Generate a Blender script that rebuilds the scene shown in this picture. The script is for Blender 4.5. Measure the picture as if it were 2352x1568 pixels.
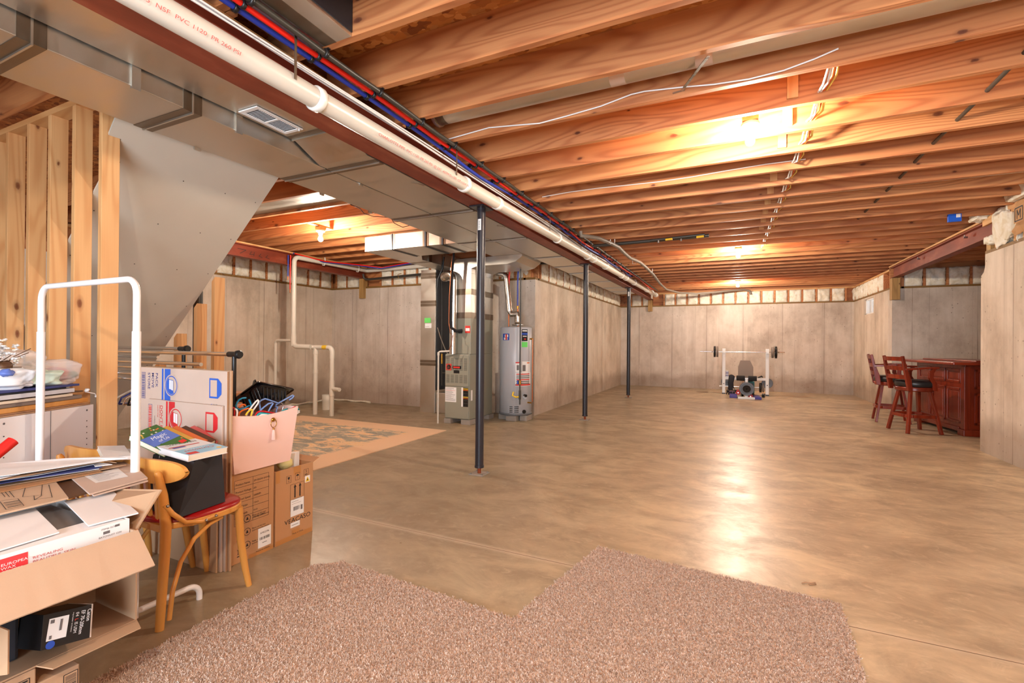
import bpy, math, random
from mathutils import Vector, Matrix, noise
import numpy as np
for o in list(bpy.data.objects): bpy.data.objects.remove(o)
scn = bpy.context.scene
COL = scn.collection
# ---------------------------------------------------------------- camera
CAM = Vector((0.0, 0.0, 1.25)); FPX = 1079.54; YAW, PITCH, ROLL = 0.43916, 0.0023, 0.0081
_f = Vector((-math.sin(YAW)*math.cos(PITCH), math.cos(YAW)*math.cos(PITCH), math.sin(PITCH)))
_r0 = Vector((math.cos(YAW), math.sin(YAW), 0)); _u0 = _r0.cross(_f)
_r = _r0*math.cos(ROLL) + _u0*math.sin(ROLL); _u = -_r0*math.sin(ROLL) + _u0*math.cos(ROLL)
cd = bpy.data.cameras.new('camera'); cam = bpy.data.objects.new('camera', cd); COL.objects.link(cam)
cd.sensor_width = 36.0; cd.lens = FPX/2352*36; cd.clip_start = 0.05; cd.clip_end = 100
mw = Matrix.Identity(4)
for i in range(3):
    mw[i][0] = _r[i]; mw[i][1] = _u[i]; mw[i][2] = -_f[i]; mw[i][3] = CAM[i]
cam.matrix_world = mw
scn.camera = cam
def _ray(x, y): return _f + _r*((x-1176)/FPX) - _u*((y-784)/FPX)
def pz(x, y, z): d = _ray(x, y); return CAM + d*((z-CAM.z)/d.z)     # a point of the photo on a height
def py(x, y, Y): d = _ray(x, y); return CAM + d*(Y/d.y)              # ... on a plane across the room
def px(x, y, X): d = _ray(x, y); return CAM + d*(X/d.x)              # ... on a plane along the room
# ---------------------------------------------------------------- look
w = bpy.data.worlds.new('world'); scn.world = w; w.use_nodes = True
w.node_tree.nodes['Background'].inputs[0].default_value = (0.75, 0.87, 1.0, 1)
w.node_tree.nodes['Background'].inputs[1].default_value = 1.5
scn.view_settings.view_transform = 'Standard'; scn.view_settings.look = 'None'
scn.view_settings.gamma = 1; scn.view_settings.use_curve_mapping = False
scn.view_settings.exposure = 1.15
BULB = 1450.0          # emission of the bulbs
FILL = 130.0           # strength of the cool fill light added behind the camera
BULBS = [(0.10, 3.65, 2.67), (0.07, 8.33, 2.67), (0.10, 12.55, 2.67), (0.10, -0.75, 2.67)]
LEFT_BULBS = [(-4.93, 4.53, 2.60)]
ld = bpy.data.lights.new('rear_fill', 'AREA'); ld.shape = 'RECTANGLE'; ld.size = 3.4; ld.size_y = 1.9  # added area light, cool fill for the foreground from behind the camera
ld.energy = FILL; ld.color = (0.72, 0.86, 1.0)
lo = bpy.data.objects.new('rear_fill', ld); COL.objects.link(lo)
lo.location = (-0.4, -2.72, 1.25); lo.rotation_euler = (math.radians(90), 0, 0)   # faces +Y
# ---------------------------------------------------------------- helpers
def lin(c):
    return tuple((v/255/12.92 if v/255 <= 0.04045 else ((v/255+0.055)/1.055)**2.4) for v in c)
MATS = {}
def base_mat(name):
    m = bpy.data.materials.new(name); m.use_nodes = True; nt = m.node_tree
    MATS[name] = m
    return m, nt, nt.nodes['Principled BSDF']
def N(nt, t, **kw):
    n = nt.nodes.new(t)
    for k, v in kw.items():
        if k.startswith('i_'):
            key = k[2:]
            n.inputs[int(key) if key.isdigit() else key].default_value = v
        else: setattr(n, k, v)
    return n
def L(nt, a, b): nt.links.new(a, b)
def ramp(nt, fac, stops, interp='LINEAR'):
    n = nt.nodes.new('ShaderNodeValToRGB'); cr = n.color_ramp; cr.interpolation = interp
    while len(cr.elements) > 1: cr.elements.remove(cr.elements[-1])
    cr.elements[0].position = stops[0][0]; cr.elements[0].color = (*stops[0][1], 1)
    for p, c in stops[1:]:
        e = cr.elements.new(p); e.color = (*c, 1)
    L(nt, fac, n.inputs[0]); return n.outputs[0]
def mix(nt, fac, a, b, mode='MIX'):
    n = nt.nodes.new('ShaderNodeMix'); n.data_type = 'RGBA'; n.blend_type = mode
    for s, i in ((fac, 0), (a, 6), (b, 7)):
        if isinstance(s, (int, float)): n.inputs[i].default_value = s
        elif isinstance(s, tuple): n.inputs[i].default_value = (*s, 1)
        else: L(nt, s, n.inputs[i])
    return n.outputs[2]
def math_(nt, op, a, b=None):
    n = nt.nodes.new('ShaderNodeMath'); n.operation = op
    for i, s in enumerate((a, b)):
        if s is None: continue
        if isinstance(s, (int, float)): n.inputs[i].default_value = s
        else: L(nt, s, n.inputs[i])
    return n.outputs[0]
def coords(nt, scale=(1, 1, 1), rnd=0.0, loc=(0, 0, 0)):
    tc = nt.nodes.new('ShaderNodeTexCoord'); v = tc.outputs['Object']
    if rnd:
        oi = nt.nodes.new('ShaderNodeObjectInfo')
        cm = nt.nodes.new('ShaderNodeVectorMath'); cm.operation = 'SCALE'; cm.inputs[0].default_value = (rnd, rnd*0.7, rnd*1.3)
        L(nt, oi.outputs['Random'], cm.inputs['Scale'])
        ad = nt.nodes.new('ShaderNodeVectorMath'); ad.operation = 'ADD'
        L(nt, v, ad.inputs[0]); L(nt, cm.outputs[0], ad.inputs[1]); v = ad.outputs[0]
    mp = nt.nodes.new('ShaderNodeMapping'); mp.inputs['Scale'].default_value = scale; mp.inputs['Location'].default_value = loc
    L(nt, v, mp.inputs[0]); return mp.outputs[0]
def noise_(nt, vec, scale=1.0, detail=3.0, rough=0.5, dist=0.0):
    n = nt.nodes.new('ShaderNodeTexNoise'); n.inputs['Scale'].default_value = scale
    n.inputs['Detail'].default_value = detail; n.inputs['Roughness'].default_value = rough; n.inputs['Distortion'].default_value = dist
    L(nt, vec, n.inputs['Vector']); return n.outputs['Fac']
def bump(nt, bsdf, h, strength=0.3, dist=0.01):
    b = nt.nodes.new('ShaderNodeBump'); b.inputs['Strength'].default_value = strength; b.inputs['Distance'].default_value = dist
    L(nt, h, b.inputs['Height']); L(nt, b.outputs[0], bsdf.inputs['Normal'])
def plain(name, rgb, rough=0.5, metal=0.0, var=0.0, spec=None, emit=None, coat=0.0):
    m, nt, b = base_mat(name); c = lin(rgb)
    b.inputs['Base Color'].default_value = (*c, 1); b.inputs['Roughness'].default_value = rough; b.inputs['Metallic'].default_value = metal
    if spec is not None: b.inputs['Specular IOR Level'].default_value = spec
    if coat: b.inputs['Coat Weight'].default_value = coat
    if var:
        n = noise_(nt, coords(nt, (1, 1, 1), 5.0), 6.0, 4.0)
        L(nt, mix(nt, n, tuple(v*(1-var) for v in c), tuple(min(1, v*(1+var)) for v in c)), b.inputs['Base Color'])
    if emit:
        b.inputs['Emission Color'].default_value = (*lin(emit[0]), 1); b.inputs['Emission Strength'].default_value = emit[1]
    return m
def wood(name, light, dark, axis=0, ring=34.0, knot=0.6, rough=0.6, knotcol=(92, 44, 24), hue=0.25):
    m, nt, b = base_mat(name)
    sc = [5.0, 5.0, 5.0]; sc[axis] = 0.55
    v = coords(nt, tuple(sc), 9.0)
    n1 = noise_(nt, v, 0.8, 1.5, 0.4, 0.35)
    s = math_(nt, 'SINE', math_(nt, 'MULTIPLY', n1, ring*2.2))
    s = math_(nt, 'ADD', math_(nt, 'MULTIPLY', s, 0.5), 0.5)
    s = math_(nt, 'POWER', s, 2.2)
    sc2 = [130.0, 130.0, 130.0]; sc2[axis] = 3.0
    n2 = noise_(nt, coords(nt, tuple(sc2), 9.0), 1.0, 2.0)
    sc3 = [2.0, 2.0, 2.0]; sc3[axis] = 0.5
    n3 = noise_(nt, coords(nt, tuple(sc3), 14.0), 1.0, 2.0)
    a, d = lin(light), lin(dark)
    mid = tuple(0.45*x+0.55*y for x, y in zip(a, d))
    c = mix(nt, s, a, mid)
    c = mix(nt, math_(nt, 'MULTIPLY', n2, 0.35), c, d)
    c = mix(nt, math_(nt, 'MULTIPLY', ramp(nt, n3, [(0.35, (0, 0, 0)), (0.7, (1, 1, 1))]), 0.35), c, d)
    oi = nt.nodes.new('ShaderNodeObjectInfo')
    c = mix(nt, math_(nt, 'MULTIPLY', oi.outputs['Random'], hue), c, d)
    # knots
    sx = nt.nodes.new('ShaderNodeSeparateXYZ'); L(nt, coords(nt, (1, 1, 1), 11.0), sx.inputs[0])
    oth = [i for i in range(3) if i != axis]; cb = nt.nodes.new('ShaderNodeCombineXYZ')
    L(nt, math_(nt, 'MULTIPLY', sx.outputs[axis], 2.6), cb.inputs[0]); L(nt, math_(nt, 'MULTIPLY', math_(nt, 'ADD', sx.outputs[oth[0]], sx.outputs[oth[1]]), 5.5), cb.inputs[1])
    vo = nt.nodes.new('ShaderNodeTexVoronoi'); vo.voronoi_dimensions = '2D'; vo.inputs['Scale'].default_value = 1.0; vo.inputs['Randomness'].default_value = 1.0
    L(nt, cb.outputs[0], vo.inputs['Vector'])
    sep = nt.nodes.new('ShaderNodeSeparateColor'); L(nt, vo.outputs['Color'], sep.inputs[0])
    wn = noise_(nt, cb.outputs[0], 9.0, 2.0)
    kd = ramp(nt, math_(nt, 'DIVIDE', math_(nt, 'ADD', vo.outputs['Distance'], math_(nt, 'MULTIPLY', math_(nt, 'SUBTRACT', wn, 0.5), 0.06)), math_(nt, 'ADD', sep.outputs[1], 0.35)), [(0.0, (1, 1, 1)), (0.05, (0.85, 0.85, 0.85)), (0.075, (0.3, 0.3, 0.3)), (0.15, (0, 0, 0))])
    sep = nt.nodes.new('ShaderNodeSeparateColor'); L(nt, vo.outputs['Color'], sep.inputs[0])
    gate = math_(nt, 'GREATER_THAN', sep.outputs[0], 1-knot)
    c = mix(nt, math_(nt, 'MULTIPLY', kd, gate), c, lin(knotcol)) if knot > 0 else c
    L(nt, c, b.inputs['Base Color']); b.inputs['Roughness'].default_value = rough
    bump(nt, b, s, 0.12, 0.002)
    return m
def concrete_wall(name, axis, c1, c2, c3):
    m, nt, b = base_mat(name)
    tc = nt.nodes.new('ShaderNodeTexCoord'); sp = nt.nodes.new('ShaderNodeSeparateXYZ'); L(nt, tc.outputs['Object'], sp.inputs[0])
    u = sp.outputs[axis]; z = sp.outputs[2]
    n1 = noise_(nt, coords(nt, (1, 1, 0.7)), 1.5, 8.0, 0.68)
    c = ramp(nt, n1, [(0.32, lin(c3)), (0.47, lin(c2)), (0.62, lin(c1))])
    # streaks running down the face
    st = noise_(nt, coords(nt, (7, 7, 0.35)), 1.0, 5.0, 0.65)
    c = mix(nt, math_(nt, 'MULTIPLY', ramp(nt, st, [(0.5, (0, 0, 0)), (0.72, (1, 1, 1))]), 0.42), c, lin(c3))
    c = mix(nt, math_(nt, 'MULTIPLY', ramp(nt, st, [(0.28, (1, 1, 1)), (0.4, (0, 0, 0))]), 0.35), c, lin(tuple(min(255, v+22) for v in c1)))
    # form board joints
    wob = math_(nt, 'MULTIPLY', noise_(nt, coords(nt, (3, 3, 2)), 1.0, 2.0), 0.012)
    def seam(period, off, width, amt, c):
        f = math_(nt, 'FRACT', math_(nt, 'DIVIDE', math_(nt, 'ADD', math_(nt, 'ADD', u, wob), off), period))
        d = math_(nt, 'ABSOLUTE', math_(nt, 'SUBTRACT', f, 0.5))
        l = math_(nt, 'LESS_THAN', d, width/period)
        brk = ramp(nt, noise_(nt, coords(nt, (2, 2, 1.1), 0, (period*7, 0, 0)), 1.0, 3.0), [(0.35, (0.25, 0.25, 0.25)), (0.6, (1, 1, 1))])
        c2_ = mix(nt, math_(nt, 'MULTIPLY', math_(nt, 'MULTIPLY', l, brk), amt), c, lin((112, 90, 72)))
        g = ramp(nt, d, [(0.0, (1, 1, 1)), (0.07, (0, 0, 0))])
        return mix(nt, math_(nt, 'MULTIPLY', math_(nt, 'MULTIPLY', g, brk), amt*0.3), c2_, lin(c3))
    c = seam(0.93, 0.2, 0.005, 0.85, c)
    c = seam(0.61, 0.05, 0.0025, 0.5, c)
    # pour line
    # bug holes
    for scv, th in ((14.0, 0.13), (38.0, 0.14)):
        vo = nt.nodes.new('ShaderNodeTexVoronoi'); vo.inputs['Scale'].default_value = scv
        L(nt, coords(nt, (1, 1, 1), 0, (scv, 0, 3)), vo.inputs['Vector'])
        sep = nt.nodes.new('ShaderNodeSeparateColor'); L(nt, vo.outputs['Color'], sep.inputs[0])
        h = math_(nt, 'MULTIPLY', math_(nt, 'LESS_THAN', vo.outputs['Distance'], th), math_(nt, 'GREATER_THAN', sep.outputs[0], 0.62))
        patch = ramp(nt, noise_(nt, coords(nt, (1, 1, 1), 0, (scv*2, 4, 1)), 1.6, 2.0), [(0.45, (0, 0, 0)), (0.6, (1, 1, 1))])
        c = mix(nt, math_(nt, 'MULTIPLY', math_(nt, 'MULTIPLY', h, patch), 0.6), c, lin((95, 75, 60)))
    # damp stain along the slab
    low = ramp(nt, math_(nt, 'ADD', z, math_(nt, 'MULTIPLY', noise_(nt, coords(nt, (1.2, 1.2, 1.2)), 2.0, 4.0), -0.5)), [(-0.0, (1, 1, 1)), (0.22, (0, 0, 0))])
    c = mix(nt, math_(nt, 'MULTIPLY', low, 0.45), c, lin((128, 100, 78)))
    L(nt, c, b.inputs['Base Color']); b.inputs['Roughness'].default_value = 0.82
    bump(nt, b, n1, 0.25, 0.01)
    return m
def cardboard(name, rgb, rough=0.75):
    m, nt, b = base_mat(name); c = lin(rgb)
    n = noise_(nt, coords(nt, (1, 1, 1), 4.0), 5.0, 4.0)
    f = noise_(nt, coords(nt, (300, 300, 12)), 1.0, 1.0)
    cc = mix(nt, n, tuple(v*0.88 for v in c), tuple(min(1, v*1.08) for v in c))
    cc = mix(nt, math_(nt, 'MULTIPLY', f, 0.1), cc, tuple(v*0.6 for v in c))
    L(nt, cc, b.inputs['Base Color']); b.inputs['Roughness'].default_value = rough
    return m
class MB:
    def __init__(s): s.v = []; s.f = []; s.mi = []; s.sm = []; s.mats = []
    def add(s, vs, fs, mat, smooth=False):
        if isinstance(mat, str): mat = MATS[mat]
        if mat not in s.mats: s.mats.append(mat)
        k = s.mats.index(mat); o = len(s.v)
        s.v += [tuple(p) for p in vs]
        for f in fs: s.f.append(tuple(i+o for i in f)); s.mi.append(k); s.sm.append(smooth)
        return s
    def box(s, a, b, mat):
        x0, y0, z0 = (min(a[i], b[i]) for i in range(3)); x1, y1, z1 = (max(a[i], b[i]) for i in range(3))
        vs = [(x0, y0, z0), (x1, y0, z0), (x1, y1, z0), (x0, y1, z0), (x0, y0, z1), (x1, y0, z1), (x1, y1, z1), (x0, y1, z1)]
        return s.add(vs, [(3, 2, 1, 0), (4, 5, 6, 7), (0, 1, 5, 4), (1, 2, 6, 5), (2, 3, 7, 6), (3, 0, 4, 7)], mat)
    def obox(s, o, u, v, n, mat):            # a box from a corner and three edge vectors
        o, u, v, n = Vector(o), Vector(u), Vector(v), Vector(n)
        if u.cross(v).dot(n) < 0: u, v = v, u
        vs = [o, o+u, o+u+v, o+v, o+n, o+u+n, o+u+v+n, o+v+n]
        return s.add(vs, [(3, 2, 1, 0), (4, 5, 6, 7), (0, 1, 5, 4), (1, 2, 6, 5), (2, 3, 7, 6), (3, 0, 4, 7)], mat)
    def prism(s, poly, off, mat, smooth=False):
        n = len(poly); off = Vector(off); vs = [Vector(p) for p in poly]
        c = sum(vs, Vector())/n; nn = Vector()
        for i in range(n): nn += (vs[i]-c).cross(vs[(i+1) % n]-c)
        if nn.dot(off) > 0: vs = vs[::-1]
        vs = vs+[p+off for p in vs]
        fs = [tuple(range(n)), tuple(range(2*n-1, n-1, -1))]+[((i+1) % n, i, i+n, (i+1) % n+n) for i in range(n)]
        return s.add(vs, fs, mat, smooth)
    def bar(s, p0, p1, w, h, mat, up=(0, 0, 1)):   # straight bar of rectangular section
        p0, p1 = Vector(p0), Vector(p1); d = (p1-p0).normalized(); up = Vector(up)
        side = d.cross(up).normalized(); up = side.cross(d)
        return s.obox(p0-side*w/2-up*h/2, side*w, up*h, p1-p0, mat)
    def cyl(s, p0, p1, r, mat, r1=None, n=16, caps=True, smooth=True):
        p0, p1 = Vector(p0), Vector(p1); r1 = r if r1 is None else r1
        d = (p1-p0).normalized(); a = Vector((0, 0, 1)) if abs(d.z) < 0.9 else Vector((1, 0, 0))
        u = d.cross(a).normalized(); v = d.cross(u)
        vs = []
        for p, rr in ((p0, r), (p1, r1)):
            for i in range(n): t = 2*math.pi*i/n; vs.append(p+u*math.cos(t)*rr+v*math.sin(t)*rr)
        s.add(vs, [(i+n, (i+1) % n+n, (i+1) % n, i) for i in range(n)], mat, smooth)
        if caps: s.add(vs, [tuple(range(n)), tuple(range(2*n-1, n-1, -1))], mat, False)
        return s
    def tube(s, pts, r, mat, n=10, caps=True, flat=1.0):
        pts = [Vector(p) for p in pts]; m = len(pts)
        rs = r if isinstance(r, (list, tuple)) else [r]*m
        d0 = (pts[1]-pts[0]).normalized(); a = Vector((0, 0, 1)) if abs(d0.z) < 0.9 else Vector((1, 0, 0))
        u = (a-d0*a.dot(d0)).normalized(); vs = []
        for k in range(m):
            d = (pts[min(k+1, m-1)]-pts[max(k-1, 0)]).normalized()
            u = (u-d*u.dot(d)).normalized(); v = d.cross(u)
            for i in range(n):
                t = 2*math.pi*i/n; vs.append(pts[k]+u*math.cos(t)*rs[k]+v*math.sin(t)*rs[k]*flat)
        fs = [(k*n+i, k*n+(i+1) % n, (k+1)*n+(i+1) % n, (k+1)*n+i) for k in range(m-1) for i in range(n)]
        s.add(vs, fs, mat, True)
        if caps: s.add(vs, [tuple(range(n-1, -1, -1)), tuple(range((m-1)*n, m*n))], mat, False)
        return s
    def lathe(s, prof, c, mat, n=24, axis=(0, 0, 1)):
        c = Vector(c); ax = Vector(axis).normalized(); a = Vector((1, 0, 0)) if abs(ax.x) < 0.9 else Vector((0, 1, 0))
        u = (a-ax*a.dot(ax)).normalized(); v = ax.cross(u); m = len(prof); vs = []
        for r, h in prof:
            for i in range(n): t = 2*math.pi*i/n; vs.append(c+ax*h+u*math.cos(t)*r+v*math.sin(t)*r)
        fs = [(k*n+i, k*n+(i+1) % n, (k+1)*n+(i+1) % n, (k+1)*n+i) for k in range(m-1) for i in range(n)]
        s.add(vs, fs, mat, True)
        s.add(vs, [tuple(range(n-1, -1, -1)), tuple(range((m-1)*n, m*n))], mat, False)
        return s
    def ball(s, c, r, mat, sc=(1, 1, 1), nu=12, nv=8, jit=0.0, seed=0):
        c = Vector(c); vs = []; rr = random.Random(seed)
        for j in range(1, nv):
            ph = math.pi*j/nv
            for i in range(nu):
                t = 2*math.pi*i/nu; k = 1+jit*(rr.random()-0.5)
                vs.append(c+Vector((math.cos(t)*math.sin(ph)*r*sc[0]*k, math.sin(t)*math.sin(ph)*r*sc[1]*k, math.cos(ph)*r*sc[2]*k)))
        o = len(vs); vs += [c+Vector((0, 0, r*sc[2])), c-Vector((0, 0, r*sc[2]))]
        fs = [(j*nu+i, (j+1)*nu+i, (j+1)*nu+(i+1) % nu, j*nu+(i+1) % nu) for j in range(nv-2) for i in range(nu)]
        fs += [(o, i, (i+1) % nu) for i in range(nu)]+[(o+1, (nv-2)*nu+(i+1) % nu, (nv-2)*nu+i) for i in range(nu)]
        return s.add(vs, fs, mat, True)
    def quad(s, a, b, c, d, mat): return s.add([a, b, c, d], [(0, 1, 2, 3)], mat)
    def sheet(s, pts, th, mat):              # a thin board from a planar outline
        p = [Vector(q) for q in pts]; n = (p[1]-p[0]).cross(p[2]-p[0]).normalized()
        return s.prism(p, n*th, mat)
    def rect(s, o, u, v, w, h, mat, lift=0.0006):   # printed patch on a face: centre-free, from corner o
        o, u, v = Vector(o), Vector(u), Vector(v); n = u.cross(v).normalized()*lift
        return s.add([o+n, o+u*w+n, o+u*w+v*h+n, o+v*h+n], [(0, 1, 2, 3)], mat)
    def line(s, a, b, w, nrm, mat, lift=0.0007):
        a, b, nrm = Vector(a), Vector(b), Vector(nrm).normalized(); d = (b-a).normalized(); t = nrm.cross(d)*w/2; n = nrm*lift
        return s.add([a-t+n, b-t+n, b+t+n, a+t+n], [(0, 1, 2, 3)], mat)
    def text(s, txt, o, u, v, size, mat, align='LEFT', sx=1.0, lift=0.0008, bold=0.0, shear=0.0):
        bold = min(bold, 0.004)
        o, u, v = Vector(o), Vector(u).normalized(), Vector(v).normalized(); n = u.cross(v)*lift
        cu = bpy.data.curves.new('t', 'FONT'); cu.body = txt; cu.size = 1.0; cu.align_x = align; cu.offset = bold; cu.shear = shear
        cu.resolution_u = 3
        ob = bpy.data.objects.new('t', cu); COL.objects.link(ob)
        bpy.context.view_layer.update()
        me = bpy.data.meshes.new_from_object(ob.evaluated_get(bpy.context.evaluated_depsgraph_get()))
        vs = [o+u*(q.co.x*size*sx)+v*(q.co.y*size)+n for q in me.vertices]
        fs = []
        for p in me.polygons:
            idx = list(p.vertices)
            fs.append(tuple(idx if p.normal.z > 0 else idx[::-1]))
        bpy.data.objects.remove(ob); bpy.data.curves.remove(cu); bpy.data.meshes.remove(me)
        return s.add(vs, fs, mat)
    def xf(s, M, start=0):
        for i in range(start, len(s.v)): s.v[i] = tuple(M @ Vector(s.v[i]))
        return s
    def build(s, name, parent=None, bevel=0.0, world=False, subsurf=0, solid=0.0):
        vs = [Vector(p) for p in s.v]
        if parent is not None: org = OFF[parent.name]
        elif world: org = Vector()
        else:
            xs = [p.x for p in vs]; ys = [p.y for p in vs]
            org = Vector(((min(xs)+max(xs))/2, (min(ys)+max(ys))/2, min(p.z for p in vs)))
        me = bpy.data.meshes.new(name); me.from_pydata([tuple(p-org) for p in vs], [], s.f)
        for m in s.mats: me.materials.append(m)
        me.polygons.foreach_set('material_index', s.mi); me.polygons.foreach_set('use_smooth', s.sm)
        me.update()
        o = bpy.data.objects.new(name, me); COL.objects.link(o)
        if parent is not None: o.parent = parent; OFF[o.name] = org
        else: o.location = org; OFF[o.name] = org
        if solid:
            md = o.modifiers.new('solid', 'SOLIDIFY'); md.thickness = solid; md.offset = 0
        if bevel:
            md = o.modifiers.new('bevel', 'BEVEL'); md.width = bevel; md.segments = 2; md.limit_method = 'ANGLE'; md.angle_limit = 0.6
        if subsurf:
            md = o.modifiers.new('sub', 'SUBSURF'); md.levels = subsurf; md.render_levels = subsurf
        return o
OFF = {}
def tag(o, label, cat, group=None, kind=None):
    o['label'] = label; o['category'] = cat
    if group: o['group'] = group
    if kind: o['kind'] = kind
    return o
def struct(o): o['kind'] = 'structure'; return o
def thing(name, loc, label, cat, group=None, rz=0.0):
    o = bpy.data.objects.new(name, None); COL.objects.link(o); o.location = loc; o.empty_display_size = 0.1
    o.rotation_euler = (0, 0, rz); OFF[o.name] = Vector(loc)
    return tag(o, label, cat, group)
def dup(root, loc=None, rz=None, label=None, parent=None):
    c = root.copy(); COL.objects.link(c)
    if parent is not None: c.parent = parent
    if loc is not None: c.location = loc
    if rz is not None: c.rotation_euler = (0, 0, rz)
    if label: c['label'] = label
    for ch in list(root.children): dup(ch, parent=c)
    return c
ORL = ['first', 'second', 'third', 'fourth', 'fifth', 'sixth', 'seventh', 'eighth', 'ninth', 'tenth', 'eleventh', 'twelfth', 'thirteenth', 'fourteenth', 'fifteenth', 'sixteenth', 'seventeenth', 'eighteenth', 'nineteenth', 'twentieth']
ORD = ['nearest', 'second nearest', 'third nearest', 'fourth nearest', 'fifth nearest', 'sixth nearest', 'seventh nearest', 'eighth nearest', 'ninth nearest', 'tenth nearest',
       'eleventh nearest', 'twelfth nearest', 'thirteenth nearest', 'fourteenth nearest', 'fifteenth nearest', 'sixteenth nearest', 'seventeenth nearest', 'eighteenth nearest', 'nineteenth nearest', 'twentieth nearest',
       'twenty-first nearest', 'twenty-second nearest', 'twenty-third nearest', 'twenty-fourth nearest', 'twenty-fifth nearest', 'twenty-sixth nearest', 'twenty-seventh nearest', 'twenty-eighth nearest', 'twenty-ninth nearest', 'thirtieth nearest',
       'thirty-first nearest', 'thirty-second nearest', 'thirty-third nearest', 'thirty-fourth nearest', 'thirty-fifth nearest']
# ---------------------------------------------------------------- materials
wood('joist_wood', (218, 152, 96), (150, 78, 40), 0, 52, 0.3)
wood('plate_wood_x', (232, 184, 126), (190, 128, 70), 0, 26, 0.4)
wood('plate_wood_y', (232, 184, 126), (190, 128, 70), 1, 26, 0.4)
wood('stud_wood', (236, 186, 128), (202, 136, 78), 2, 34, 0.5, knotcol=(120, 62, 30), hue=0.2)
wood('treated_wood', (196, 156, 96), (150, 110, 60), 2, 30, 0.3)
wood('treated_plate', (150, 112, 56), (108, 76, 34), 0, 30, 0.3)
wood('cherry_wood', (150, 52, 24), (92, 24, 10), 2, 20, 0.0, rough=0.28)
wood('cherry_wood_h', (158, 58, 28), (98, 28, 12), 1, 20, 0.0, rough=0.28)
wood('beech', (226, 164, 84), (196, 128, 52), 2, 14, 0.0, rough=0.35, hue=0.0)
def osb():
    m, nt, b = base_mat('osb')
    vo = nt.nodes.new('ShaderNodeTexVoronoi'); vo.inputs['Scale'].default_value = 1.0; vo.distance = 'MANHATTAN'
    v = coords(nt, (16, 30, 20)); n = noise_(nt, v, 0.6, 2)
    L(nt, v, vo.inputs['Vector'])
    sep = nt.nodes.new('ShaderNodeSeparateColor'); L(nt, vo.outputs['Color'], sep.inputs[0])
    c = ramp(nt, sep.outputs[0], [(0.0, lin((150, 84, 34))), (0.4, lin((190, 120, 56))), (0.8, lin((214, 150, 84))), (1.0, lin((128, 66, 26)))])
    L(nt, c, b.inputs['Base Color']); b.inputs['Roughness'].default_value = 0.7
osb()
concrete_wall('concrete_x', 0, (218, 206, 194), (204, 190, 176), (176, 160, 146))
concrete_wall('concrete_y', 1, (222, 208, 192), (208, 192, 174), (180, 164, 146))
def floor_mat():
    m, nt, b = base_mat('floor_concrete')
    v = coords(nt, (1, 1, 1)); n1 = noise_(nt, v, 0.55, 5.0, 0.55, 0.3)
    n2 = noise_(nt, coords(nt, (1.0, 1.5, 1)), 2.4, 8.0, 0.68, 0.5)
    n3 = noise_(nt, coords(nt, (3, 4.5, 1)), 3.0, 6.0, 0.7, 0.8)
    c = ramp(nt, n1, [(0.34, lin((176, 156, 130))), (0.5, lin((210, 188, 154))), (0.66, lin((234, 212, 174)))])
    c = mix(nt, math_(nt, 'MULTIPLY', ramp(nt, n2, [(0.38, (1, 1, 1)), (0.62, (0, 0, 0))]), 0.68), c, lin((146, 126, 102)))
    c = mix(nt, math_(nt, 'MULTIPLY', ramp(nt, n3, [(0.54, (0, 0, 0)), (0.7, (1, 1, 1))]), 0.5), c, lin((228, 206, 174)))
    # the darker slab at the storage side (x < -1.2)
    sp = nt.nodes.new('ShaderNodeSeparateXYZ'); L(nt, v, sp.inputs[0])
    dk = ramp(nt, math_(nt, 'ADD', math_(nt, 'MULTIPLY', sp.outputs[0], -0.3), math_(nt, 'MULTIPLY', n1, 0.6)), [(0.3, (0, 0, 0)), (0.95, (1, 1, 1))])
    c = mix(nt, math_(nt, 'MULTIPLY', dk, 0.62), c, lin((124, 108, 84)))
    # saw cut joints with pale dust, across the room
    for y0 in (2.54, 7.72, 12.31):
        d = math_(nt, 'ABSOLUTE', math_(nt, 'SUBTRACT', sp.outputs[1], y0))
        dust = ramp(nt, math_(nt, 'ADD', d, math_(nt, 'MULTIPLY', n3, 0.04)), [(0.02, (1, 1, 1)), (0.06, (0, 0, 0))])
        c = mix(nt, math_(nt, 'MULTIPLY', dust, 0.45), c, lin((226, 206, 180)))
        c = mix(nt, math_(nt, 'LESS_THAN', d, 0.0028), c, lin((120, 92, 66)))
    L(nt, c, b.inputs['Base Color'])
    L(nt, ramp(nt, n2, [(0.3, (0.48, 0.48, 0.48)), (0.7, (0.27, 0.27, 0.27))]), b.inputs['Roughness'])
    b.inputs['Specular IOR Level'].default_value = 0.6
    bump(nt, b, n2, 0.05, 0.006)
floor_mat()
def carpet_mat():
    m, nt, b = base_mat('carpet')
    n = noise_(nt, coords(nt, (1, 1, 1)), 95.0, 2.0, 0.6); n2 = noise_(nt, coords(nt, (1, 1, 1)), 3.0, 3.0)
    c = ramp(nt, n, [(0.3, lin((160, 128, 108))), (0.5, lin((204, 178, 158))), (0.68, lin((234, 216, 200)))])
    c = mix(nt, math_(nt, 'MULTIPLY', n2, 0.3), c, lin((188, 158, 138)))
    L(nt, c, b.inputs['Base Color']); b.inputs['Roughness'].default_value = 0.95; b.inputs['Specular IOR Level'].default_value = 0.1
carpet_mat()
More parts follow.
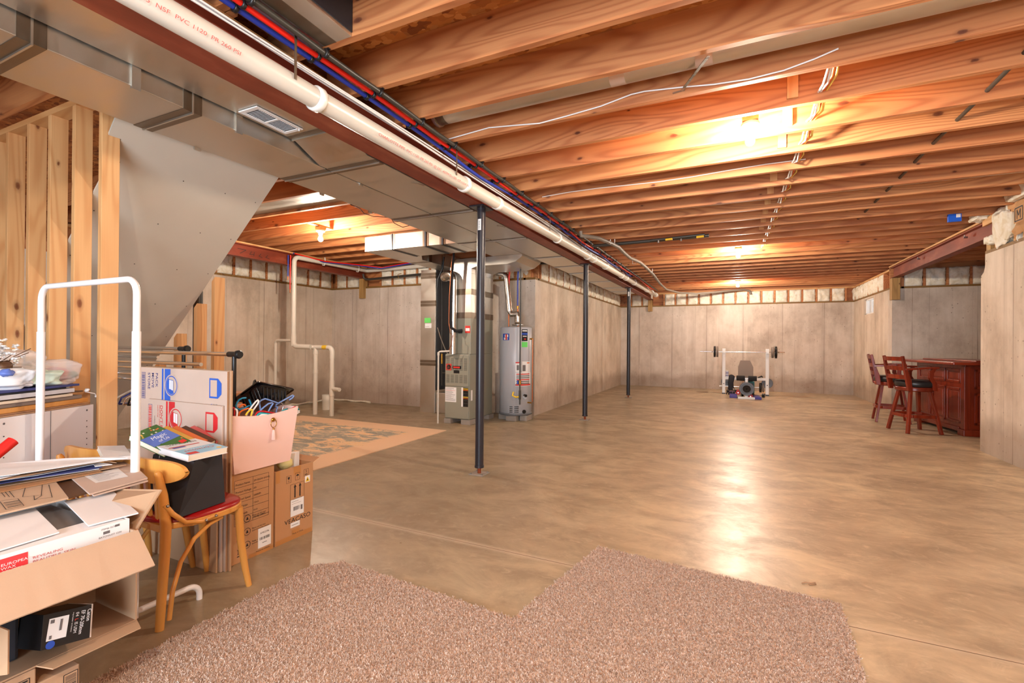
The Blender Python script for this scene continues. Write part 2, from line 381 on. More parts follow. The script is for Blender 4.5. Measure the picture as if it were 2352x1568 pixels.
def rug_mat():
    m, nt, b = base_mat('faded_rug')
    v = coords(nt, (1, 1, 1)); sp = nt.nodes.new('ShaderNodeSeparateXYZ'); L(nt, v, sp.inputs[0])
    n = noise_(nt, coords(nt, (1.2, 2.6, 1)), 2.6, 6.0, 0.7, 1.0)
    c = ramp(nt, n, [(0.40, lin((112, 124, 122))), (0.5, lin((140, 148, 140))), (0.53, lin((226, 190, 150))), (0.62, lin((226, 192, 150))), (0.64, lin((226, 178, 104)))])
    sp2 = noise_(nt, coords(nt, (1, 1.6, 1)), 16.0, 3.0, 0.7)
    c = mix(nt, math_(nt, 'MULTIPLY', noise_(nt, coords(nt, (1, 1, 1)), 40.0, 3.0, 0.7), 0.5), c, lin((216, 190, 160)))
    c = mix(nt, ramp(nt, sp2, [(0.66, (0, 0, 0)), (0.7, (1, 1, 1))]), c, lin((96, 70, 60)))
    ex = math_(nt, 'SUBTRACT', 1.06, math_(nt, 'ABSOLUTE', sp.outputs[0])); ey = math_(nt, 'SUBTRACT', 0.83, math_(nt, 'ABSOLUTE', sp.outputs[1]))
    e = math_(nt, 'ADD', math_(nt, 'MINIMUM', ex, ey), math_(nt, 'MULTIPLY', math_(nt, 'SUBTRACT', n, 0.5), 0.5))
    c = mix(nt, ramp(nt, e, [(0.0, (1, 1, 1)), (0.06, (0, 0, 0))]), c, lin((224, 190, 156)))
    L(nt, c, b.inputs['Base Color']); b.inputs['Roughness'].default_value = 0.9
rug_mat()
def metal_mat(name, rgb, rough, streak=(1, 8, 1), amt=0.3):
    m, nt, b = base_mat(name); c = lin(rgb)
    n = noise_(nt, coords(nt, streak, 5.0), 3.0, 5.0, 0.6, 0.4)
    L(nt, mix(nt, n, tuple(v*(1-amt) for v in c), c), b.inputs['Base Color'])
    b.inputs['Metallic'].default_value = 1.0
    L(nt, ramp(nt, n, [(0.3, (rough*0.75,)*3), (0.7, (rough*1.25,)*3)]), b.inputs['Roughness'])
metal_mat('galvanized', (222, 216, 206), 0.42, (1, 3, 1), 0.2)
metal_mat('foil_tape', (150, 136, 120), 0.42)
metal_mat('flue_metal', (226, 224, 220), 0.26)
metal_mat('chrome', (235, 235, 235), 0.12, amt=0.05)
metal_mat('steel_bolt', (190, 190, 190), 0.3)
metal_mat('copper', (200, 120, 80), 0.3)
metal_mat('brass', (214, 160, 70), 0.3)
plain('dark_duct_metal', (70, 74, 82), 0.5, 0.6)
def primer():
    m, nt, b = base_mat('red_primer')
    n = noise_(nt, coords(nt, (3, 1, 3), 5.0), 2.0, 5.0, 0.6)
    L(nt, ramp(nt, n, [(0.3, lin((108, 42, 24))), (0.55, lin((136, 58, 36))), (0.72, lin((160, 84, 58)))]), b.inputs['Base Color'])
    b.inputs['Roughness'].default_value = 0.5
primer()
def batt():
    m, nt, b = base_mat('fiberglass')
    n = noise_(nt, coords(nt, (1, 1, 1), 9.0), 9.0, 6.0, 0.7, 0.6)
    L(nt, ramp(nt, n, [(0.3, lin((222, 206, 176))), (0.5, lin((242, 234, 216))), (0.7, lin((250, 246, 236)))]), b.inputs['Base Color'])
    b.inputs['Roughness'].default_value = 1.0; b.inputs['Specular IOR Level'].default_value = 0.0
    bump(nt, b, n, 0.8, 0.02)
batt()
plain('kraft_paper', (196, 148, 100), 0.8, var=0.15)
plain('black_ink', (48, 40, 36), 0.7)
plain('drywall', (196, 184, 168), 0.85, var=0.04)
plain('pvc', (218, 212, 200), 0.32, var=0.03)
plain('pvc_white', (240, 238, 232), 0.3)
plain('red_print', (206, 96, 90), 0.6)
plain('pex_red', (232, 34, 20), 0.3)
plain('pex_blue', (42, 64, 170), 0.3)
plain('black_pipe', (56, 52, 46), 0.4)
plain('black_plastic', (26, 25, 26), 0.35)
plain('black_foam', (30, 28, 30), 0.8)
plain('white_cable', (236, 234, 232), 0.45)
plain('yellow_cable', (236, 204, 96), 0.45)
plain('orange_cable', (232, 110, 40), 0.45)
plain('grey_hose', (122, 110, 98), 0.5)
plain('column_paint', (44, 42, 48), 0.3, var=0.2)
plain('rust', (140, 60, 20), 0.6, 0.3)
plain('white_paint', (240, 238, 238), 0.35)
plain('white_metal', (242, 240, 238), 0.4)
plain('white_label', (238, 236, 234), 0.5)
plain('ink_grey', (110, 104, 104), 0.6)
plain('furnace_grey', (150, 148, 132), 0.45, 0.1)
plain('furnace_dark', (96, 94, 84), 0.5)
plain('heater_grey', (186, 188, 194), 0.35)
plain('heater_dark', (110, 112, 116), 0.4)
plain('block_concrete', (150, 140, 130), 0.9, var=0.15)
plain('green_sticker', (110, 226, 110), 0.5)
plain('red_sticker', (214, 50, 40), 0.5)
plain('yellow_sticker', (238, 196, 50), 0.5)
plain('blue_sticker', (40, 80, 180), 0.5)
plain('blue_box', (24, 96, 214), 0.4)
plain('black_leather', (34, 32, 34), 0.35)
plain('iron', (52, 50, 50), 0.35, 0.6)
plain('grey_plate', (116, 122, 132), 0.5)
plain('pad_grey', (132, 118, 108), 0.6)
plain('teal', (20, 110, 108), 0.5)
plain('purple', (74, 66, 150), 0.5)
plain('red_rubber', (190, 30, 30), 0.5)
cardboard('cardboard', (186, 148, 114)); cardboard('cardboard_light', (196, 166, 138)); cardboard('cardboard_edge', (176, 134, 100)); cardboard('cardboard_pale', (206, 182, 166))
cardboard('cardboard_brown', (190, 140, 96)); plain('packing_tape', (186, 128, 72), 0.3)
plain('print_blue', (44, 96, 196), 0.55); plain('print_red', (212, 40, 46), 0.55); plain('print_navy', (62, 70, 130), 0.6)
plain('white_card', (240, 238, 238), 0.6); plain('print_black', (40, 34, 32), 0.6); plain('wax_red', (238, 66, 70), 0.5)
plain('pink_linen', (238, 200, 188), 0.8, var=0.03); plain('pink_dark', (226, 178, 166), 0.8); plain('black_fabric', (44, 44, 50), 0.85, var=0.1)
plain('page_edge', (232, 218, 196), 0.8); plain('red_vinyl', (158, 14, 20), 0.28, coat=0.3)
plain('hanger_blue', (120, 150, 205), 0.3); plain('hanger_teal', (30, 170, 180), 0.3); plain('hanger_red', (196, 24, 36), 0.3)
plain('hanger_cyan', (20, 140, 190), 0.3); plain('hanger_orange', (236, 110, 30), 0.3)
plain('gloss_black', (14, 14, 16), 0.12); plain('melamine', (238, 234, 234), 0.35); plain('hole_dark', (70, 62, 60), 0.9)
plain('red_tube', (214, 36, 30), 0.4); plain('tube_core', (150, 110, 76), 0.8)
plain('bulb_glass', (255, 236, 206), 0.4, emit=((255, 240, 220), BULB))
plain('lamp_ceramic', (226, 208, 186), 0.4)
def clear_bag():
    m, nt, b = base_mat('clear_bag')
    b.inputs['Base Color'].default_value = (0.95, 0.9, 0.9, 1); b.inputs['Roughness'].default_value = 0.25
    b.inputs['Alpha'].default_value = 0.42
clear_bag()
def glassy():
    m, nt, b = base_mat('window_glass')
    b.inputs['Base Color'].default_value = (0.9, 0.95, 1, 1); b.inputs['Roughness'].default_value = 0.3
    b.inputs['Alpha'].default_value = 0.3
glassy()
# ================================================================ the room
ZC, ZJ, ZT = 2.336, 2.76, 2.995       # concrete top, joist bottom, subfloor
XA, YB, XC, YF, XE, YE, XG, YG, XR, YR = -7.75, 7.455, -3.07, 14.31, 2.744, 11.19, 2.69, 7.49, 5.2, -2.9
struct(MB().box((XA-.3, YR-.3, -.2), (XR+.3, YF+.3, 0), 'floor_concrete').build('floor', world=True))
struct(MB().box((XA-.3, YR-.3, ZT), (XR+.3, YF+.3, ZT+.02), 'osb').build('ceiling', world=True))
struct(MB().box((XC-.25, YF, 0), (XE+.25, YF+.25, ZC), 'concrete_x').build('wall_far', world=True))
struct(MB().box((XC-.25, YB+.25, 0), (XC, YF, ZC), 'concrete_y').build('wall_middle', world=True))
struct(MB().box((XA-.25, YB, 0), (XC, YB+.2499, ZC), 'concrete_x').build('wall_back_left', world=True))
struct(MB().box((XA-.25, YR, 0), (XA, YB, ZC), 'concrete_y').build('wall_left', world=True))
# right wall of the far bay with its small window opening
wy0, wy1, wz0, wz1 = 12.49, 13.27, 1.95, 2.30
m = MB(); X0, X1 = XE, XE+.25
m.box((X0, YE+.25, 0), (X1, wy0, ZC), 'concrete_y'); m.box((X0, wy1, 0), (X1, YF, ZC), 'concrete_y')
m.box((X0, wy0, 0), (X1, wy1, wz0), 'concrete_y'); m.box((X0, wy0, wz1), (X1, wy1, ZC), 'concrete_y')
struct(m.build('wall_far_right', world=True))
m = MB()
for a, b in (((X0+.03, wy0, wz0), (X0+.09, wy1, wz0+.03)), ((X0+.03, wy0, wz1-.03), (X0+.09, wy1, wz1)), ((X0+.03, wy0, wz0), (X0+.09, wy0+.03, wz1)), ((X0+.03, wy1-.03, wz0), (X0+.09, wy1, wz1)), ((X0+.04, (wy0+wy1)/2-.012, wz0), (X0+.08, (wy0+wy1)/2+.012, wz1))): m.box(a, b, 'white_metal')
win = struct(m.build('window_1', world=True))
MB().box((X0+.055, wy0+.03, wz0+.03), (X0+.06, wy1-.03, wz1-.03), 'window_glass').build('window_glass', win)
struct(MB().box((XE, YE, 0), (XR+.25, YE+.2499, ZC), 'concrete_x').build('wall_alcove_back', world=True))
struct(MB().box((XR, YG-.25, 0), (XR+.25, YE, ZC), 'concrete_y').build('wall_alcove_side', world=True))
# near right wall; the broken corner at the top of its end
m = MB(); m.box((XG, YR, 0), (XG+.25, YG, 2.07), 'concrete_y')
rr = random.Random(4); pts = [(XG, YG-.02, 2.07), (XG, YG-.0, 2.09), (XG, YG-.07, 2.13), (XG, YG-.10, 2.2), (XG, YG-.10, ZC), (XG, YR, ZC), (XG, YR, 2.07)]
m.prism(pts, (.25, 0, 0), 'concrete_y'); struct(m.build('wall_right', world=True))
struct(MB().box((XG+.25, YG-.25, 0), (XR, YG, ZC), 'concrete_x').build('wall_alcove_near', world=True))
# rear wall with an unseen window, put in to go with the fill light
m = MB(); m.box((XA, YR-.25, 0), (-2.2, YR, ZT), 'concrete_x'); m.box((1.4, YR-.25, 0), (XG+.25, YR, ZT), 'concrete_x')
m.box((-2.2, YR-.25, 0), (1.4, YR, .25), 'concrete_x'); m.box((-2.2, YR-.25, 2.3), (1.4, YR, ZT), 'concrete_x')
struct(m.build('wall_rear', world=True))
m = MB()
for x in (-2.2, -1.02, .17, 1.35): m.box((x, YR-.12, .25), (x+.05, YR-.06, 2.3), 'white_metal')
m.box((-2.2, YR-.12, .25), (1.4, YR-.06, .3), 'white_metal'); m.box((-2.2, YR-.12, 2.25), (1.4, YR-.06, 2.3), 'white_metal')
struct(m.build('window_added', world=True))
# framing over the concrete: boards, plates, studs, batts
def rim(name, a, b): struct(MB().box(a, b, 'joist_wood').build(name, world=True))
rim('trim_1', (XC-.25, YF+.14, ZC), (XE+.25, YF+.18, ZT)); rim('trim_2', (XC-.22, YB, ZC), (XC-.18, YF+.14, ZT))
rim('trim_3', (XA-.2, YB+.14, ZC), (XC, YB+.18, ZT)); rim('trim_4', (XA-.18, YR, ZC), (XA-.14, YB+.14, ZT))
rim('trim_5', (XE+.14, YE, ZC), (XE+.18, YF, ZT)); rim('trim_6', (XE, YE+.14, ZC), (XR+.2, YE+.18, ZT))
rim('trim_7', (XR+.14, YG, ZC), (XR+.18, YE+.14, ZT)); rim('trim_8', (XG+.14, YR, ZC), (XG+.18, YG, ZT)); rim('trim_9', (XG+.18, YG-.08, ZC), (XR, YG-.04, ZT))
def plates(a, b, axis, wname, z0=ZC, top=True, off=0.0):
    # sill and top plate of a short framed wall, from a to b on the wall face
    for zz, mt, nm, lab in ((z0, 'treated_plate', 'sill_plate', 'brown treated sill plate lying on top of the '+wname), (ZJ-.064, 'plate_wood_x' if axis == 0 else 'plate_wood_y', 'top_plate', 'pale pine top plate under the joists above the '+wname)):
        if zz != z0 and not top: continue
        if axis == 0: o = MB().box((a, off, zz), (b, off+.14, zz+.036), mt).build(nm)
        else: o = MB().box((off, a, zz), (off+.14, b, zz+.036), mt).build(nm)
        tag(o, lab, 'plate')
def batt_mesh(wd, ht, seed, th=.10):
    nx, nz = 12, 12; vs = []
    for k in (0, 1):
        for j in range(nz+1):
            for i in range(nx+1):
                u, v = i/nx, j/nz; e = min(u, 1-u, v, 1-v)
                n = noise.noise(Vector((u*3+seed*7.1, v*3+seed, seed*3.3)))
                n2 = noise.noise(Vector((u*9+seed*2.1, v*9+seed, seed)))
                bx = (u-.5)*wd+n2*.012; bz = v*ht+n*.01*(1 if j not in (0,) else 0)
                y = -(min(1, e*5)**.5)*(.035+.03*n)-n2*.012 if k == 0 else th
                vs.append((bx, y, bz))
    W = nx+1; o = W*(nz+1); fs = []
    for j in range(nz):
        for i in range(nx):
            a = j*W+i; fs.append((a, a+1, a+W+1, a+W)); fs.append((o+a, o+a+W, o+a+W+1, o+a+1))
    ring = [i for i in range(W)]+[j*W+nx for j in range(1, nz+1)]+[nz*W+i for i in range(nx-1, -1, -1)]+[j*W for j in range(nz-1, 0, -1)]
    for k in range(len(ring)): a, b = ring[k], ring[(k+1) % len(ring)]; fs.append((b, a, o+a, o+b))
    return vs, fs
BPROTO = []
for sd in range(5):
    vs, fs = batt_mesh(.27, .335, sd)
    me = bpy.data.meshes.new('insulation_batt'); me.from_pydata(vs, [], fs); me.materials.append(MATS['fiberglass'])
    me.polygons.foreach_set('use_smooth', [True]*len(fs)); BPROTO.append(me)
SPROTO = bpy.data.meshes.new('cripple_stud')
_m = MB().box((-.019, -.0, 0), (.019, .088, .325), 'joist_wood'); SPROTO.from_pydata(_m.v, [], _m.f); SPROTO.materials.append(MATS['joist_wood'])
def band(pos, rot, n, step, zb, where, hz=1.0, studs=True, batts=True, skip=(), wd=None):
    end = 'left' if abs(rot) < .1 else 'near end'
    # pos(i) -> left-hand stud point on the wall face; the band of short studs with batts between them
    for i in range(n+1):
        p = pos(i)
        if studs and i not in skip:
            o = bpy.data.objects.new('cripple_stud', SPROTO); COL.objects.link(o); o.location = (p[0], p[1], zb); o.rotation_euler = (0, 0, rot); o.scale = (1, 1, hz)
            tag(o, ORL[i]+' short pine stud, counted from the '+end+', above the '+where, 'stud', 'short studs above the '+where)
        if batts and i < n and i not in skip:
            q = pos(i+.5)
            o = bpy.data.objects.new('insulation_batt', BPROTO[(i*7+int(abs(p[0])*3)) % 5]); COL.objects.link(o)
            dx, dy = -math.sin(rot), math.cos(rot)
            o.location = (q[0]+dx*.012, q[1]+dy*.012, zb); o.rotation_euler = (0, 0, rot); o.scale = ((wd or (step-.045))/.27, 1, hz*.98)
            tag(o, ORL[i]+' cream fiberglass batt, counted from the '+end+', above the '+where, 'insulation', 'fiberglass batts above the '+where)
zb = ZC+.036
plates(XC, XE, 0, 'far concrete wall', off=YF+.0); band(lambda i: (-2.77+i*.3145, YF+.012), 0, 17, .3145, zb, 'far concrete wall', skip=(2,))
plates(XA, XC-.141, 0, 'back left concrete wall', off=YB); band(lambda i: (-7.66+i*.30, YB+.012), 0, 15, .30, zb, 'back left concrete wall', skip=(2, 3))
plates(YB, YF, 1, 'middle concrete wall', off=XC-.14); band(lambda i: (XC-.012, 7.75+i*.405), math.pi/2, 16, .405, zb, 'middle concrete wall')
plates(3.0, YB, 1, 'left concrete wall', off=XA-.14); band(lambda i: (XA-.012, 3.4+i*.312), math.pi/2, 13, .312, zb, 'left concrete wall')
plates(YE+.141, YF, 1, 'windowed concrete wall', off=XE); band(lambda i: (XE+.012, 11.40+(i+1)*.41), -math.pi/2, 7, -.41, zb, 'windowed concrete wall', wd=.37)
plates(XE, XR, 0, 'alcove back wall', off=YE, top=False); band(lambda i: (2.9+i*.33, YE+.012), 0, 7, .33, zb, 'alcove back wall', skip=())
plates(YR, YG-.1, 1, 'near right concrete wall', off=XG)
# post blocks carrying the beam ends
def blockpost(x0, x1, y0, y1, z0, label):
    t = thing('post_block', ((x0+x1)/2, (y0+y1)/2, z0), label, 'post'); mid = (x0*0.35+x1*0.65)
    MB().box((x0, y0, z0), (mid-.001, y1, 2.53), 'treated_wood').build('post_ply', t, bevel=.002); MB().box((mid+.001, y0, z0), (x1, y1, 2.53), 'treated_wood').build('post_ply', t, bevel=.002)
blockpost(-2.27, -2.15, YF-.06, YF+.08, 2.20, 'short timber post block under the far end of the long red beam')
blockpost(-6.94, -6.83, YB-.075, YB+.06, 2.13, 'short timber post block under the end of the left red beam')
blockpost(2.72, 2.845, YE-.09, YE+.06, 2.12, 'short timber post block under the alcove beam at the wall corner')
t = thing('post_block', (2.75, YG-.05, ZC), 'short timber post block on the right wall end under the alcove beam', 'post')
MB().box((2.70, YG-.20, ZC+.01), (2.74, YG-.1, 2.53), 'treated_wood').build('post_ply', t); MB().box((2.742, YG-.20, ZC+.01), (2.79, YG-.1, 2.53), 'treated_wood').build('post_ply', t)
t = thing('post_block', (-3.25, YB+.04, ZC+.036), 'cluster of three pine studs at the concrete corner behind the water heater', 'post')
for k in range(3): MB().box((-3.30+k*.05, YB-.005, ZC+.038), (-3.255+k*.05, YB+.10, ZJ-.07), 'stud_wood').build('post_ply', t)
# ---------------------------------------------------------------- joists
rr = random.Random(7)
J = lambda k: 2.218+.4157*k
JY = [J(n) for n in range(-5, 29)]
k = 0
for i, y in enumerate(JY):
    x1 = (XG+.13) if y < YG+.05 else ((XR+.12) if y < YE else XE+.13)
    o = MB().box((-2.33, y-.038, ZJ), (x1, y, ZT-.001), 'joist_wood').build('floor_joist')
    tag(o, ORD[i]+' of the bare floor joists crossing overhead right of the long red beam', 'joist', 'floor joists right of the long red beam')
LY = [y+.045 for y in JY if y < YB-.1]; LY = [y for y in LY if y < 1.5 or y > 2.66]
for i, y in enumerate(LY):
    o = MB().box((XA-.13, y-.038, ZJ), (-2.10, y, ZT-.001), 'joist_wood').build('floor_joist')
    tag(o, ORD[i]+' of the bare floor joists crossing overhead left of the long red beam', 'joist', 'floor joists left of the long red beam')
for i, y in enumerate([y+.045 for y in JY if y > YB-.05]):
    o = MB().box((XC-.13, y-.038, ZJ), (-2.10, y, ZT-.001), 'joist_wood').build('floor_joist')
    tag(o, ORD[i]+' of the short joist ends over the duct beside the middle concrete wall', 'joist', 'short joists above the duct by the middle wall')
tag(MB().box((-3.06, 1.50, ZJ), (-3.02, 2.62, ZT-.001), 'joist_wood').build('header_joist'), 'wood header joist closing the stair opening above the duct', 'joist')
# spacer blocks between joists in a row by the bulbs
BL = [(i, .34) for i in (2, 3, 4, 6, 7, 8, 9, 10, 11)]
for i, (j, x) in enumerate(BL):
    x = x if j > 2 else .33
    o = MB().box((x-.03, J(j+1)-.058, ZJ+.04), (x+.03, J(j+1)-.04, ZT-.02), 'stud_wood')
    tag(o.build('spacer_block'), ORD[i]+' of the small wood spacer blocks in a row between the joists', 'block', 'spacer blocks between the joists')
# ---------------------------------------------------------------- steel beams
def ibeam(name, label, x, y0, y1, z0=2.535, h=.20, w=.15):
    t = thing(name, (x, (y0+y1)/2, z0), label, 'beam'); tf = .012
    MB().box((x-w/2, y0, z0), (x+w/2, y1, z0+tf), 'red_primer').build('bottom_flange', t)
    MB().box((x-w/2, y0, z0+h-tf), (x+w/2, y1, z0+h), 'red_primer').build('top_flange', t)
    MB().box((x-.005, y0, z0+tf), (x+.005, y1, z0+h-tf), 'red_primer').build('web', t)
    return t
ibeam('steel_beam', 'long rust-red steel I-beam carried by the three black columns', -2.20, -2.8, YF+.02, w=.155)
tag(MB().box((-2.27, -2.8, 2.736), (-2.13, YF, ZJ-.001), 'plate_wood_y').build('beam_plate'), 'wood nailing plate along the top of the long steel beam', 'plate')
tb = ibeam('steel_beam', 'rust-red steel I-beam with a chalk mark near the stair soffit', -6.88, 3.05, YB+.03, w=.13)
m = MB(); n_ = (1, 0, 0)
for a, b in (((4.72, 2.66), (4.86, 2.655)), ((4.86, 2.655), (4.76, 2.59)), ((4.95, 2.65), (4.92, 2.60)), ((4.92, 2.6), (5.0, 2.61)), ((5.0, 2.65), (4.99, 2.585)), ((5.12, 2.645), (5.08, 2.6)), ((5.08, 2.6), (5.14, 2.585)), ((5.24, 2.64), (5.2, 2.6)), ((5.2, 2.6), (5.27, 2.585))):
    m.line((-6.874, a[0], a[1]), (-6.874, b[0], b[1]), .008, n_, 'print_black')
m.build('chalk_mark', tb)
tag(MB().box((-6.94, 3.05, 2.736), (-6.80, YB, ZJ-.001), 'plate_wood_y').build('beam_plate'), 'wood nailing plate on the left steel beam by the stair soffit', 'plate')
tb = ibeam('steel_beam', 'short rust-red steel I-beam spanning the bar alcove opening', 2.78, YG-.22, YE+.04, w=.12)
MB().cyl((2.70, 8.0, 2.66), (2.74, 8.0, 2.66), .012, 'steel_bolt', n=8).cyl((2.71, 8.0, 2.655), (2.71, 8.0, 2.69), .008, 'steel_bolt', n=8).build('clamp_bolt', tb)
MB().cyl((2.70, 9.7, 2.66), (2.74, 9.7, 2.66), .012, 'steel_bolt', n=8).cyl((2.71, 9.7, 2.655), (2.71, 9.7, 2.69), .008, 'steel_bolt', n=8).build('clamp_bolt', tb)
tag(MB().box((2.69, YG-.1, 2.736), (2.84, YE, ZJ-.001), 'plate_wood_y').build('beam_plate'), 'pale wood nailing plate on the alcove steel beam', 'plate')
# ---------------------------------------------------------------- steel columns
def column(x, y, label, sticker):
    t = thing('steel_column', (x, y, 0), label, 'column', 'black steel columns under the long beam')
    MB().cyl((x, y, .075), (x, y, 2.522), .041, 'column_paint', n=28).build('pipe', t)
    MB().cyl((x, y, .062), (x, y, .082), .045, 'column_paint', n=28).build('collar', t)
    MB().cyl((x, y, .006), (x, y, .062), .017, 'rust', n=16).build('adjusting_screw', t)
    MB().obox((x-.075, y-.075, .0), (.15, 0, 0), (0, .15, 0), (0, 0, .007), 'block_concrete').build('base_plate', t, bevel=.002)
    MB().box((x-.076, y-.10, 2.522), (x+.076, y+.10, 2.534), 'column_paint').build('cap_plate', t)
    for sx, sy in ((-1, -1), (1, -1), (1, 1), (-1, 1)):
        MB().cyl((x+sx*.058, y+sy*.058, .007), (x+sx*.058, y+sy*.058, .016), .007, 'steel_bolt', n=8).build('bolt', t)
    if sticker:
        m = MB(); z0, z1, w = sticker; R = .0418; a0 = math.radians(-112); nn = 8; vs = []
        for k in range(nn+1):
            a = a0+k/nn*w/R; vs += [(x+R*math.cos(a), y+R*math.sin(a), z0), (x+R*math.cos(a), y+R*math.sin(a), z1)]
        m.add(vs, [(2*k, 2*k+2, 2*k+3, 2*k+1) for k in range(nn)], 'white_label')
        for q in range(5):
            zz = z1-.02-q*(z1-z0-.02)/5.5; R2 = .0421; vs = []
            for k in range(3, 6):
                a = a0+k/nn*w/R; vs += [(x+R2*math.cos(a), y+R2*math.sin(a), zz), (x+R2*math.cos(a), y+R2*math.sin(a), zz-.006)]
            m.add(vs, [(0, 2, 3, 1), (2, 4, 5, 3)][0:2], 'print_black')
        m.build('sticker', t)
    return t
XB = -2.1756
column(XB, 3.922, 'nearest black steel column, its base plate bolted to the open floor', (2.31, 2.415, .035))
column(XB, 7.45, 'middle black steel column standing on the dusty floor joint', None)
column(XB, 10.96, 'farthest black steel column, nearest the far concrete wall', (2.34, 2.44, .035))
# ---------------------------------------------------------------- stair enclosure
studs = []
for i, x in enumerate((-4.93, -4.645, -4.325, -4.03, -3.72, -3.405)):
    o = MB().box((x-.019, 1.48, .038), (x+.019, 1.57, 2.705), 'stud_wood').build('wall_stud', bevel=.002)
    tag(o, ['leftmost', 'second from the left', 'third from the left', 'fourth from the left', 'fifth from the left', 'rightmost'][i]+' of the full-height pine studs of the near stair wall', 'stud', 'studs of the near stair wall')
tag(MB().box((-5.6, 1.48, 2.705), (-3.386, 1.57, 2.743), 'plate_wood_x').build('top_plate'), 'pale pine top plate over the near stair wall studs', 'plate')
tag(MB().box((-5.6, 1.48, 0), (-3.385, 1.57, .038), 'plate_wood_x').build('bottom_plate'), 'pine bottom plate on the floor under the near stair wall studs', 'plate')
so = lambda x: 2.552+.905*(x+3.294)      # height of the soffit underside at x
m = MB(); P = [(-3.25, 1.50), (-3.25, 2.60), (-5.9, 2.60), (-5.9, 1.575), (-3.384, 1.575), (-3.384, 1.51)]
m.prism([(x, y, so(x)) for x, y in P], (-.0085, 0, .0094), 'drywall'); sf = m.build('stair_soffit')
tag(sf, 'sloping unpainted drywall soffit under the stairs', 'drywall')
OFF[sf.name] = Vector(sf.location)
m = MB(); nrm = Vector((.905, 0, -1)).normalized()
for y in (1.62, 2.0, 2.3, 2.55):
    for x in (-3.5, -3.8, -4.1, -4.4, -4.7, -5.0):
        c = Vector((x, y, so(x)))+nrm*.0012; m.cyl(c, c+nrm*.001, .004, 'black_ink', n=6)
m.build('screw_heads', sf)
tag(MB().prism([(-3.25, 2.56, so(-3.25)+.016), (-3.25, 2.56, so(-3.25)+.25), (-5.9, 2.56, so(-5.9)+.25), (-5.9, 2.56, so(-5.9)+.016)], (0, .038, 0), 'joist_wood').build('stair_stringer'), 'sawn wood stair stringer above the drywall soffit', 'stringer')
FS = []
for i, (a, b) in enumerate(((485, 492.5), (442, 452), (397, 406), (354, 359))):
    xa, xb = py(a, 760, 2.62).x, py(b, 760, 2.62).x; xa = xb-.045
    zt = so(xa)-.004
    o = MB().prism([(xa, 2.62, 0), (xb, 2.62, 0), (xb, 2.62, so(xb)-.004), (xa, 2.62, zt)], (0, .09, 0), 'stud_wood').build('cut_stud')
    tag(o, ['tallest', 'second tallest', 'third tallest', 'shortest'][i]+' of the slant-topped pine studs under the far edge of the soffit', 'stud', 'slant-topped studs under the soffit')
p = py(434, 760, 2.72); tag(MB().cyl((p.x, 2.80, 0), (p.x, 2.80, 1.72), .04, 'black_pipe', n=20).build('black_drain_pipe'), 'black vertical drain pipe between the slant-topped studs', 'pipe')
# ================================================================ ducts
# left trunk: X -3.24..-2.75 ; right trunk: X -2.74..-2.29
def duct_seams(m, x0, x1, ys, z):
    for y in ys: m.box((x0-.002, y-.045, z-.002), (x1+.002, y+.045, z+.0), 'foil_tape'); m.box((x0, y-.004, z-.012), (x1, y+.004, z-.002), 'galvanized')
t = thing('supply_duct', (-3.0, 2.0, 2.53), 'left of the two long galvanized trunk ducts beside the red beam', 'duct')
MB().box((-3.24, -2.6, 2.53), (-2.755, 6.95, 2.735), 'galvanized').build('duct_body', t, bevel=.004)
for y in (.95, 1.62, 2.62, 3.95, 5.25):
    MB().box((-3.243, y-.05, 2.527), (-2.752, y+.05, 2.737), 'foil_tape').build('taped_seam', t)
    MB().box((-3.245, y-.004, 2.518), (-2.75, y+.004, 2.738), 'galvanized').build('drive_cleat', t)
for y, x in ((1.35, -2.752), (1.9, -2.752), (2.95, -2.752), (1.95, -3.243), (3.0, -3.243), (3.6, -3.243)):
    MB().box((x-.008, y-.03, 2.515), (x+.008, y+.01, 2.75), 'galvanized').build('hanger_strap', t)
# creases of the sheet
t2 = thing('supply_duct', (-2.5, 4.0, 2.53), 'right of the two galvanized trunk ducts, tight against the red beam', 'duct')
prof = [(-2.6, 2.63), (2.28, 2.63), (2.50, 2.53), (12.3, 2.53), (12.3, 2.735), (-2.6, 2.735)]
gz0, gz1 = py(1140, 614, 7.3), py(1262, 603, 7.3)
MB().prism([(-2.74, y, z) for y, z in prof], (.45, 0, 0), 'galvanized').build('duct_body', t2, bevel=.003)
for y in (2.27, 2.62, 3.95, 5.25, 6.6, 7.5, 8.3, 9.6, 10.8, 11.6):
    z = 2.63 if y < 2.4 else 2.53
    MB().box((-2.743, y-.05, z-.003), (-2.287, y+.05, z+.0), 'foil_tape').build('taped_seam', t2)
    MB().box((-2.745, y-.004, z-.012), (-2.285, y+.004, z), 'galvanized').build('drive_cleat', t2)
MB().box((-2.743, .62, 2.627), (-2.287, .82, 2.63), 'foil_tape').build('taped_seam', t2)
for y in (1.0, 1.75, 3.1, 4.6): MB().tube([(-2.33, y-.05, 2.60 if y < 2.3 else 2.52), (-2.30, y, 2.61 if y < 2.3 else 2.522), (-2.28, y+.05, 2.60 if y < 2.3 else 2.52)], .004, 'steel_bolt', n=6).build('hanger_strap', t2)
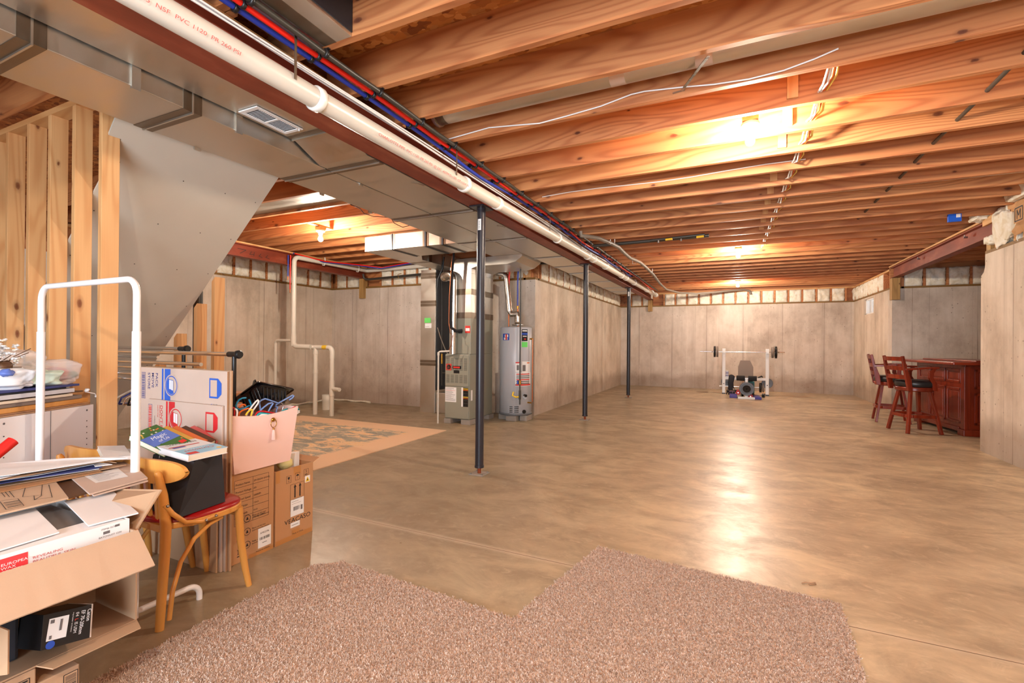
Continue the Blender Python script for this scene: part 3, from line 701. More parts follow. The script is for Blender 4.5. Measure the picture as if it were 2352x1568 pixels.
# ceiling register set into the right trunk
tr = thing('air_register', (-2.62, 2.01, 2.62), 'white louvred air register in the underside of the trunk duct', 'vent')
x0, x1, y0, y1, z = -2.70, -2.535, 1.85, 2.18, 2.626
m = MB(); fr = .025
m.box((x0, y0, z-.006), (x1, y0+fr, z+.001), 'white_metal'); m.box((x0, y1-fr, z-.006), (x1, y1, z+.001), 'white_metal'); m.box((x0, y0+fr, z-.006), (x0+fr, y1-fr, z+.001), 'white_metal'); m.box((x1-fr, y0+fr, z-.006), (x1, y1-fr, z+.001), 'white_metal')
m.box((x0+fr, (y0+y1)/2-.006, z-.005), (x1-fr, (y0+y1)/2+.006, z+.001), 'white_metal')
m.build('frame', tr, bevel=.002)
MB().box((x0+.01, y0+.01, z+.0012), (x1-.01, y1-.01, z+.0035), 'hole_dark').build('throat', tr)
ns = 22
for k in range(ns):
    y = y0+fr+.006+k*(y1-y0-2*fr-.01)/ns
    MB().obox((x0+fr, y, z-.004), (x1-x0-2*fr, 0, 0), (0, .0045, .003), (0, -.0008, .0014), 'white_metal').build('louver', tr)
MB().cyl((x1-.014, y1-.02, z-.02), (x1-.014, y1-.02, z-.004), .004, 'white_metal', n=8).build('damper_lever', tr)
# branch box and return drop at the furnace
t = thing('return_duct', (-4.6, 5.5, 2.53), 'boxy galvanized branch duct running left from the trunk over the furnace', 'duct')
MB().prism([(-3.245, 5.18, 2.53), (-4.77, 5.18, 2.53), (-4.77, 7.42, 2.53), (-4.40, 7.42, 2.53), (-4.40, 6.05, 2.53), (-4.20, 5.75, 2.53), (-3.245, 5.75, 2.53)], (0, 0, .205), 'galvanized').build('duct_body', t, bevel=.003)
for x in (-4.28, -3.72, -3.45):
    MB().box((x-.045, 5.176, 2.527), (x+.045, 5.75, 2.738), 'foil_tape').build('taped_seam', t); MB().box((x-.012, 5.168, 2.522), (x+.012, 5.75, 2.738), 'dark_duct_metal').build('drive_cleat', t)
MB().box((-4.773, 6.20, 2.527), (-4.38, 6.28, 2.7), 'foil_tape').build('taped_seam', t)
t = thing('return_duct', (-4.88, 7.15, 0), 'tall vertical galvanized return duct standing left of the furnace', 'duct')
MB().box((-5.045, 6.90, .0), (-4.735, 7.42, 2.525), 'galvanized').build('duct_body', t, bevel=.003)
MB().box((-4.733, 6.93, .40), (-4.728, 7.40, 2.52), 'dark_duct_metal').build('side_panel', t)  # dark sheet puts the shade of the right-hand side into the colour
MB().box((-4.733, 6.93, .0), (-4.06, 7.38, .36), 'galvanized').build('boot', t, bevel=.01)
for z in (2.42, 1.93, .88): MB().box((-5.048, 6.896, z-.05), (-4.732, 7.42, z+.05), 'foil_tape').build('taped_seam', t); MB().box((-5.05, 6.893, z-.004), (-4.73, 7.42, z+.004), 'galvanized').build('drive_cleat', t)
m = MB(); a = py(975, 730, 6.895); b = py(989, 741, 6.895)
m.rect((a.x, 6.897, b.z), (1, 0, 0), (0, 0, 1), b.x-a.x, a.z-b.z, 'green_sticker'); m.build('green_tag', t)
m = MB(); a = py(976, 742.5, 6.895); b = py(991, 753, 6.895)
m.rect((a.x, 6.897, b.z), (1, 0, 0), (0, 0, 1), b.x-a.x, a.z-b.z, 'white_label'); m.text('INSPECTED', (a.x+.01, 6.8965, b.z+.02), (1, 0, 0), (0, 0, 1), .016, 'ink_grey'); m.build('white_tag', t)
# ================================================================ furnace
FX0, FX1, FY0, FY1 = -4.035, -3.60, 6.165, 6.91
t = thing('furnace', (-3.82, 6.5, 0), 'grey-green upright gas furnace on concrete blocks below the branch duct', 'furnace')
MB().box((FX0, FY0, .075), (FX1, FY1, 1.066), 'furnace_grey').build('cabinet', t, bevel=.006)
MB().box((FX0+.005, FY0-.012, .575), (FX1-.012, FY0, 1.05), 'furnace_grey').build('upper_door', t, bevel=.004)
MB().box((FX0+.005, FY0-.012, .085), (FX1-.012, FY0, .568), 'furnace_grey').build('lower_door', t, bevel=.004)
for cx in range(5):
    for rz in ((.82, 1.02), (.63, .77)):
        m = MB(); xx = FX0+.03+cx*.078
        if cx in (0, 1) and rz[0] < .8: pass
        nz = int((rz[1]-rz[0])/.016)
        for q in range(nz): m.box((xx, FY0-.015, rz[0]+q*.016), (xx+.055, FY0-.0118, rz[0]+q*.016+.006), 'furnace_dark')
        m.build('louvers', t)
m = MB(); m.rect((FX0+.02, FY0-.0125, .815), (1, 0, 0), (0, 0, 1), .10, .10, 'red_sticker'); m.lathe([(.0, 0), (.036, 0)], (FX0+.07, FY0-.0135, .865), 'white_label', n=20, axis=(0, -1, 0)); m.text('Rheem', (FX0+.07, FY0-.0142, .857), (1, 0, 0), (0, 0, 1), .022, 'red_sticker', 'CENTER'); m.build('maker_badge', t)
MB().box((FX0+.145, FY0-.022, .845), (FX0+.29, FY0-.012, .885), 'black_plastic').box((FX0+.16, FY0-.0235, .853), (FX0+.275, FY0-.022, .876), 'red_sticker').build('badge', t)
MB().box((FX0+.165, FY0-.02, .775), (FX0+.26, FY0-.012, .82), 'black_plastic').build('sight_window', t)
def papers(t, x, z, w, h, nrm_y, seed, cols=1, name='label'):
    m = MB(); rr = random.Random(seed); m.rect((x, nrm_y, z), (1, 0, 0), (0, 0, 1), w, h, 'white_label')
    for q in range(int(h/.012)-1):
        zz = z+h-.012-q*.012
        mt = 'red_sticker' if rr.random() < .18 else 'ink_grey'
        m.rect((x+.008, nrm_y-.0006, zz-.003), (1, 0, 0), (0, 0, 1), (w-.016)*(.55+.45*rr.random()), .0035, mt)
    m.build(name, t)
papers(t, FX0+.01, .33, .20, .225, FY0-.0125, 3)
m = MB(); m.rect((FX0+.30, FY0-.0125, .27), (1, 0, 0), (0, 0, 1), .03, .29, 'white_label'); m.rect((FX0+.33, FY0-.0125, .27), (1, 0, 0), (0, 0, 1), .09, .29, 'black_plastic')
for zz in (.535, .41): m.rect((FX0+.33, FY0-.013, zz), (1, 0, 0), (0, 0, 1), .09, .012, 'yellow_sticker'); m.rect((FX0+.33, FY0-.013, zz-.02), (1, 0, 0), (0, 0, 1), .09, .009, 'hanger_orange')
for q in range(5): m.rect((FX0+.34, FY0-.013, .47-q*.04 if q < 3 else .5-q*.045), (1, 0, 0), (0, 0, 1), .07, .003, 'ink_grey')
m.build('warning_label', t)
m = MB(); m.rect((FX1+.0008, FY0+.04, .36), (0, 1, 0), (0, 0, 1), .05, .16, 'white_label'); m.build('side_label', t)
for a, b in (((FX0+.0, FY0-.03), (.12, .3)), ((FX1-.13, FY0-.03), (.16, .2)), ((FX1-.2, FY1-.15), (.22, .17))):
    tag(MB().box((a[0], a[1], 0), (a[0]+b[0], a[1]+b[1], .073), 'block_concrete').build('concrete_block', bevel=.004), {0: 'low concrete block under the front left furnace corner', 1: 'low concrete block under the front right furnace corner', 2: 'low concrete block under the rear right furnace corner'}[0 if a[0] == FX0 else (1 if a[1] < 6.3 else 2)], 'block')
t = thing('coil_cabinet', (-3.79, 6.55, 1.068), 'grey-green evaporator coil case standing on top of the furnace', 'furnace')
CX0, CX1, CY0, CY1 = -3.985, -3.60, 6.19, 6.91
MB().box((CX0, CY0, 1.068), (CX1, CY1, 1.63), 'furnace_grey').build('case', t, bevel=.005)
MB().rect((-3.70, CY0-.0012, 1.39), (1, 0, 0), (0, 0, 1), .09, .11, 'red_sticker').rect((-3.69, CY0-.0018, 1.42), (1, 0, 0), (0, 0, 1), .07, .045, 'white_label').build('notice', t)
for dz in (1.37, 1.44): MB().cyl((-3.88, CY0-.03, dz), (-3.88, CY0, dz), .018, 'black_plastic', n=12).build('port', t)
MB().box((-3.81, CY0-.02, 1.385), (-3.75, CY0, 1.42), 'black_plastic').build('latch', t)
t = thing('plenum', (-3.79, 6.55, 1.632), 'shiny galvanized plenum above the coil case with taped seams', 'duct')
MB().box((CX0+.0, CY0, 1.632), (CX1, CY1, 2.30), 'galvanized').build('duct_body', t, bevel=.003)
pr = [(CX0, 2.30), (CX0+.01, 2.40), (CX0+.05, 2.48), (CX0+.12, 2.525), (CX0+.3, 2.529), (-2.76, 2.529), (-2.76, 2.50), (-2.86, 2.43), (-3.0, 2.40), (-3.5, 2.40), (CX1, 2.37), (CX1, 2.30)]
MB().prism([(x, CY0, z) for x, z in pr], (0, CY1-CY0, 0), 'galvanized').build('elbow', t, bevel=.002)
for z in (1.66, 2.02): MB().box((CX0-.003, CY0-.003, z-.045), (CX1+.003, CY1+.003, z+.045), 'foil_tape').build('taped_seam', t)
t = thing('flue_pipe', (-3.86, 6.13, 1.07), 'shiny round metal flue rising from the furnace and turning back', 'pipe')
fx, fy = -3.868, 6.40
fy = CY0-.075
z1 = py(1064, 630, fy).z
MB().cyl((fx, fy, 1.068), (fx, fy, 1.72), .055, 'flue_metal', n=28).build('pipe_section', t)
MB().cyl((fx, fy, 1.70), (fx, fy, 2.20), .0565, 'flue_metal', n=28).build('pipe_section', t)
pts = [(fx, fy, 2.19)]+[(fx-.10+.10*math.cos(a), fy+.02*(1-math.cos(a)), 2.20+.10*math.sin(a)) for a in [i*math.pi/12 for i in range(1, 7)]]+[(fx-.22, fy+.1, 2.30)]
MB().tube(pts, .057, 'flue_metal', n=20).build('elbow', t)
MB().ball((fx-.26, fy+.16, 2.28), .075, 'flue_metal', nu=20, nv=14).build('elbow', t)
MB().cyl((fx-.26, fy+.18, 2.28), (fx-.30, CY0+.9, 2.33), .057, 'flue_metal', n=20).build('pipe_section', t)
MB().cyl((fx, fy, 1.70), (fx, fy, 1.715), .0585, 'flue_metal', n=28).build('crimp_ring', t); MB().cyl((fx, fy, 2.18), (fx, fy, 2.195), .0595, 'flue_metal', n=28).build('crimp_ring', t)
pp = [(1042, 575), (1040, 600), (1037, 640), (1035, 690), (1034, 735), (1036, 752), (1043, 760), (1052, 758)]
pts = [py(x, y, 6.02) for x, y in pp]
tag(MB().tube([(p.x, 6.02 if i < 6 else 6.02+.06*(i-5), p.z) for i, p in enumerate(pts)], .022, 'black_foam', n=14).build('suction_line'), 'black foam-wrapped refrigerant line curving into the coil case', 'pipe')
pp = [(1040, 572), (1036, 620), (1032, 680), (1031, 740), (1034, 765), (1040, 770), (1037, 790), (1031, 804)]
tag(MB().tube([py(x, y, 5.99) for x, y in pp], .005, 'copper', n=8).build('copper_line'), 'thin copper line hanging beside the black foam-wrapped pipe', 'pipe')
pp = [(1020, 590), (1017, 615), (1006, 640), (1004, 665), (1004, 700), (1003, 748)]
o = MB().tube([py(x, y, 6.5) for x, y in pp], .012, 'black_plastic', n=8).build('thermostat_cable'); tag(o, 'dark flexible conduit hanging in front of the return duct', 'cable')
pp = [(1005, 752), (1012, 775), (1022, 800), (1028, 812)]
tag(MB().tube([py(x, y, 6.5) for x, y in pp]+[Vector((-4.00, 6.5, 1.064))], .009, 'grey_hose', n=8).build('flexible_conduit'), 'grey flexible conduit slanting down to the furnace top', 'cable')
t = thing('gas_pipe', (-4.2, 6.55, .6), 'thin black gas pipe with brass valve rising left of the furnace', 'pipe')
p0, p1 = py(1015, 585, 6.6), py(1015, 885, 6.6)
MB().cyl(p0, p1, .011, 'black_pipe', n=10).build('pipe_section', t)
MB().cyl(py(1015, 812, 6.6), py(1015, 835, 6.6), .017, 'brass', n=10).build('valve', t)
MB().cyl(py(1015, 856, 6.6), (FX0, 6.6, py(1015, 856, 6.6).z), .011, 'black_pipe', n=10).build('pipe_section', t)
t = thing('condensate_drain', (-4.0, 6.06, 0), 'white PVC condensate drain dropping to the floor left of the furnace', 'pipe')
zt = py(1006, 807, 6.06).z; xx = py(1006.5, 900, 6.06).x
MB().tube([(xx, 6.06, 0), (xx, 6.06, zt-.03), (xx+.01, 6.06, zt-.008), (xx+.03, 6.06, zt), (-3.90, 6.10, zt+.01), (-3.88, 6.19, zt+.015)], .0135, 'pvc', n=12).build('pipe_section', t)
MB().cyl((xx, 6.06, zt-.06), (xx, 6.06, zt-.01), .018, 'pvc', n=14).build('fitting', t)
# ================================================================ water heater
HX, HY, HR = -3.225, 7.02, .265
t = thing('water_heater', (HX, HY, 0.085), 'tall pale grey cylindrical gas water heater on concrete blocks', 'water heater')
MB().lathe([(HR-.02, .10), (HR, .105), (HR, 1.485), (HR-.012, 1.497), (HR-.04, 1.505), (.05, 1.51)], (HX, HY, 0), 'heater_grey', n=64).build('tank', t)
MB().lathe([(HR-.05, .085), (HR+.004, .09), (HR+.006, .12), (HR+.001, .125)], (HX, HY, 0), 'heater_dark', n=48).build('base_ring', t)
def on_tank(ax, z0, z1, w, R, mat, m):     # curved patch facing the room; ax = angle from -Y towards +X
    a0 = math.radians(ax); k = 8; vs = []
    for i in range(k+1):
        a = a0+(i/k-.5)*w/R; vs += [(HX+R*math.sin(a), HY-R*math.cos(a), z0), (HX+R*math.sin(a), HY-R*math.cos(a), z1)]
    m.add(vs, [(2*i, 2*i+2, 2*i+3, 2*i+1) for i in range(k)], mat, True)
cang = math.degrees(math.atan2(-HX, HY))    # towards the camera
def hp(x, y):                              # angle/height on the tank for a photo pixel
    best = None
    for i in range(-80, 81):
        a = math.radians(cang+i); P = Vector((HX+HR*math.sin(a), HY-HR*math.cos(a), 0)); d = P-CAM; z = d.dot(_f)
        xx = 1176+FPX*d.dot(_r)/z; 
        if best is None or abs(xx-x) < best[0]: best = (abs(xx-x), cang+i, P)
    P = best[2]; q = _ray(x, y); tt = math.hypot(P.x, P.y)/math.hypot(q.x, q.y); return best[1], CAM.z+q.z*tt
def patch(xa, ya, xb, yb, mat, lift, m):
    a0, z1 = hp(xa, ya); a1, z0 = hp(xb, yb); R = HR+lift; on_tank((a0+a1)/2, z0, z1, math.radians(a1-a0)*R, R, mat, m)
m = MB(); patch(1154, 766, 1168, 781, 'blue_sticker', .001, m); patch(1158, 768, 1166, 774, 'white_label', .0015, m); patch(1156, 775, 1164, 780, 'white_label', .0015, m); patch(1160, 767, 1163, 780, 'red_sticker', .0018, m); m.build('logo_sticker', t)
m = MB(); patch(1197, 756, 1210, 783, 'black_plastic', .001, m); patch(1198, 758, 1209, 761, 'white_label', .0016, m); patch(1197, 764, 1210, 769, 'blue_sticker', .0016, m); patch(1199, 771, 1208, 773, 'white_label', .0016, m); patch(1202, 777, 1206, 780, 'red_sticker', .0016, m); m.build('rating_plate', t)
m = MB(); patch(1197, 785, 1210, 797, 'green_sticker', .001, m); m.build('green_sticker', t)
m = MB(); patch(1183, 831, 1194, 854, 'white_label', .001, m); patch(1183, 831, 1194, 834, 'red_sticker', .0016, m); patch(1186, 838, 1191, 850, 'ink_grey', .0016, m); patch(1183, 855, 1217, 885, 'white_label', .001, m); patch(1198, 830, 1216, 856, 'white_label', .001, m)
for q in range(6): patch(1185, 858+q*4.2, 1215, 859.4+q*4.2, 'ink_grey' if q % 3 else 'red_sticker', .0017, m)
patch(1209, 832, 1215, 834, 'hanger_orange', .0017, m); patch(1199, 838, 1206, 852, 'ink_grey', .0017, m); patch(1183, 882, 1217, 884, 'red_sticker', .0018, m); m.build('instruction_label', t)
for q in range(5):
    for a in ((1170, 1177), (1181, 1191)):
        m = MB(); patch(a[0], 933+q*4, a[1], 935+q*4, 'black_plastic', .001, m); m.build('air_slot', t)
m = MB(); patch(1196, 898, 1214, 928, 'heater_grey', .012, m)
aa, zz = hp(1204, 908)
P = lambda a, z, R: (HX+R*math.sin(math.radians(a)), HY-R*math.cos(math.radians(a)), z)
MB().cyl(P(aa, zz, HR), P(aa, zz, HR+.05), .022, 'black_plastic', n=16).cyl(P(aa, zz-.03, HR), P(aa, zz-.03, HR+.03), .03, 'heater_grey', n=16).build('gas_valve', t)
aa, zz = hp(1212, 924); MB().cyl(P(aa, zz, HR), P(aa, zz, HR+.07), .012, 'brass', n=10).build('drain_tap', t)
aa, zz = hp(1203, 945); MB().cyl(P(aa, zz, HR), P(aa, zz, HR+.02), .03, 'black_plastic', n=16).build('sight_port', t)
aa, zz = hp(1216, 778); MB().cyl(P(aa, zz, HR), P(aa, zz, HR+.05), .014, 'brass', n=10).tube([P(aa, zz, HR+.05), P(aa, zz-.1, HR+.05), P(aa, .3, HR+.05)], .01, 'copper', n=8).build('relief_valve', t)
for q, (xa, xb) in enumerate(((-.24, -.10), (-.06, .12), (.14, .26))):
    o = MB().box((HX+xa, HY-.24+abs(q-1)*.1, 0), (HX+xb, HY+.1, .084), 'block_concrete').build('concrete_block', bevel=.004)
    tag(o, ['left', 'middle', 'right'][q]+' low concrete block under the water heater', 'block')
t = thing('flue_pipe', (HX, HY, 1.53), 'dented metal vent pipe slanting up left from the water heater', 'pipe')
MB().lathe([(.09, 1.53), (.10, 1.545), (.055, 1.56), (.05, 1.60), (.052, 1.68)], (HX+.03, HY, 0), 'flue_metal', n=24).build('draft_hood', t)
a = Vector((HX+.03, HY, 1.67)); b = py(1171, 722, HY); c = py(1163, 640, HY+.0)
MB().tube([a, a+Vector((0, 0, .05)), Vector((b.x+.03, HY, b.z+.0)), Vector((b.x-.005, HY, b.z+.06))], .045, 'flue_metal', n=18).build('elbow', t)
MB().cyl((b.x-.005, HY, b.z+.05), c, .047, 'flue_metal', n=24).build('pipe_section', t)
MB().tube([c, c+Vector((-.01, 0, .05)), c+Vector((-.06, 0, .085)), c+Vector((-.12, 0, .09))], .048, 'flue_metal', n=18).build('elbow', t)
MB().cyl(c+Vector((-.11, 0, .09)), (CX1+.01, HY, c.z+.10), .047, 'flue_metal', n=24).build('pipe_section', t)
for (xa, ya), (xb, yb), (xc, yc), mt, nm, lab in (((1173, 590), (1168, 690), (1168.5, 752), 'pex_red', 'hot_water_pipe', 'red hot-water pipe dropping to the top of the water heater'), ((1192, 590), (1189, 705), (1190, 752), 'pex_blue', 'cold_water_pipe', 'blue cold-water pipe dropping to the top of the water heater')):
    p0, p1, p2 = py(xa, ya, HY), py(xb, yb, HY), py(xc, yc, HY); t = thing(nm, p2, lab, 'pipe')
    mid = (p0+p1)/2+Vector((-.01, 0, 0))
    MB().tube([Vector((p0.x, HY, 2.75)), p0, mid, p1], .013, mt, n=12).build('pex_section', t); MB().cyl(p1, (p2.x, HY, 1.50), .011, 'copper', n=12).build('copper_section', t); MB().cyl(p1+Vector((0, 0, .02)), p1-Vector((0, 0, .03)), .017, 'brass', n=12).build('coupling', t)
t = thing('gas_pipe', (HX+.09, HY-.33, .4), 'long black gas pipe hanging in front of the water heater', 'pipe')
gy = HY-HR-.06; xg = py(1195.5, 700, gy).x
MB().cyl((xg, gy, py(1195, 929, gy).z), (xg, gy, 2.7), .011, 'black_pipe', n=12).build('pipe_section', t)
zq = py(1195, 911, gy).z; MB().cyl((xg, gy, zq-.04), (xg, gy, zq+.10), .018, 'black_pipe', n=12).build('tee', t)
zq = py(1195, 879, gy).z; MB().cyl((xg, gy, zq-.025), (xg, gy, zq+.04), .02, 'brass', n=12).box((xg-.035, gy-.03, zq-.02), (xg-.012, gy-.02, zq+.04), 'blue_sticker').build('shutoff_valve', t)
q0 = py(1176, 907, gy); MB().tube([(xg, gy, py(1195, 911, gy).z), ((xg+q0.x)/2, gy, py(1185, 912, gy).z), (q0.x, gy+.02, q0.z-.01), (q0.x+.01, gy+.03, q0.z+.05)], .014, 'yellow_sticker', n=10).build('flexible_connector', t)
# black gas main along the joists over the water heater
tag(MB().tube([gz0, (gz0+gz1)/2, (-2.80, 7.3, gz1.z-.005), (-2.77, 7.3, gz1.z+.01), (-2.765, 7.3, 2.62), (-2.765, 7.3, 2.74)], .020, 'black_pipe', n=12).build('gas_pipe'), 'black gas main crossing under the joists above the water heater', 'pipe')
# ================================================================ bath rough-in pipes
t = thing('vent_piping', (-6.5, 5.75, 0), 'branching cream PVC waste and vent pipes rising from the floor near the back wall', 'pipe')
yv = 5.62; xv = -6.72
def elbow(c, d1, d2, r, R, n=6):     # corner at c, entering along d1, leaving along d2
    c, d1, d2 = Vector(c), Vector(d1), Vector(d2); return [c-d1*R*(1-math.sin(i/n*math.pi/2))+d2*R*(1-math.cos(i/n*math.pi/2)) for i in range(n+1)]
zl = 1.155; z2 = 2.67
pts = elbow((xv, yv, z2), (0, 0, 1), (0, 1, 0), 0, .09)
MB().tube([(xv, yv, zl+.1)]+pts+[(xv, YB-.16, z2+.01)], .038, 'pvc', n=18).build('vertical_pipe', t)
MB().tube([(xv, yv, zl+.22)]+elbow((xv, yv, zl), (0, 0, -1), (1, .1, 0), 0, .08)+[(xv+.30, yv+.09, zl-.005)], .041, 'pvc', n=18).build('elbow', t)
xa_, xb_, ya_ = -6.44, -6.06, 5.835
MB().tube([(xv+.2, yv+.07, zl-.003), (xa_-.05, ya_-.03, zl-.01), (xa_, ya_, zl-.01), (xb_-.09, ya_, zl-.012)], .036, 'pvc', n=16).build('cross_pipe', t)
MB().tube([(xb_-.1, ya_, zl-.012)]+elbow((xb_, ya_, zl-.012), (1, 0, 0), (0, 0, -1), 0, .08)+[(xb_, ya_, zl-.2)], .040, 'pvc', n=18).build('elbow', t)
MB().cyl((xb_, ya_, 0), (xb_, ya_, zl-.15), .036, 'pvc', n=20).build('standpipe', t); MB().cyl((xa_, ya_, 0), (xa_, ya_, zl-.02), .037, 'pvc', n=20).build('standpipe', t)
MB().cyl((xa_, ya_, zl-.13), (xa_, ya_, zl-.06), .044, 'pvc', n=20).build('fitting', t); MB().cyl((xa_, ya_, .70), (xa_, ya_, .76), .042, 'pvc', n=20).build('fitting', t)
zt = .455; MB().cyl((xb_, ya_, zt-.12), (xb_, ya_, zt+.13), .043, 'pvc', n=20).build('fitting', t); MB().cyl((xb_, ya_, zt), (xb_+.20, ya_-.03, zt-.005), .032, 'pvc', n=18).build('stub', t)
MB().cyl((xa_+.17, ya_, zl-.011), (xa_+.27, ya_, zl-.011), .0366, 'yellow_sticker', n=16).build('yellow_tape', t)
xl_ = py(633, 800, yv).x; zl2 = 1.255
MB().tube([(xv-.0, yv, zl2)]+elbow((xl_, yv, zl2), (-1, 0, 0), (0, 0, -1), 0, .06)+[(xl_, yv, 0)], .025, 'pvc', n=14).build('side_branch', t)
MB().cyl((xv, yv, zl2-.09), (xv, yv, zl2+.08), .045, 'pvc', n=18).build('fitting', t)
MB().tube([(xv, YB-.18, z2+.01)]+elbow((xv, YB-.10, z2+.01), (0, 1, 0), (1, 0, 0), 0, .07)+[(-5.06, YB-.10, z2+.03)], .040, 'pvc', n=18).build('horizontal_pipe', t)
for y in (6.25, 7.1): MB().tube([(xv+.03, y, ZJ), (xv+.045, y, z2), (xv+.02, y, z2-.05), (xv-.03, y, z2-.04)], .008, 'pvc_white', n=8).build('pipe_hook', t)
tag(MB().lathe([(.085, 0), (.085, .14), (.088, .15), (.088, .27), (.08, .272)], (-6.72, 6.36, 0), 'pvc', n=24).build('capped_drain_stub'), 'wide capped cream drain stub standing on the floor behind the pipes', 'pipe')
t = thing('black_water_pipe', (-5.9, 7.33, 2.5), 'black pipe with an elbow running level above the back left wall', 'pipe')
MB().tube([(-6.70, YB-.22, 2.60), (-6.70, YB-.20, 2.52), (-6.66, YB-.18, 2.495), (-6.60, YB-.16, 2.49), (-5.05, YB-.16, 2.53)], .024, 'black_pipe', n=12).build('pipe_section', t)
for x in (-5.85,): MB().tube([(x, YB-.10, 2.58), (x-.01, YB-.19, 2.54), (x, YB-.17, 2.47)], .006, 'brass', n=6).build('pipe_hook', t)
for dx, mt, lab in ((0, 'pex_red', 'thin red water line looping over the left steel beam'), (-.035, 'pex_blue', 'thin blue water line looping over the left steel beam')):
    zf = 2.12 if dx == 0 else 2.34; xx = -6.79+dx
    t = thing('water_line', (xx, 5.6, zf), lab, 'pipe')
    MB().tube([(xx, 5.60+dx*.5, zf), (xx+.005, 5.60+dx*.5, 2.70)], .011, mt, n=10).build('drop', t)
    MB().tube([(xx+.03, 5.66, 2.735-dx*.2), (xx+.15, 6.2, 2.68+dx*.3), (xx+.36, 6.8, 2.70+dx*.3), (xx+.6, YB-.25, 2.69+dx*.5), (-5.6, YB-.25, 2.74+dx*.5), (-4.9, YB-.25, 2.75+dx*.4)], .011, mt, n=10).build('run', t)
    MB().cyl((xx, 5.60+dx*.5, zf-.06), (xx, 5.60+dx*.5, zf+.01), .009, 'copper', n=10).build('end_fitting', t)
tag(MB().tube([(-7.68+.02, 5.9+i*.12, .018+.008*math.sin(i*2.1)) if i < 13 else (-7.6+(i-13)*.12, 7.40, .02+.008*math.sin(i*1.7)) for i in range(22)], [.018+.006*math.sin(i*1.9) for i in range(22)], 'fiberglass', n=8).build('foam_bead'), 'lumpy white foam bead along the floor at the back left corner', 'sealant')
# ================================================================ overhead pipes along the red beam
t = thing('drain_pipe', (-2.0, 5, 2.5), 'long white PVC drain pipe running along the red beam', 'pipe')
zp = lambda y: 2.528+.0095*(y-1.8)
MB().cyl((-2.0, -2.5, zp(-2.5)), (-2.0, YF-.25, zp(YF-.25)), .0535, 'pvc', n=36).build('pipe_section', t)
for y, wd, r in ((1.78, .05, .064), (3.29, .05, .064), (3.88, .07, .059), (5.55, .05, .064), (6.9, .05, .064), (7.2, .1, .061), (8.0, .05, .064), (9.3, .05, .064), (9.7, .1, .061), (10.6, .05, .064), (12.3, .06, .064), (13.1, .06, .064), (13.8, .1, .062)):
    MB().lathe([(.0535, 0), (r, .004), (r, wd-.01), (.0535, wd)], (-2.0, y, zp(y)), 'pvc_white', n=32, axis=(0, 1, 0)).build('coupling', t)
MB().text('CHARLOTTE PIPE  PVC 1120  PR 260 PSI  @ 23C  ASTM D-1785  CP-112-P  NSF', (-1.9500, 2.22, zp(2.22)-.034), (0, 1, .0095), (.42, 0, .9), .024, 'red_print', sx=1.35, lift=.003).build('red_printing', t)
MB().text('TYPE 1 ASTM D-2665  NSF  PVC 1120  PR 260 PSI', (-1.9500, .72, zp(.72)-.034), (0, 1, .0095), (.42, 0, .9), .022, 'red_print', sx=1.35, lift=.003).build('red_printing', t)
for y in (1.62, 3.1, 5.15, 6.4, 8.9, 11.4): MB().box((-1.942, y-.007, zp(y)+.0), (-1.939, y+.007, ZJ), 'foil_tape').build('hanger_strap', t)
def along(name, label, x, z, r, mat, wob, y0=-2.4, y1=14.1, cat='pipe'):
    pts = []; y = y0
    while y <= y1:
        pts.append((x+wob(y)[0], y, z+wob(y)[1])); y += .2
    return tag(MB().tube(pts, r, mat, n=12).build(name), label, cat)
along('water_pipe', 'black service pipe clipped under the joists beside the red water pipe', -1.918, ZJ-.022, .015, 'black_pipe', lambda y: (0, -.004*math.sin(y*7.5)), y1=13.6)
along('water_pipe', 'long red water pipe clipped between the blue and the black pipes', -1.972, ZJ-.022, .0135, 'pex_red', lambda y: (-.012*math.sin(y*1.1) if y > 5 else 0, -.004*math.sin(y*5)-(.02*max(0, math.sin((y-6)*2.2)) if y > 5.8 else 0)), y1=13.4)
along('water_pipe', 'long blue water pipe clipped beside the red water pipe', -2.024, ZJ-.022, .0135, 'pex_blue', lambda y: (0, -.035*math.exp(-((y-3.6)/.5)**2)-(.03*abs(math.sin(y*2.0)) if y > 6 else 0)), y1=10.5)
for i, y in enumerate(JY[1:26]):
    yy = y-.019; m = MB()
    for x, r in ((-1.918, .0175), (-1.972, .016), (-2.024, .016)):
        m.lathe([(r, -.009), (r+.006, -.008), (r+.006, .008), (r, .009)], (x, yy, ZJ-.022), 'black_plastic', n=14, axis=(0, 1, 0))
    m.box((-2.04, yy-.008, ZJ-.006), (-1.89, yy+.008, ZJ-.001), 'black_plastic')
    tag(m.build('pipe_clip'), ORD[i]+' of the black triple clips holding the coloured pipes to the joists', 'clip', 'black clips holding the coloured pipes')
rr = random.Random(3)
for i, (dx, mt, r) in enumerate(((0, 'white_cable', .006), (.013, 'white_cable', .0055), (.026, 'white_cable', .0055), (.008, 'white_cable', .005), (-.012, 'copper', .004))):
    ph = rr.random()*6
    along('electric_cable', ['leftmost white', 'second white', 'third white', 'uppermost white', 'thin copper'][i]+' cable of the bundle beside the PVC drain pipe', -2.075+dx, 2.70-.012*(i % 2), r, mt, lambda y, ph=ph: (.012*math.sin(y*1.3+ph), .008*math.sin(y*2.1+ph)), y1=9.5, cat='cable')
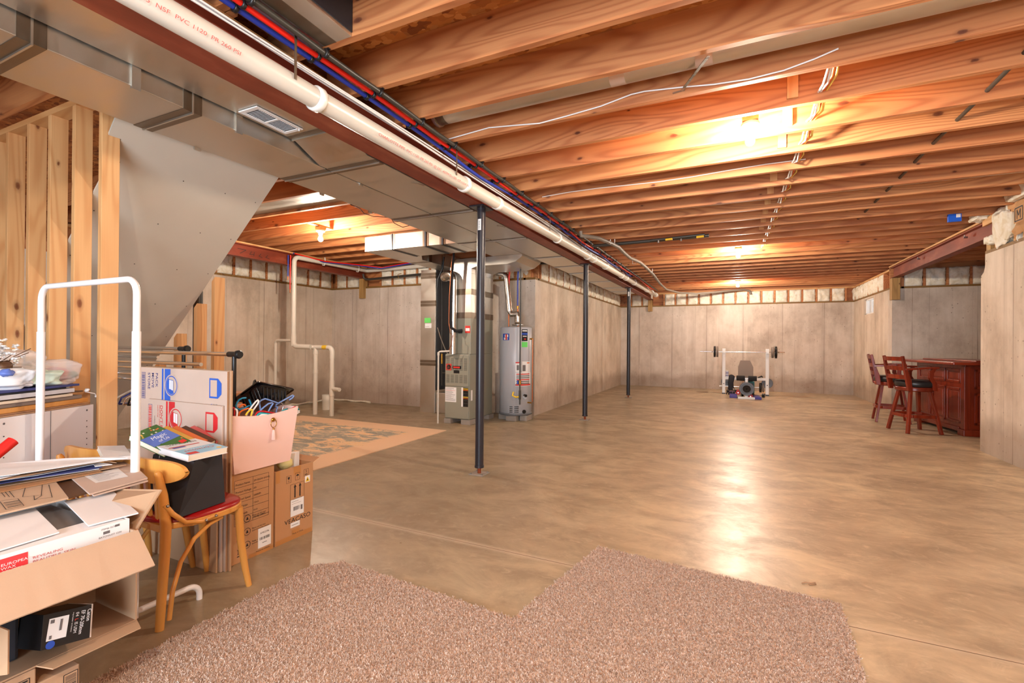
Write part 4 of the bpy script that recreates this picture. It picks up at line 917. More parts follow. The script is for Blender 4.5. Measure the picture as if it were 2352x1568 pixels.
# grey insulated hose that swings away from the beam to the far wall
pp = [(1335, 541), (1352, 543), (1375, 547), (1400, 557), (1420, 567), (1433, 580), (1447, 592), (1470, 602), (1484, 614), (1500, 630), (1515, 650), (1530, 664), (1560, 672), (1600, 674), (1640, 671), (1680, 667), (1710, 665), (1722, 668), (1725, 676)]
t = thing('grey_hose', (-1.7, 9, 2.7), 'grey insulated line swinging from the red beam towards the far wall', 'pipe')
MB().tube([Vector((-1.80, 5.9, 2.70))]+[pz(x, y, 2.645) if i < 12 else py(x, y, min(14.22, 12.9+.25*(i-11))) for i, (x, y) in enumerate(pp)], .026, 'grey_hose', n=12).build('insulated_line', t)
for x, y in ((1407, 556), (1457, 603), (1495, 622)): q = pz(x, y, 2.645); MB().tube([q+Vector((-.03, 0, .04)), q+Vector((-.03, 0, -.02)), q+Vector((.03, 0, -.02)), q+Vector((.03, 0, .04))], .005, 'white_cable', n=6).build('cable_tie', t)
t = thing('gas_manifold', (-1.0, 6.9, 2.68), 'black pipe manifold with yellow valves under the far joists', 'pipe')
MB().cyl((-1.9, 6.86, 2.70), (-.30, 6.86, 2.715), .024, 'black_pipe', n=14).build('pipe_section', t); MB().cyl((-1.05, 6.80, 2.70), (-.35, 6.80, 2.72), .018, 'black_pipe', n=12).build('manifold_bar', t)
for x in (-.85, -.45): MB().cyl((x, 6.78, 2.69), (x+.09, 6.76, 2.69), .015, 'yellow_sticker', n=10).build('valve_handle', t)
for x in (-.95, -.65): MB().cyl((x, 6.80, 2.66), (x, 6.80, 2.69), .014, 'steel_bolt', n=10).build('outlet_cap', t)
# wires through the joists, parallel to the beam
wp = [(1953, 10), (1935, 120), (1903, 205), (1880, 262), (1845, 325), (1822, 375), (1812, 405), (1800, 432), (1792, 455)]
for i, (dx, mt, lab) in enumerate(((0, 'white_cable', 'white'), (.014, 'orange_cable', 'orange'), (.026, 'yellow_cable', 'yellow'), (-.014, 'white_cable', 'pale'))):
    pts = []
    for q in range(2, 15):
        y = J(q)-.019; pts.append((.50-.006*q+dx+.004*math.sin(q*2+i), y, ZJ+.06)); pts.append((.50-.006*q+dx*1.6, y+.20, ZJ+.035-.03*(i % 3 == 0)-.01*math.sin(q*1.7+i)))
    tag(MB().tube(pts, .0065, mt, n=8).build('electric_cable'), lab+' cable threaded through the joists right of the bulbs', 'cable')
pts = [(1.40+.004*math.sin(i), -.4+i*.3, ZJ+.06) for i in range(26)]
tag(MB().tube(pts, .013, 'black_pipe', n=10).build('conduit'), 'thin dark conduit threaded through the joists near the right wall', 'pipe')
pts = [py(x, y, J(2)-.04) for x, y in ((1025, 322), (1060, 312), (1124, 294), (1180, 289), (1240, 284), (1300, 268), (1380, 245), (1450, 218), (1480, 211), (1560, 202), (1640, 195), (1720, 183), (1800, 163), (1870, 137), (1925, 113))]
pts = [(p.x, J(2)-.046, p.z) for p in pts]
tag(MB().tube(pts, .0045, 'white_cable', n=8).build('electric_cable'), 'single white cable stapled along a joist face, ending at the cable bundle', 'cable')
pts = [(-1.85+i*.3, J(6)-.046, ZJ+.045+.012*math.sin(i*1.1)+.002*i) for i in range(9)]
tag(MB().tube(pts, .0045, 'white_cable', n=8).build('electric_cable'), 'thin white cable sagging along a joist face below the nearest bulb', 'cable')
# round ducts in joist bays
for j, x0, x1, lab in ((1, -1.95, 2.6, 'round galvanized duct lying in a near joist bay'), (8, -1.9, 2.5, 'round galvanized duct lying in a middle joist bay')):
    y = (J(j)+J(j+1)-.038)/2; t = thing('round_duct', (0, y, 2.8), lab, 'duct')
    MB().cyl((x0, y, 2.895), (x1, y, 2.895), .085, 'galvanized', n=32).build('pipe_section', t)
    for x in (x0+.01, -.68, -.2, 1.05): MB().cyl((x, y, 2.895), (x+.09, y, 2.895), .0862, 'foil_tape' if x < x0+.1 else 'cardboard_pale', n=32).build('tape_band', t)
    MB().lathe([(.085, 0), (.095, .01), (.095, .03)], (x0-.0, y, 2.895), 'galvanized', n=32, axis=(1, 0, 0)).build('end_collar', t)
t = thing('joist_duct', (-5, 4.02, 2.8), 'flat grey sheet metal closing a joist bay left of the trunk duct', 'duct')
y0, y1 = LY[[i for i, y in enumerate(LY) if y > 3.4][0]], 0
yy = [y for y in LY if y > 3.4][:2]
MB().box((-6.7, yy[0]+.002, ZJ+.03), (-3.4, yy[1]-.04, ZJ+.036), 'galvanized').build('pan', t)
t = thing('joist_duct', (-1.85, 1.6, ZJ), 'sheet metal duct boot wedged in the nearest joist bay beside the pipes', 'duct')
ja = [y for y in JY if y < 1.5][-1]+.002; jb = [y for y in JY if y > 1.5][0]-.04
MB().box((-2.08, ja, ZJ+.0), (-1.72, jb, ZT-.01), 'galvanized').build('boot', t)
MB().box((-1.722, ja+.0, ZJ+.02), (-1.715, jb, ZT-.02), 'dark_duct_metal').build('end_panel', t); MB().box((-1.90, ja, ZJ-.002), (-1.82, jb, ZJ), 'foil_tape').build('tape_band', t)
if True:
    q0, q1 = py(1628, 125, J(1)), py(1565, 208, J(2)-.05)
    tag(MB().bar((q0.x, J(1)+.01, q0.z), (q1.x, J(2)-.045, q1.z), .016, .004, 'steel_bolt').bar((q1.x-.05, J(2)-.042, q1.z-.004), (q1.x+.02, J(2)-.042, q1.z+.002), .02, .004, 'steel_bolt').build('metal_brace'), 'thin metal strap brace between two near joists', 'brace')
# blue junction box
q0 = pz(2186, 505, 2.8)
jn = [y for y in JY if y > 7.0][0]
t = thing('junction_box', (2.32, jn-.07, 2.70), 'blue plastic electrical box nailed to a joist near the right wall', 'electrical box')
MB().box((2.27, jn-.075, 2.70), (2.39, jn-.04, 2.79), 'blue_box').build('box', t, bevel=.003); MB().rect((2.34, jn-.0755, 2.745), (1, 0, 0), (0, 0, 1), .04, .04, 'white_label').build('sticker', t)
# ================================================================ bare bulb lights
def bulb(p, label, jy):
    x, y, z = p; t = thing('light_fixture', (x, y, z), label, 'light', 'bare bulbs in porcelain holders')
    MB().box((x-.05, y-.05, z+.12), (x+.05, y+.05, z+.155), 'kraft_paper').build('junction_box', t, bevel=.004)
    MB().lathe([(.058, .115), (.06, .10), (.045, .085), (.028, .075), (.025, .05)], (x, y, z), 'lamp_ceramic', n=24).build('lamp_holder', t)
    MB().lathe([(.012, .055), (.014, .04), (.022, .022), (.029, .002), (.030, -.012), (.026, -.026), (.016, -.036), (.004, -.040)], (x, y, z), 'bulb_glass', n=14).build('bulb', t)
    MB().box((x-.03, y-.2, z+.155), (x+.03, y+.2, z+.175), 'joist_wood').build('mounting_cleat', t)
    return t
bulb(BULBS[0], 'nearest glowing bare bulb among the joists right of the beam', 0)
bulb(BULBS[1], 'middle glowing bare bulb among the joists right of the beam', 0)
bulb(BULBS[2], 'farthest glowing bare bulb close to the far wall', 0)
bulb(BULBS[3], 'glowing bare bulb under the joists behind the camera', 0)
bulb(LEFT_BULBS[0], 'glowing bare bulb left of the trunk ducts', 0)
pts = [Vector((-3.245, 3.33, 2.60)), Vector((-3.25, 3.34, 2.53))]+[py(x, y, 3.6+.12*i) for i, (x, y) in enumerate(((826, 478), (836, 490), (858, 497), (880, 498), (898, 500), (905, 512), (925, 522), (942, 517)))]
_unused = [0 for x, y in ((818, 468), (836, 490), (858, 497), (880, 498), (898, 500), (905, 512), (925, 522), (942, 517))]
tag(MB().tube(pts+[Vector((-3.3, pts[-1].y, 2.60))], .004, 'black_plastic', n=6).build('loose_wire'), 'thin black wire hanging in loops below the left trunk duct', 'cable')
# ================================================================ carpet and rug
poly = [(-2.10, .15), (-2.10, 1.885), (-1.985, 2.0), (-.89, 1.925), (-.735, 2.83), (.475, 2.722), (.47, 2.5), (.455, 2.14), (.42, .15)]
t = thing('carpet_remnant', (-.9, 1.3, 0), 'notched beige pile carpet remnant lying on the concrete in the foreground', 'carpet')
MB().prism([(x, y, .0005) for x, y in poly], (0, 0, .008), 'carpet').build('backing', t)
def inside(x, y):
    c = False; n = len(poly)
    for i in range(n):
        (xa, ya), (xb, yb) = poly[i], poly[(i+1) % n]
        if (ya > y) != (yb > y) and x < (xb-xa)*(y-ya)/(yb-ya)+xa: c = not c
    return c
def pile():
    g = np.random.default_rng(5); n = 300000
    X = g.uniform(-2.11, .49, n); Y = g.uniform(.55, 2.84, n)
    ok = np.zeros(n, bool); c = np.zeros(n, bool); N_ = len(poly)
    wx = X+.006*np.sin(Y*60)+.004*np.sin(Y*131); wy = Y+.006*np.sin(X*55)+.004*np.sin(X*140)
    for i in range(N_):
        (xa, ya), (xb, yb) = poly[i], poly[(i+1) % N_]
        if ya == yb: continue
        c ^= ((ya > wy) != (yb > wy)) & (wx < (xb-xa)*(wy-ya)/(yb-ya)+xa)
    X, Y = X[c], Y[c]; n = len(X)
    a = g.uniform(0, 2*np.pi, n); h = g.uniform(.006, .012, n); w_ = g.uniform(.001, .0019, n); lx = g.normal(0, .0045, n); ly = g.normal(0, .0045, n)
    ca, sa = np.cos(a)*w_, np.sin(a)*w_; z0 = np.full(n, .006)
    V = np.empty((n, 4, 3)); V[:, 0] = np.stack([X-ca, Y-sa, z0], 1); V[:, 1] = np.stack([X+ca, Y+sa, z0], 1)
    V[:, 2] = np.stack([X+ca*.8+lx, Y+sa*.8+ly, z0+h], 1); V[:, 3] = np.stack([X-ca*.8+lx, Y-sa*.8+ly, z0+h], 1)
    V = V.reshape(-1, 3)-np.array(OFF['carpet_remnant'])
    me = bpy.data.meshes.new('pile'); me.vertices.add(4*n); me.vertices.foreach_set('co', V.ravel())
    me.loops.add(4*n); me.loops.foreach_set('vertex_index', np.arange(4*n)); me.polygons.add(n); me.polygons.foreach_set('loop_start', np.arange(n)*4)
    me.update(calc_edges=True); me.materials.append(MATS['carpet'])
    o = bpy.data.objects.new('pile', me); COL.objects.link(o); o.parent = t; o['kind'] = 'stuff'
pile()
rx0, rx1, ry0, ry1 = -6.5, -3.645, 3.29, 5.61
r_ = MB().box((rx0, ry0, 0), (rx1, ry1, .008), 'faded_rug').build('area_rug')
r_.location = ((rx0+rx1)/2, (ry0+ry1)/2, 0)
tag(r_, 'faded cream rug with blotchy blue and gold pattern behind the boxes', 'rug')
tag(MB().tube([pz(1842, 1339, .004), pz(1850, 1337, .005), pz(1862, 1338.5, .005), pz(1873, 1337.5, .005), pz(1874, 1341, .004), pz(1858, 1342, .004)], .003, 'cardboard_edge', n=6).build('wood_splinter'), 'small curl of tan debris lying on the bare floor beyond the carpet', 'debris')
# ================================================================ weight bench
t = thing('weight_bench', (.29, 12.6, 0), 'white tubular weight bench with grey backrest near the far wall', 'bench')
ub = 13.02; xl, xr = -.20, .765
for x in (xl, xr):
    MB().box((x-.036, ub-.03, .03), (x+.036, ub+.03, 1.145), 'white_metal').build('upright', t, bevel=.004)
    MB().box((x-.04, ub-.034, 0), (x+.04, ub+.034, .032), 'black_plastic').build('foot_cap', t)
    MB().box((x-.03, ub-.09, 1.03), (x+.03, ub-.03, 1.045), 'white_metal').box((x-.03, ub-.1, 1.03), (x+.03, ub-.088, 1.08), 'white_metal').build('bar_hook', t)
    MB().cyl((x, ub-.035, .26), (x, ub-.028, .26), .012, 'black_plastic', n=10).build('bolt', t)
MB().box((xl, ub-.025, .37), (xr, ub+.025, .43), 'white_metal').build('cross_bar', t, bevel=.003)
bx = .29
o0 = MB().prism([(bx-.165, 12.8, .44), (bx+.165, 12.8, .44), (bx+.165, 12.86, .70), (bx+.095, 12.90, .86), (bx-.115, 12.90, .86), (bx-.165, 12.86, .70)], (0, .05, -.012), 'pad_grey').build('backrest', t, bevel=.01)
MB().box((bx-.14, 12.18, .40), (bx+.14, 12.78, .45), 'black_leather').build('seat', t, bevel=.012)
MB().box((bx-.03, 12.05, .33), (bx+.03, 13.0, .38), 'white_metal').build('rail', t, bevel=.003)
MB().box((bx-.03, 12.04, .02), (bx+.03, 12.09, .46), 'white_metal').build('front_leg', t, bevel=.003); MB().box((bx-.175, 12.03, 0), (bx+.175, 12.09, .045), 'white_metal').build('front_foot', t, bevel=.003)
for s_ in (-1, 1): MB().lathe([(.012, -.002), (.055, 0), (.058, .01), (.058, .165), (.055, .175), (.012, .177)], (bx+s_*.035, 12.03, .475), 'black_foam', n=20, axis=(s_, 0, 0)).build('foam_roller', t)
MB().cyl((bx-.09, 12.03, .475), (bx+.09, 12.03, .475), .011, 'chrome', n=10).build('roller_axle', t)
def plate_disc(t, c, r, ax, mat, th=.03, name='weight_plate'):
    return MB().lathe([(.014, 0), (r*.35, 0), (r*.4, th*.25), (r*.78, th*.25), (r*.82, 0), (r, 0), (r, th), (r*.82, th), (r*.78, th*.75), (r*.4, th*.75), (r*.35, th), (.014, th)], c, mat, n=36, axis=ax).build(name, t)
wp = [('nearest round blue-grey weight plate hung on the front of the bench', (bx+.005, 12.0, .235), .155, (0, 1, 0), 'grey_plate', .035),
      ('grey weight plate hanging behind the left upright of the bench', (-.15, 13.16, .30), .115, (0, 1, 0), 'grey_plate', .03), ('grey weight plate hanging behind the right upright of the bench', (.775, 13.14, .30), .125, (0, 1, 0), 'grey_plate', .03)]
for lab, c, r, ax, mt, th in wp:
    if 'blue' in lab:
        q = MB(); q.lathe([(.012, 0), (r*.66, 0), (r*.68, th*.4), (r*.74, th*.4), (r*.78, -.006), (r*.98, -.002), (r, .01), (r, th), (.012, th)], c, mt, n=40, axis=ax)
        for k in range(3): q.lathe([(r*(.2+.16*k), -.001), (r*(.215+.16*k), -.003), (r*(.23+.16*k), -.001)], c, 'pad_grey', n=32, axis=ax)
        q.lathe([(.0, -.004), (.014, -.004), (.014, 0)], c, 'black_plastic', n=16, axis=ax); o = q.build('weight_plate')
    else: o = plate_disc(None, c, r, ax, mt, th)
    tag(o, lab, 'weight plate')
def barbell(name, label, x0, x1, y, z, plates, r=.0125, mat='chrome'):
    t = thing(name, ((x0+x1)/2, y, z), label, 'barbell')
    MB().cyl((x0, y, z), (x1, y, z), r, mat, n=14).build('bar', t)
    for x, rr_, th, mt in plates: plate_disc(t, (x, y, z), rr_, (1, 0, 0), mt, th)
    for x in (plates[0][0]-.05, plates[-1][0]+plates[-1][2]+.03): MB().lathe([(.013, 0), (.022, .002), (.022, .02), (.013, .022)], (x, y, z), 'chrome', n=12, axis=(1, 0, 0)).build('collar', t)
    return t
by = ub-.06
barbell('barbell', 'chrome barbell loaded with dark plates resting on the bench uprights', -.76, 1.13, by, 1.063, [(-.435, .14, .045, 'iron'), (-.375, .135, .045, 'pad_grey'), (.85, .135, .045, 'pad_grey'), (.92, .145, .045, 'iron')])
barbell('barbell', 'spare chrome barbell with one plate low behind the bench', -.30, .70, 13.10, .19, [(-.20, .07, .03, 'iron'), (.60, .12, .05, 'iron'), (.67, .11, .03, 'pad_grey')])
t = thing('punching_pad', (-.03, 12.86, 0), 'tall black cloth bag propped against the left side of the bench', 'bag')
MB().tube([(-.05, 12.86, .0), (-.03, 12.86, .12), (-.04, 12.86, .3), (-.015, 12.87, .47), (-.01, 12.88, .485)], [.05, .065, .062, .07, .04], 'black_fabric', n=16, flat=.7).build('bag_body', t); MB().tube([(-.07, 12.84, .28), (-.10, 12.82, .12), (-.14, 12.82, .01)], .014, 'black_fabric', n=8).build('strap', t)
t = thing('supplement_bottle', (-.125, 13.02, .43), 'white bottle with purple bands standing on the bench cross bar', 'bottle')
MB().cyl((-.125, 13.02, .43), (-.125, 13.02, .56), .035, 'white_paint', n=20).build('bottle_body', t); MB().cyl((-.125, 13.02, .56), (-.125, 13.02, .585), .03, 'white_paint', n=20).build('cap', t)
for z in (.455, .50, .54): MB().cyl((-.125, 13.02, z), (-.125, 13.02, z+.018), .0355, 'purple', n=20, caps=False).build('label_band', t)
tag(MB().box((.30, 12.5, .10), (.47, 12.7, .37), 'teal').box((.36, 12.495, .24), (.45, 12.5, .33), 'black_plastic').build('storage_tote', bevel=.01), 'teal plastic tote under the bench seat', 'tote')
tag(MB().box((-.06, 12.12, 0), (.10, 12.5, .07), 'purple').build('exercise_mat', bevel=.01), 'folded purple mat under the left side of the bench', 'mat')
tag(MB().prism([(.44, 12.05, 0), (.60, 12.02, 0), (.56, 12.4, 0), (.42, 12.4, 0)], (0, 0, .06), 'purple').build('exercise_mat', bevel=.01), 'purple mat sticking out under the right side of the bench', 'mat')
def dumbbell(c, ax, L_, r, label, mat):
    t = thing('dumbbell', c, label, 'dumbbell'); c, ax = Vector(c), Vector(ax).normalized()
    MB().cyl(c-ax*L_/2, c+ax*L_/2, .013, 'chrome', n=10).build('handle', t)
    for s_ in (-1, 1): MB().cyl(c+ax*s_*L_*.28, c+ax*s_*L_*.46, r, mat, n=18).build('weight', t)
dumbbell((.12, 12.32, .125), (0, 1, .0), .3, .05, 'dumbbell with red weights lying left under the bench', 'red_rubber')
dumbbell((.38, 12.25, .055), (0, 1, 0), .28, .05, 'dumbbell with red weights lying right under the bench', 'red_rubber')
dumbbell((-.02, 12.3, .14), (1, .4, 0), .24, .035, 'small dark dumbbell resting on the folded purple mat', 'iron')
dumbbell((.55, 12.6, .05), (1, -.3, 0), .32, .045, 'dark chrome dumbbell on the floor right of the bench', 'iron')
dumbbell((.12, 12.62, .10), (1, .1, 0), .26, .10, 'fat dark dumbbell under the middle of the bench', 'iron')
tag(MB().tube([(.56, 13.0, .44), (.6, 13.0, .455), (.64, 12.99, .475), (.67, 13.0, .45)], [.012, .016, .02, .012], 'black_plastic', n=8).build('hand_grip'), 'small black hand grip lying on the right end of the bench cross bar', 'grip')
# ================================================================ bar and stools
def bar():
    t = thing('home_bar', (2.95, 8.6, 0), 'dark cherry panelled home bar with overhanging top inside the alcove', 'bar')
    M = Matrix.Translation((2.93, 8.60, 0)) @ Matrix.Rotation(math.radians(7.5), 4, 'Z')
    def B(mb, name, **k): mb.xf(M); return mb.build(name, t, **k)
    Lb, D = 1.30, .62
    B(MB().box((0, .0, .09), (D, Lb, .985), 'cherry_wood'), 'cabinet', bevel=.003)
    B(MB().box((-.03, -.03, 0), (D, .12, .09), 'cherry_wood').box((-.03, Lb-.12, 0), (D, Lb+.03, .09), 'cherry_wood').box((-.018, .12, .045), (.0, Lb-.12, .11), 'cherry_wood'), 'plinth', bevel=.012)
    for i in range(3):      # front faces -x
        y0 = .085+i*.39; y1 = y0+.35
        for z0, z1 in ((.16, .66), (.73, .93)):
            m = MB(); m.box((-.014, y0, z0), (0, y0+.035, z1), 'cherry_wood').box((-.014, y1-.035, z0), (0, y1, z1), 'cherry_wood').box((-.014, y0, z0), (0, y1, z0+.035), 'cherry_wood').box((-.014, y0, z1-.035), (0, y1, z1), 'cherry_wood')
            B(m, 'panel_moulding', bevel=.003); B(MB().box((-.008, y0+.055, z0+.055), (0, y1-.055, z1-.055), 'cherry_wood'), 'raised_panel', bevel=.006)
    B(MB().box((-.016, -.01, .09), (.0, .07, .97), 'cherry_wood').box((-.016, -.016, .09), (.05, 0, .97), 'cherry_wood'), 'corner_pilaster', bevel=.004)
    for z0, z1 in ((.16, .60), (.66, .93)):
        m = MB(); x0, x1 = .10, .5
        m.box((x0, -.014, z0), (x0+.035, 0, z1), 'cherry_wood').box((x1-.035, -.014, z0), (x1, 0, z1), 'cherry_wood').box((x0, -.014, z0), (x1, 0, z0+.035), 'cherry_wood').box((x0, -.014, z1-.035), (x1, 0, z1), 'cherry_wood')
        B(m, 'panel_moulding', bevel=.003); B(MB().box((x0+.05, -.01, z0+.05), (x1-.05, 0, z1-.05), 'cherry_wood'), 'raised_panel', bevel=.008)
    B(MB().box((-.20, -.14, .99), (D+.02, Lb+.14, 1.03), 'cherry_wood_h').box((.12, .0, 1.03), (D+.02, Lb+.10, 1.05), 'cherry_wood_h'), 'bar_top', bevel=.008)
bar()
def make_stool(label):
    t = thing('bar_stool', (0, 0, 0), label, 'bar stool', 'cherry bar stools at the bar')
    C = 'cherry_wood'
    for sx, sy in ((-1, -1), (1, -1), (1, 1), (-1, 1)):
        MB().bar((sx*.215, sy*.215, 0), (sx*.125, sy*.125, .60), .05, .034, C, up=(1, 0, 0)).build('leg', t, bevel=.004)
    m = MB(); a, c = .205, .07; R = [(a, -a+c), (a, a-c), (a-c, a), (-a+c, a), (-a, a-c), (-a, -a+c), (-a+c, -a), (a-c, -a)]
    for i in range(8):
        p, q = R[i], R[(i+1) % 8]; m.bar((p[0], p[1], .245), (q[0], q[1], .245), .035, .045, C)
    m.build('foot_ring', t, bevel=.003)
    MB().lathe([(.19, .595), (.215, .60), (.225, .615), (.215, .625), (.228, .64), (.222, .655), (.19, .66)], (0, 0, 0), C, n=40).build('seat_frame', t)
    MB().lathe([(.15, .655), (.225, .66), (.24, .685), (.24, .72), (.225, .745), (.17, .758), (.05, .762)], (.01, 0, 0), 'black_leather', n=40).build('seat', t)
    for s in (-1, 1):
        y = s*.205
        MB().prism([(-.155, y-.016, .61), (-.215, y-.016, .61), (-.235, y-.016, .72), (-.27, y-.016, .92), (-.30, y-.016, 1.10), (-.265, y-.016, 1.105), (-.225, y-.016, .92), (-.17, y-.016, .76)], (0, .032, 0), C).build('back_post', t, bevel=.005)
        MB().prism([(.16, y+s*.012-.015, .61), (.10, y+s*.012-.015, .62), (.085, y+s*.012-.015, .72), (.045, y+s*.012-.015, .80), (.05, y+s*.012-.015, .88), (.10, y+s*.012-.015, .93), (.145, y+s*.012-.015, .93), (.10, y+s*.012-.015, .86), (.10, y+s*.012-.015, .80), (.15, y+s*.012-.015, .72)], (0, .03, 0), C).build('arm_support', t, bevel=.004)
        m = MB(); pts = [(-.25, y, .915), (-.10, y+s*.015, .925), (.04, y+s*.02, .94), (.17, y+s*.01, .94)]
        for i in range(3): m.bar(pts[i], pts[i+1], .045, .028, C)
        m.build('armrest', t, bevel=.004)
    for z, x in ((.80, -.232), (.925, -.252), (1.06, -.282)):
        m = MB(); k = 6
        P = [(x-.02*(1-(2*i/k-1)**2), -.19+.38*i/k) for i in range(k+1)]
        for i in range(k): m.obox((P[i][0]-.009, P[i][1], z-.03), (.018, 0, -.0), (P[i+1][0]-P[i][0], P[i+1][1]-P[i][1], 0), (-.009, 0, .06), C)
        m.build('back_slat', t)
    return t
st = make_stool('nearer of the two cherry bar stools with black round seats, overlapping the bar')
dup(st, (2.37, 9.70, 0), math.radians(-6), 'farther of the two cherry bar stools, nearer the pale corner of the far wall')
st.location = (2.40, 8.71, 0); st.rotation_euler = (0, 0, math.radians(17))
# messy insulation at the end of the right wall
def fluff(name, c, sc, seed, mat, label, amp=.35, cat='insulation', rot=0):
    rr = random.Random(seed); nu, nv = 44, 28; vs = []
    for j in range(1, nv):
        ph = math.pi*j/nv
        for i in range(nu):
            a = 2*math.pi*i/nu; d = Vector((math.cos(a)*math.sin(ph), math.sin(a)*math.sin(ph), math.cos(ph)))
            k = 1+amp*noise.noise(d*1.6+Vector((seed*3.3, seed, 0)))+amp*.45*noise.noise(d*5+Vector((seed, 0, seed*2)))+amp*.3*noise.noise(d*11+Vector((0, seed, seed)))
            q = Vector((math.copysign(abs(d.x)**.6, d.x)*sc[0], math.copysign(abs(d.y)**.6, d.y)*sc[1], math.copysign(abs(d.z)**.6, d.z)*sc[2]))*k
            vs.append(Vector(c)+Matrix.Rotation(rot, 3, 'X') @ q)
    o = len(vs); vs += [Vector(c)+Vector((0, 0, sc[2])), Vector(c)-Vector((0, 0, sc[2]))]
    fs = [(j*nu+i, (j+1)*nu+i, (j+1)*nu+(i+1) % nu, j*nu+(i+1) % nu) for j in range(nv-2) for i in range(nu)]+[(o, i, (i+1) % nu) for i in range(nu)]+[(o+1, (nv-2)*nu+(i+1) % nu, (nv-2)*nu+i) for i in range(nu)]
    x = MB().add(vs, fs, mat, True).build(name, subsurf=1); return tag(x, label, cat)
fluff('insulation_batt', (2.72, 7.00, 2.58), (.07, .20, .20), 1, 'fiberglass', 'big torn cream fiberglass batt hanging beside the alcove beam end')
fluff('insulation_batt', (2.70, 7.26, 2.48), (.06, .06, .05), 2, 'fiberglass', 'small torn tuft of fiberglass pointing left over the wall end')
fluff('insulation_batt', (2.66, 7.42, 2.80), (.08, .12, .06), 3, 'fiberglass', 'torn fiberglass tuft sticking out between joists above the wall end')
fluff('insulation_batt', (2.66, 6.45, 2.88), (.10, .34, .12), 4, 'fiberglass', 'cream fiberglass mass stuffed into the joist ends at the right edge')
fluff('insulation_batt', (2.72, 5.95, 2.62), (.09, .26, .22), 5, 'fiberglass', 'bulging fiberglass batt at the right edge beside crumpled brown paper')
fluff('insulation_batt', (2.74, 6.72, 2.50), (.05, .05, .14), 6, 'fiberglass', 'narrow fiberglass tuft hanging over the plate beside crumpled brown paper', .6)
t = thing('kraft_facing', (2.69, 6.45, 2.4), 'crumpled brown kraft paper facing printed with a dark square mark', 'insulation')
rr = random.Random(12); m = MB(); nx, nz = 9, 9; vs = []
for j in range(nz):
    for i in range(nx):
        u, v = i/(nx-1), j/(nz-1); vs.append((2.655+.05*noise.noise(Vector((u*4, v*4, 2)))+.0, 6.66-.42*u+.02*rr.random(), 2.40+.34*v+.02*rr.random()))
m.add(vs, [(j*nx+i, j*nx+i+1, (j+1)*nx+i+1, (j+1)*nx+i) for j in range(nz-1) for i in range(nx-1)], 'kraft_paper'); m.build('paper', t, solid=.002)
m = MB(); a, b, c_, d_ = (2.59, 6.50, 2.52), (2.59, 6.36, 2.52), (2.59, 6.36, 2.65), (2.59, 6.50, 2.65)
for p, q in ((a, b), (b, c_), (c_, d_), (d_, a), ((2.59, 6.46, 2.54), (2.59, 6.46, 2.63)), ((2.59, 6.46, 2.63), (2.59, 6.43, 2.57)), ((2.59, 6.43, 2.57), (2.59, 6.40, 2.63)), ((2.59, 6.40, 2.63), (2.59, 6.40, 2.54))): m.line(p, q, .012, (-1, 0, 0), 'print_black', .0)
m.add([(2.592, 6.52, 2.50), (2.592, 6.34, 2.50), (2.592, 6.34, 2.67), (2.592, 6.52, 2.67)], [(0, 1, 2, 3)], 'kraft_paper').build('printed_mark', t)
tag(MB().bar((2.70, 7.45, 2.72), (2.70, 6.55, 2.735), .03, .09, 'plate_wood_y').build('top_plate'), 'tilted pine top plate over the torn batts on the right wall', 'plate')
for y in (7.20, 6.80, 6.62): tag(MB().box((2.71, y-.02, 2.375), (2.79, y+.02, 2.69), 'stud_wood').build('cripple_stud'), {7.2: 'first', 6.8: 'second', 6.62: 'third'}[y]+' short stud from the alcove in the torn framing over the right wall', 'stud')
# ================================================================ boxes, chairs and clutter at the left
def carton(name, label, x0, x1, y0, y1, z0, z1, mat='cardboard_brown', cat='box', grp=None):
    t = thing(name, ((x0+x1)/2, (y0+y1)/2, z0), label, cat, grp)
    MB().box((x0, y0, z0), (x1, y1, z1), mat).build('carton', t, bevel=.003); return t
UY, UZ = (0, 1, 0), (0, 0, 1)
# brown carton with the product table
bx_ = -2.50
t = carton('shipping_box', 'brown shipping box printed with a product table, left of its twin under the pink bin', -2.95, bx_, 1.672, 1.962, 0, .505)
t_a = t
def FR(y, z): return Vector((bx_, y, z))
m = MB(); n_ = (1, 0, 0)
yt0, yt1, zt1, rh = 1.712, 1.925, .466, .042
for q in range(7): m.line(FR(yt0, zt1-q*rh), FR(yt1, zt1-q*rh), .0016, n_, 'print_black')
for y in (yt0, (yt0+yt1)/2+.005, yt1): m.line(FR(y, zt1), FR(y, zt1-6*rh), .0016, n_, 'print_black')
for q, (a, b) in enumerate((('Product Name', '20V SNOW SHOVEL'), ('Product Voltage', '20V'), ('No Load Speed', '2000RPM'), ('Clear Width', '12inch'), ('Clear Depth', '6inch'), ('Model', 'PSS20012IDP01'))):
    m.text(a, FR(yt0+.006, zt1-q*rh-.03), UY, UZ, .016, 'print_black', sx=.9); m.text(b, FR((yt0+yt1)/2+.009, zt1-q*rh-.03), UY, UZ, .015, 'print_black', sx=.8)
for q, z in enumerate((.235, .16, .085)):
    c = FR(1.79, z)
    for k in range(16):
        a0, a1 = 2*math.pi*k/16, 2*math.pi*(k+1)/16
        m.line(c+Vector((0, math.cos(a0)*.02, math.sin(a0)*.02)), c+Vector((0, math.cos(a1)*.02, math.sin(a1)*.02)), .0025, n_, 'print_black')
    m.prism([c+Vector((.0008, -.008, -.008)), c+Vector((.0008, .008, -.008)), c+Vector((.0008, 0, .011))], (.0002, 0, 0), 'print_black')
    m.text('Please use this item', c+Vector((0, .03, .004)), UY, UZ, .011, 'print_black'); m.text('according to the manual', c+Vector((0, .03, -.009)), UY, UZ, .011, 'print_black')
c = FR(1.742, .06)
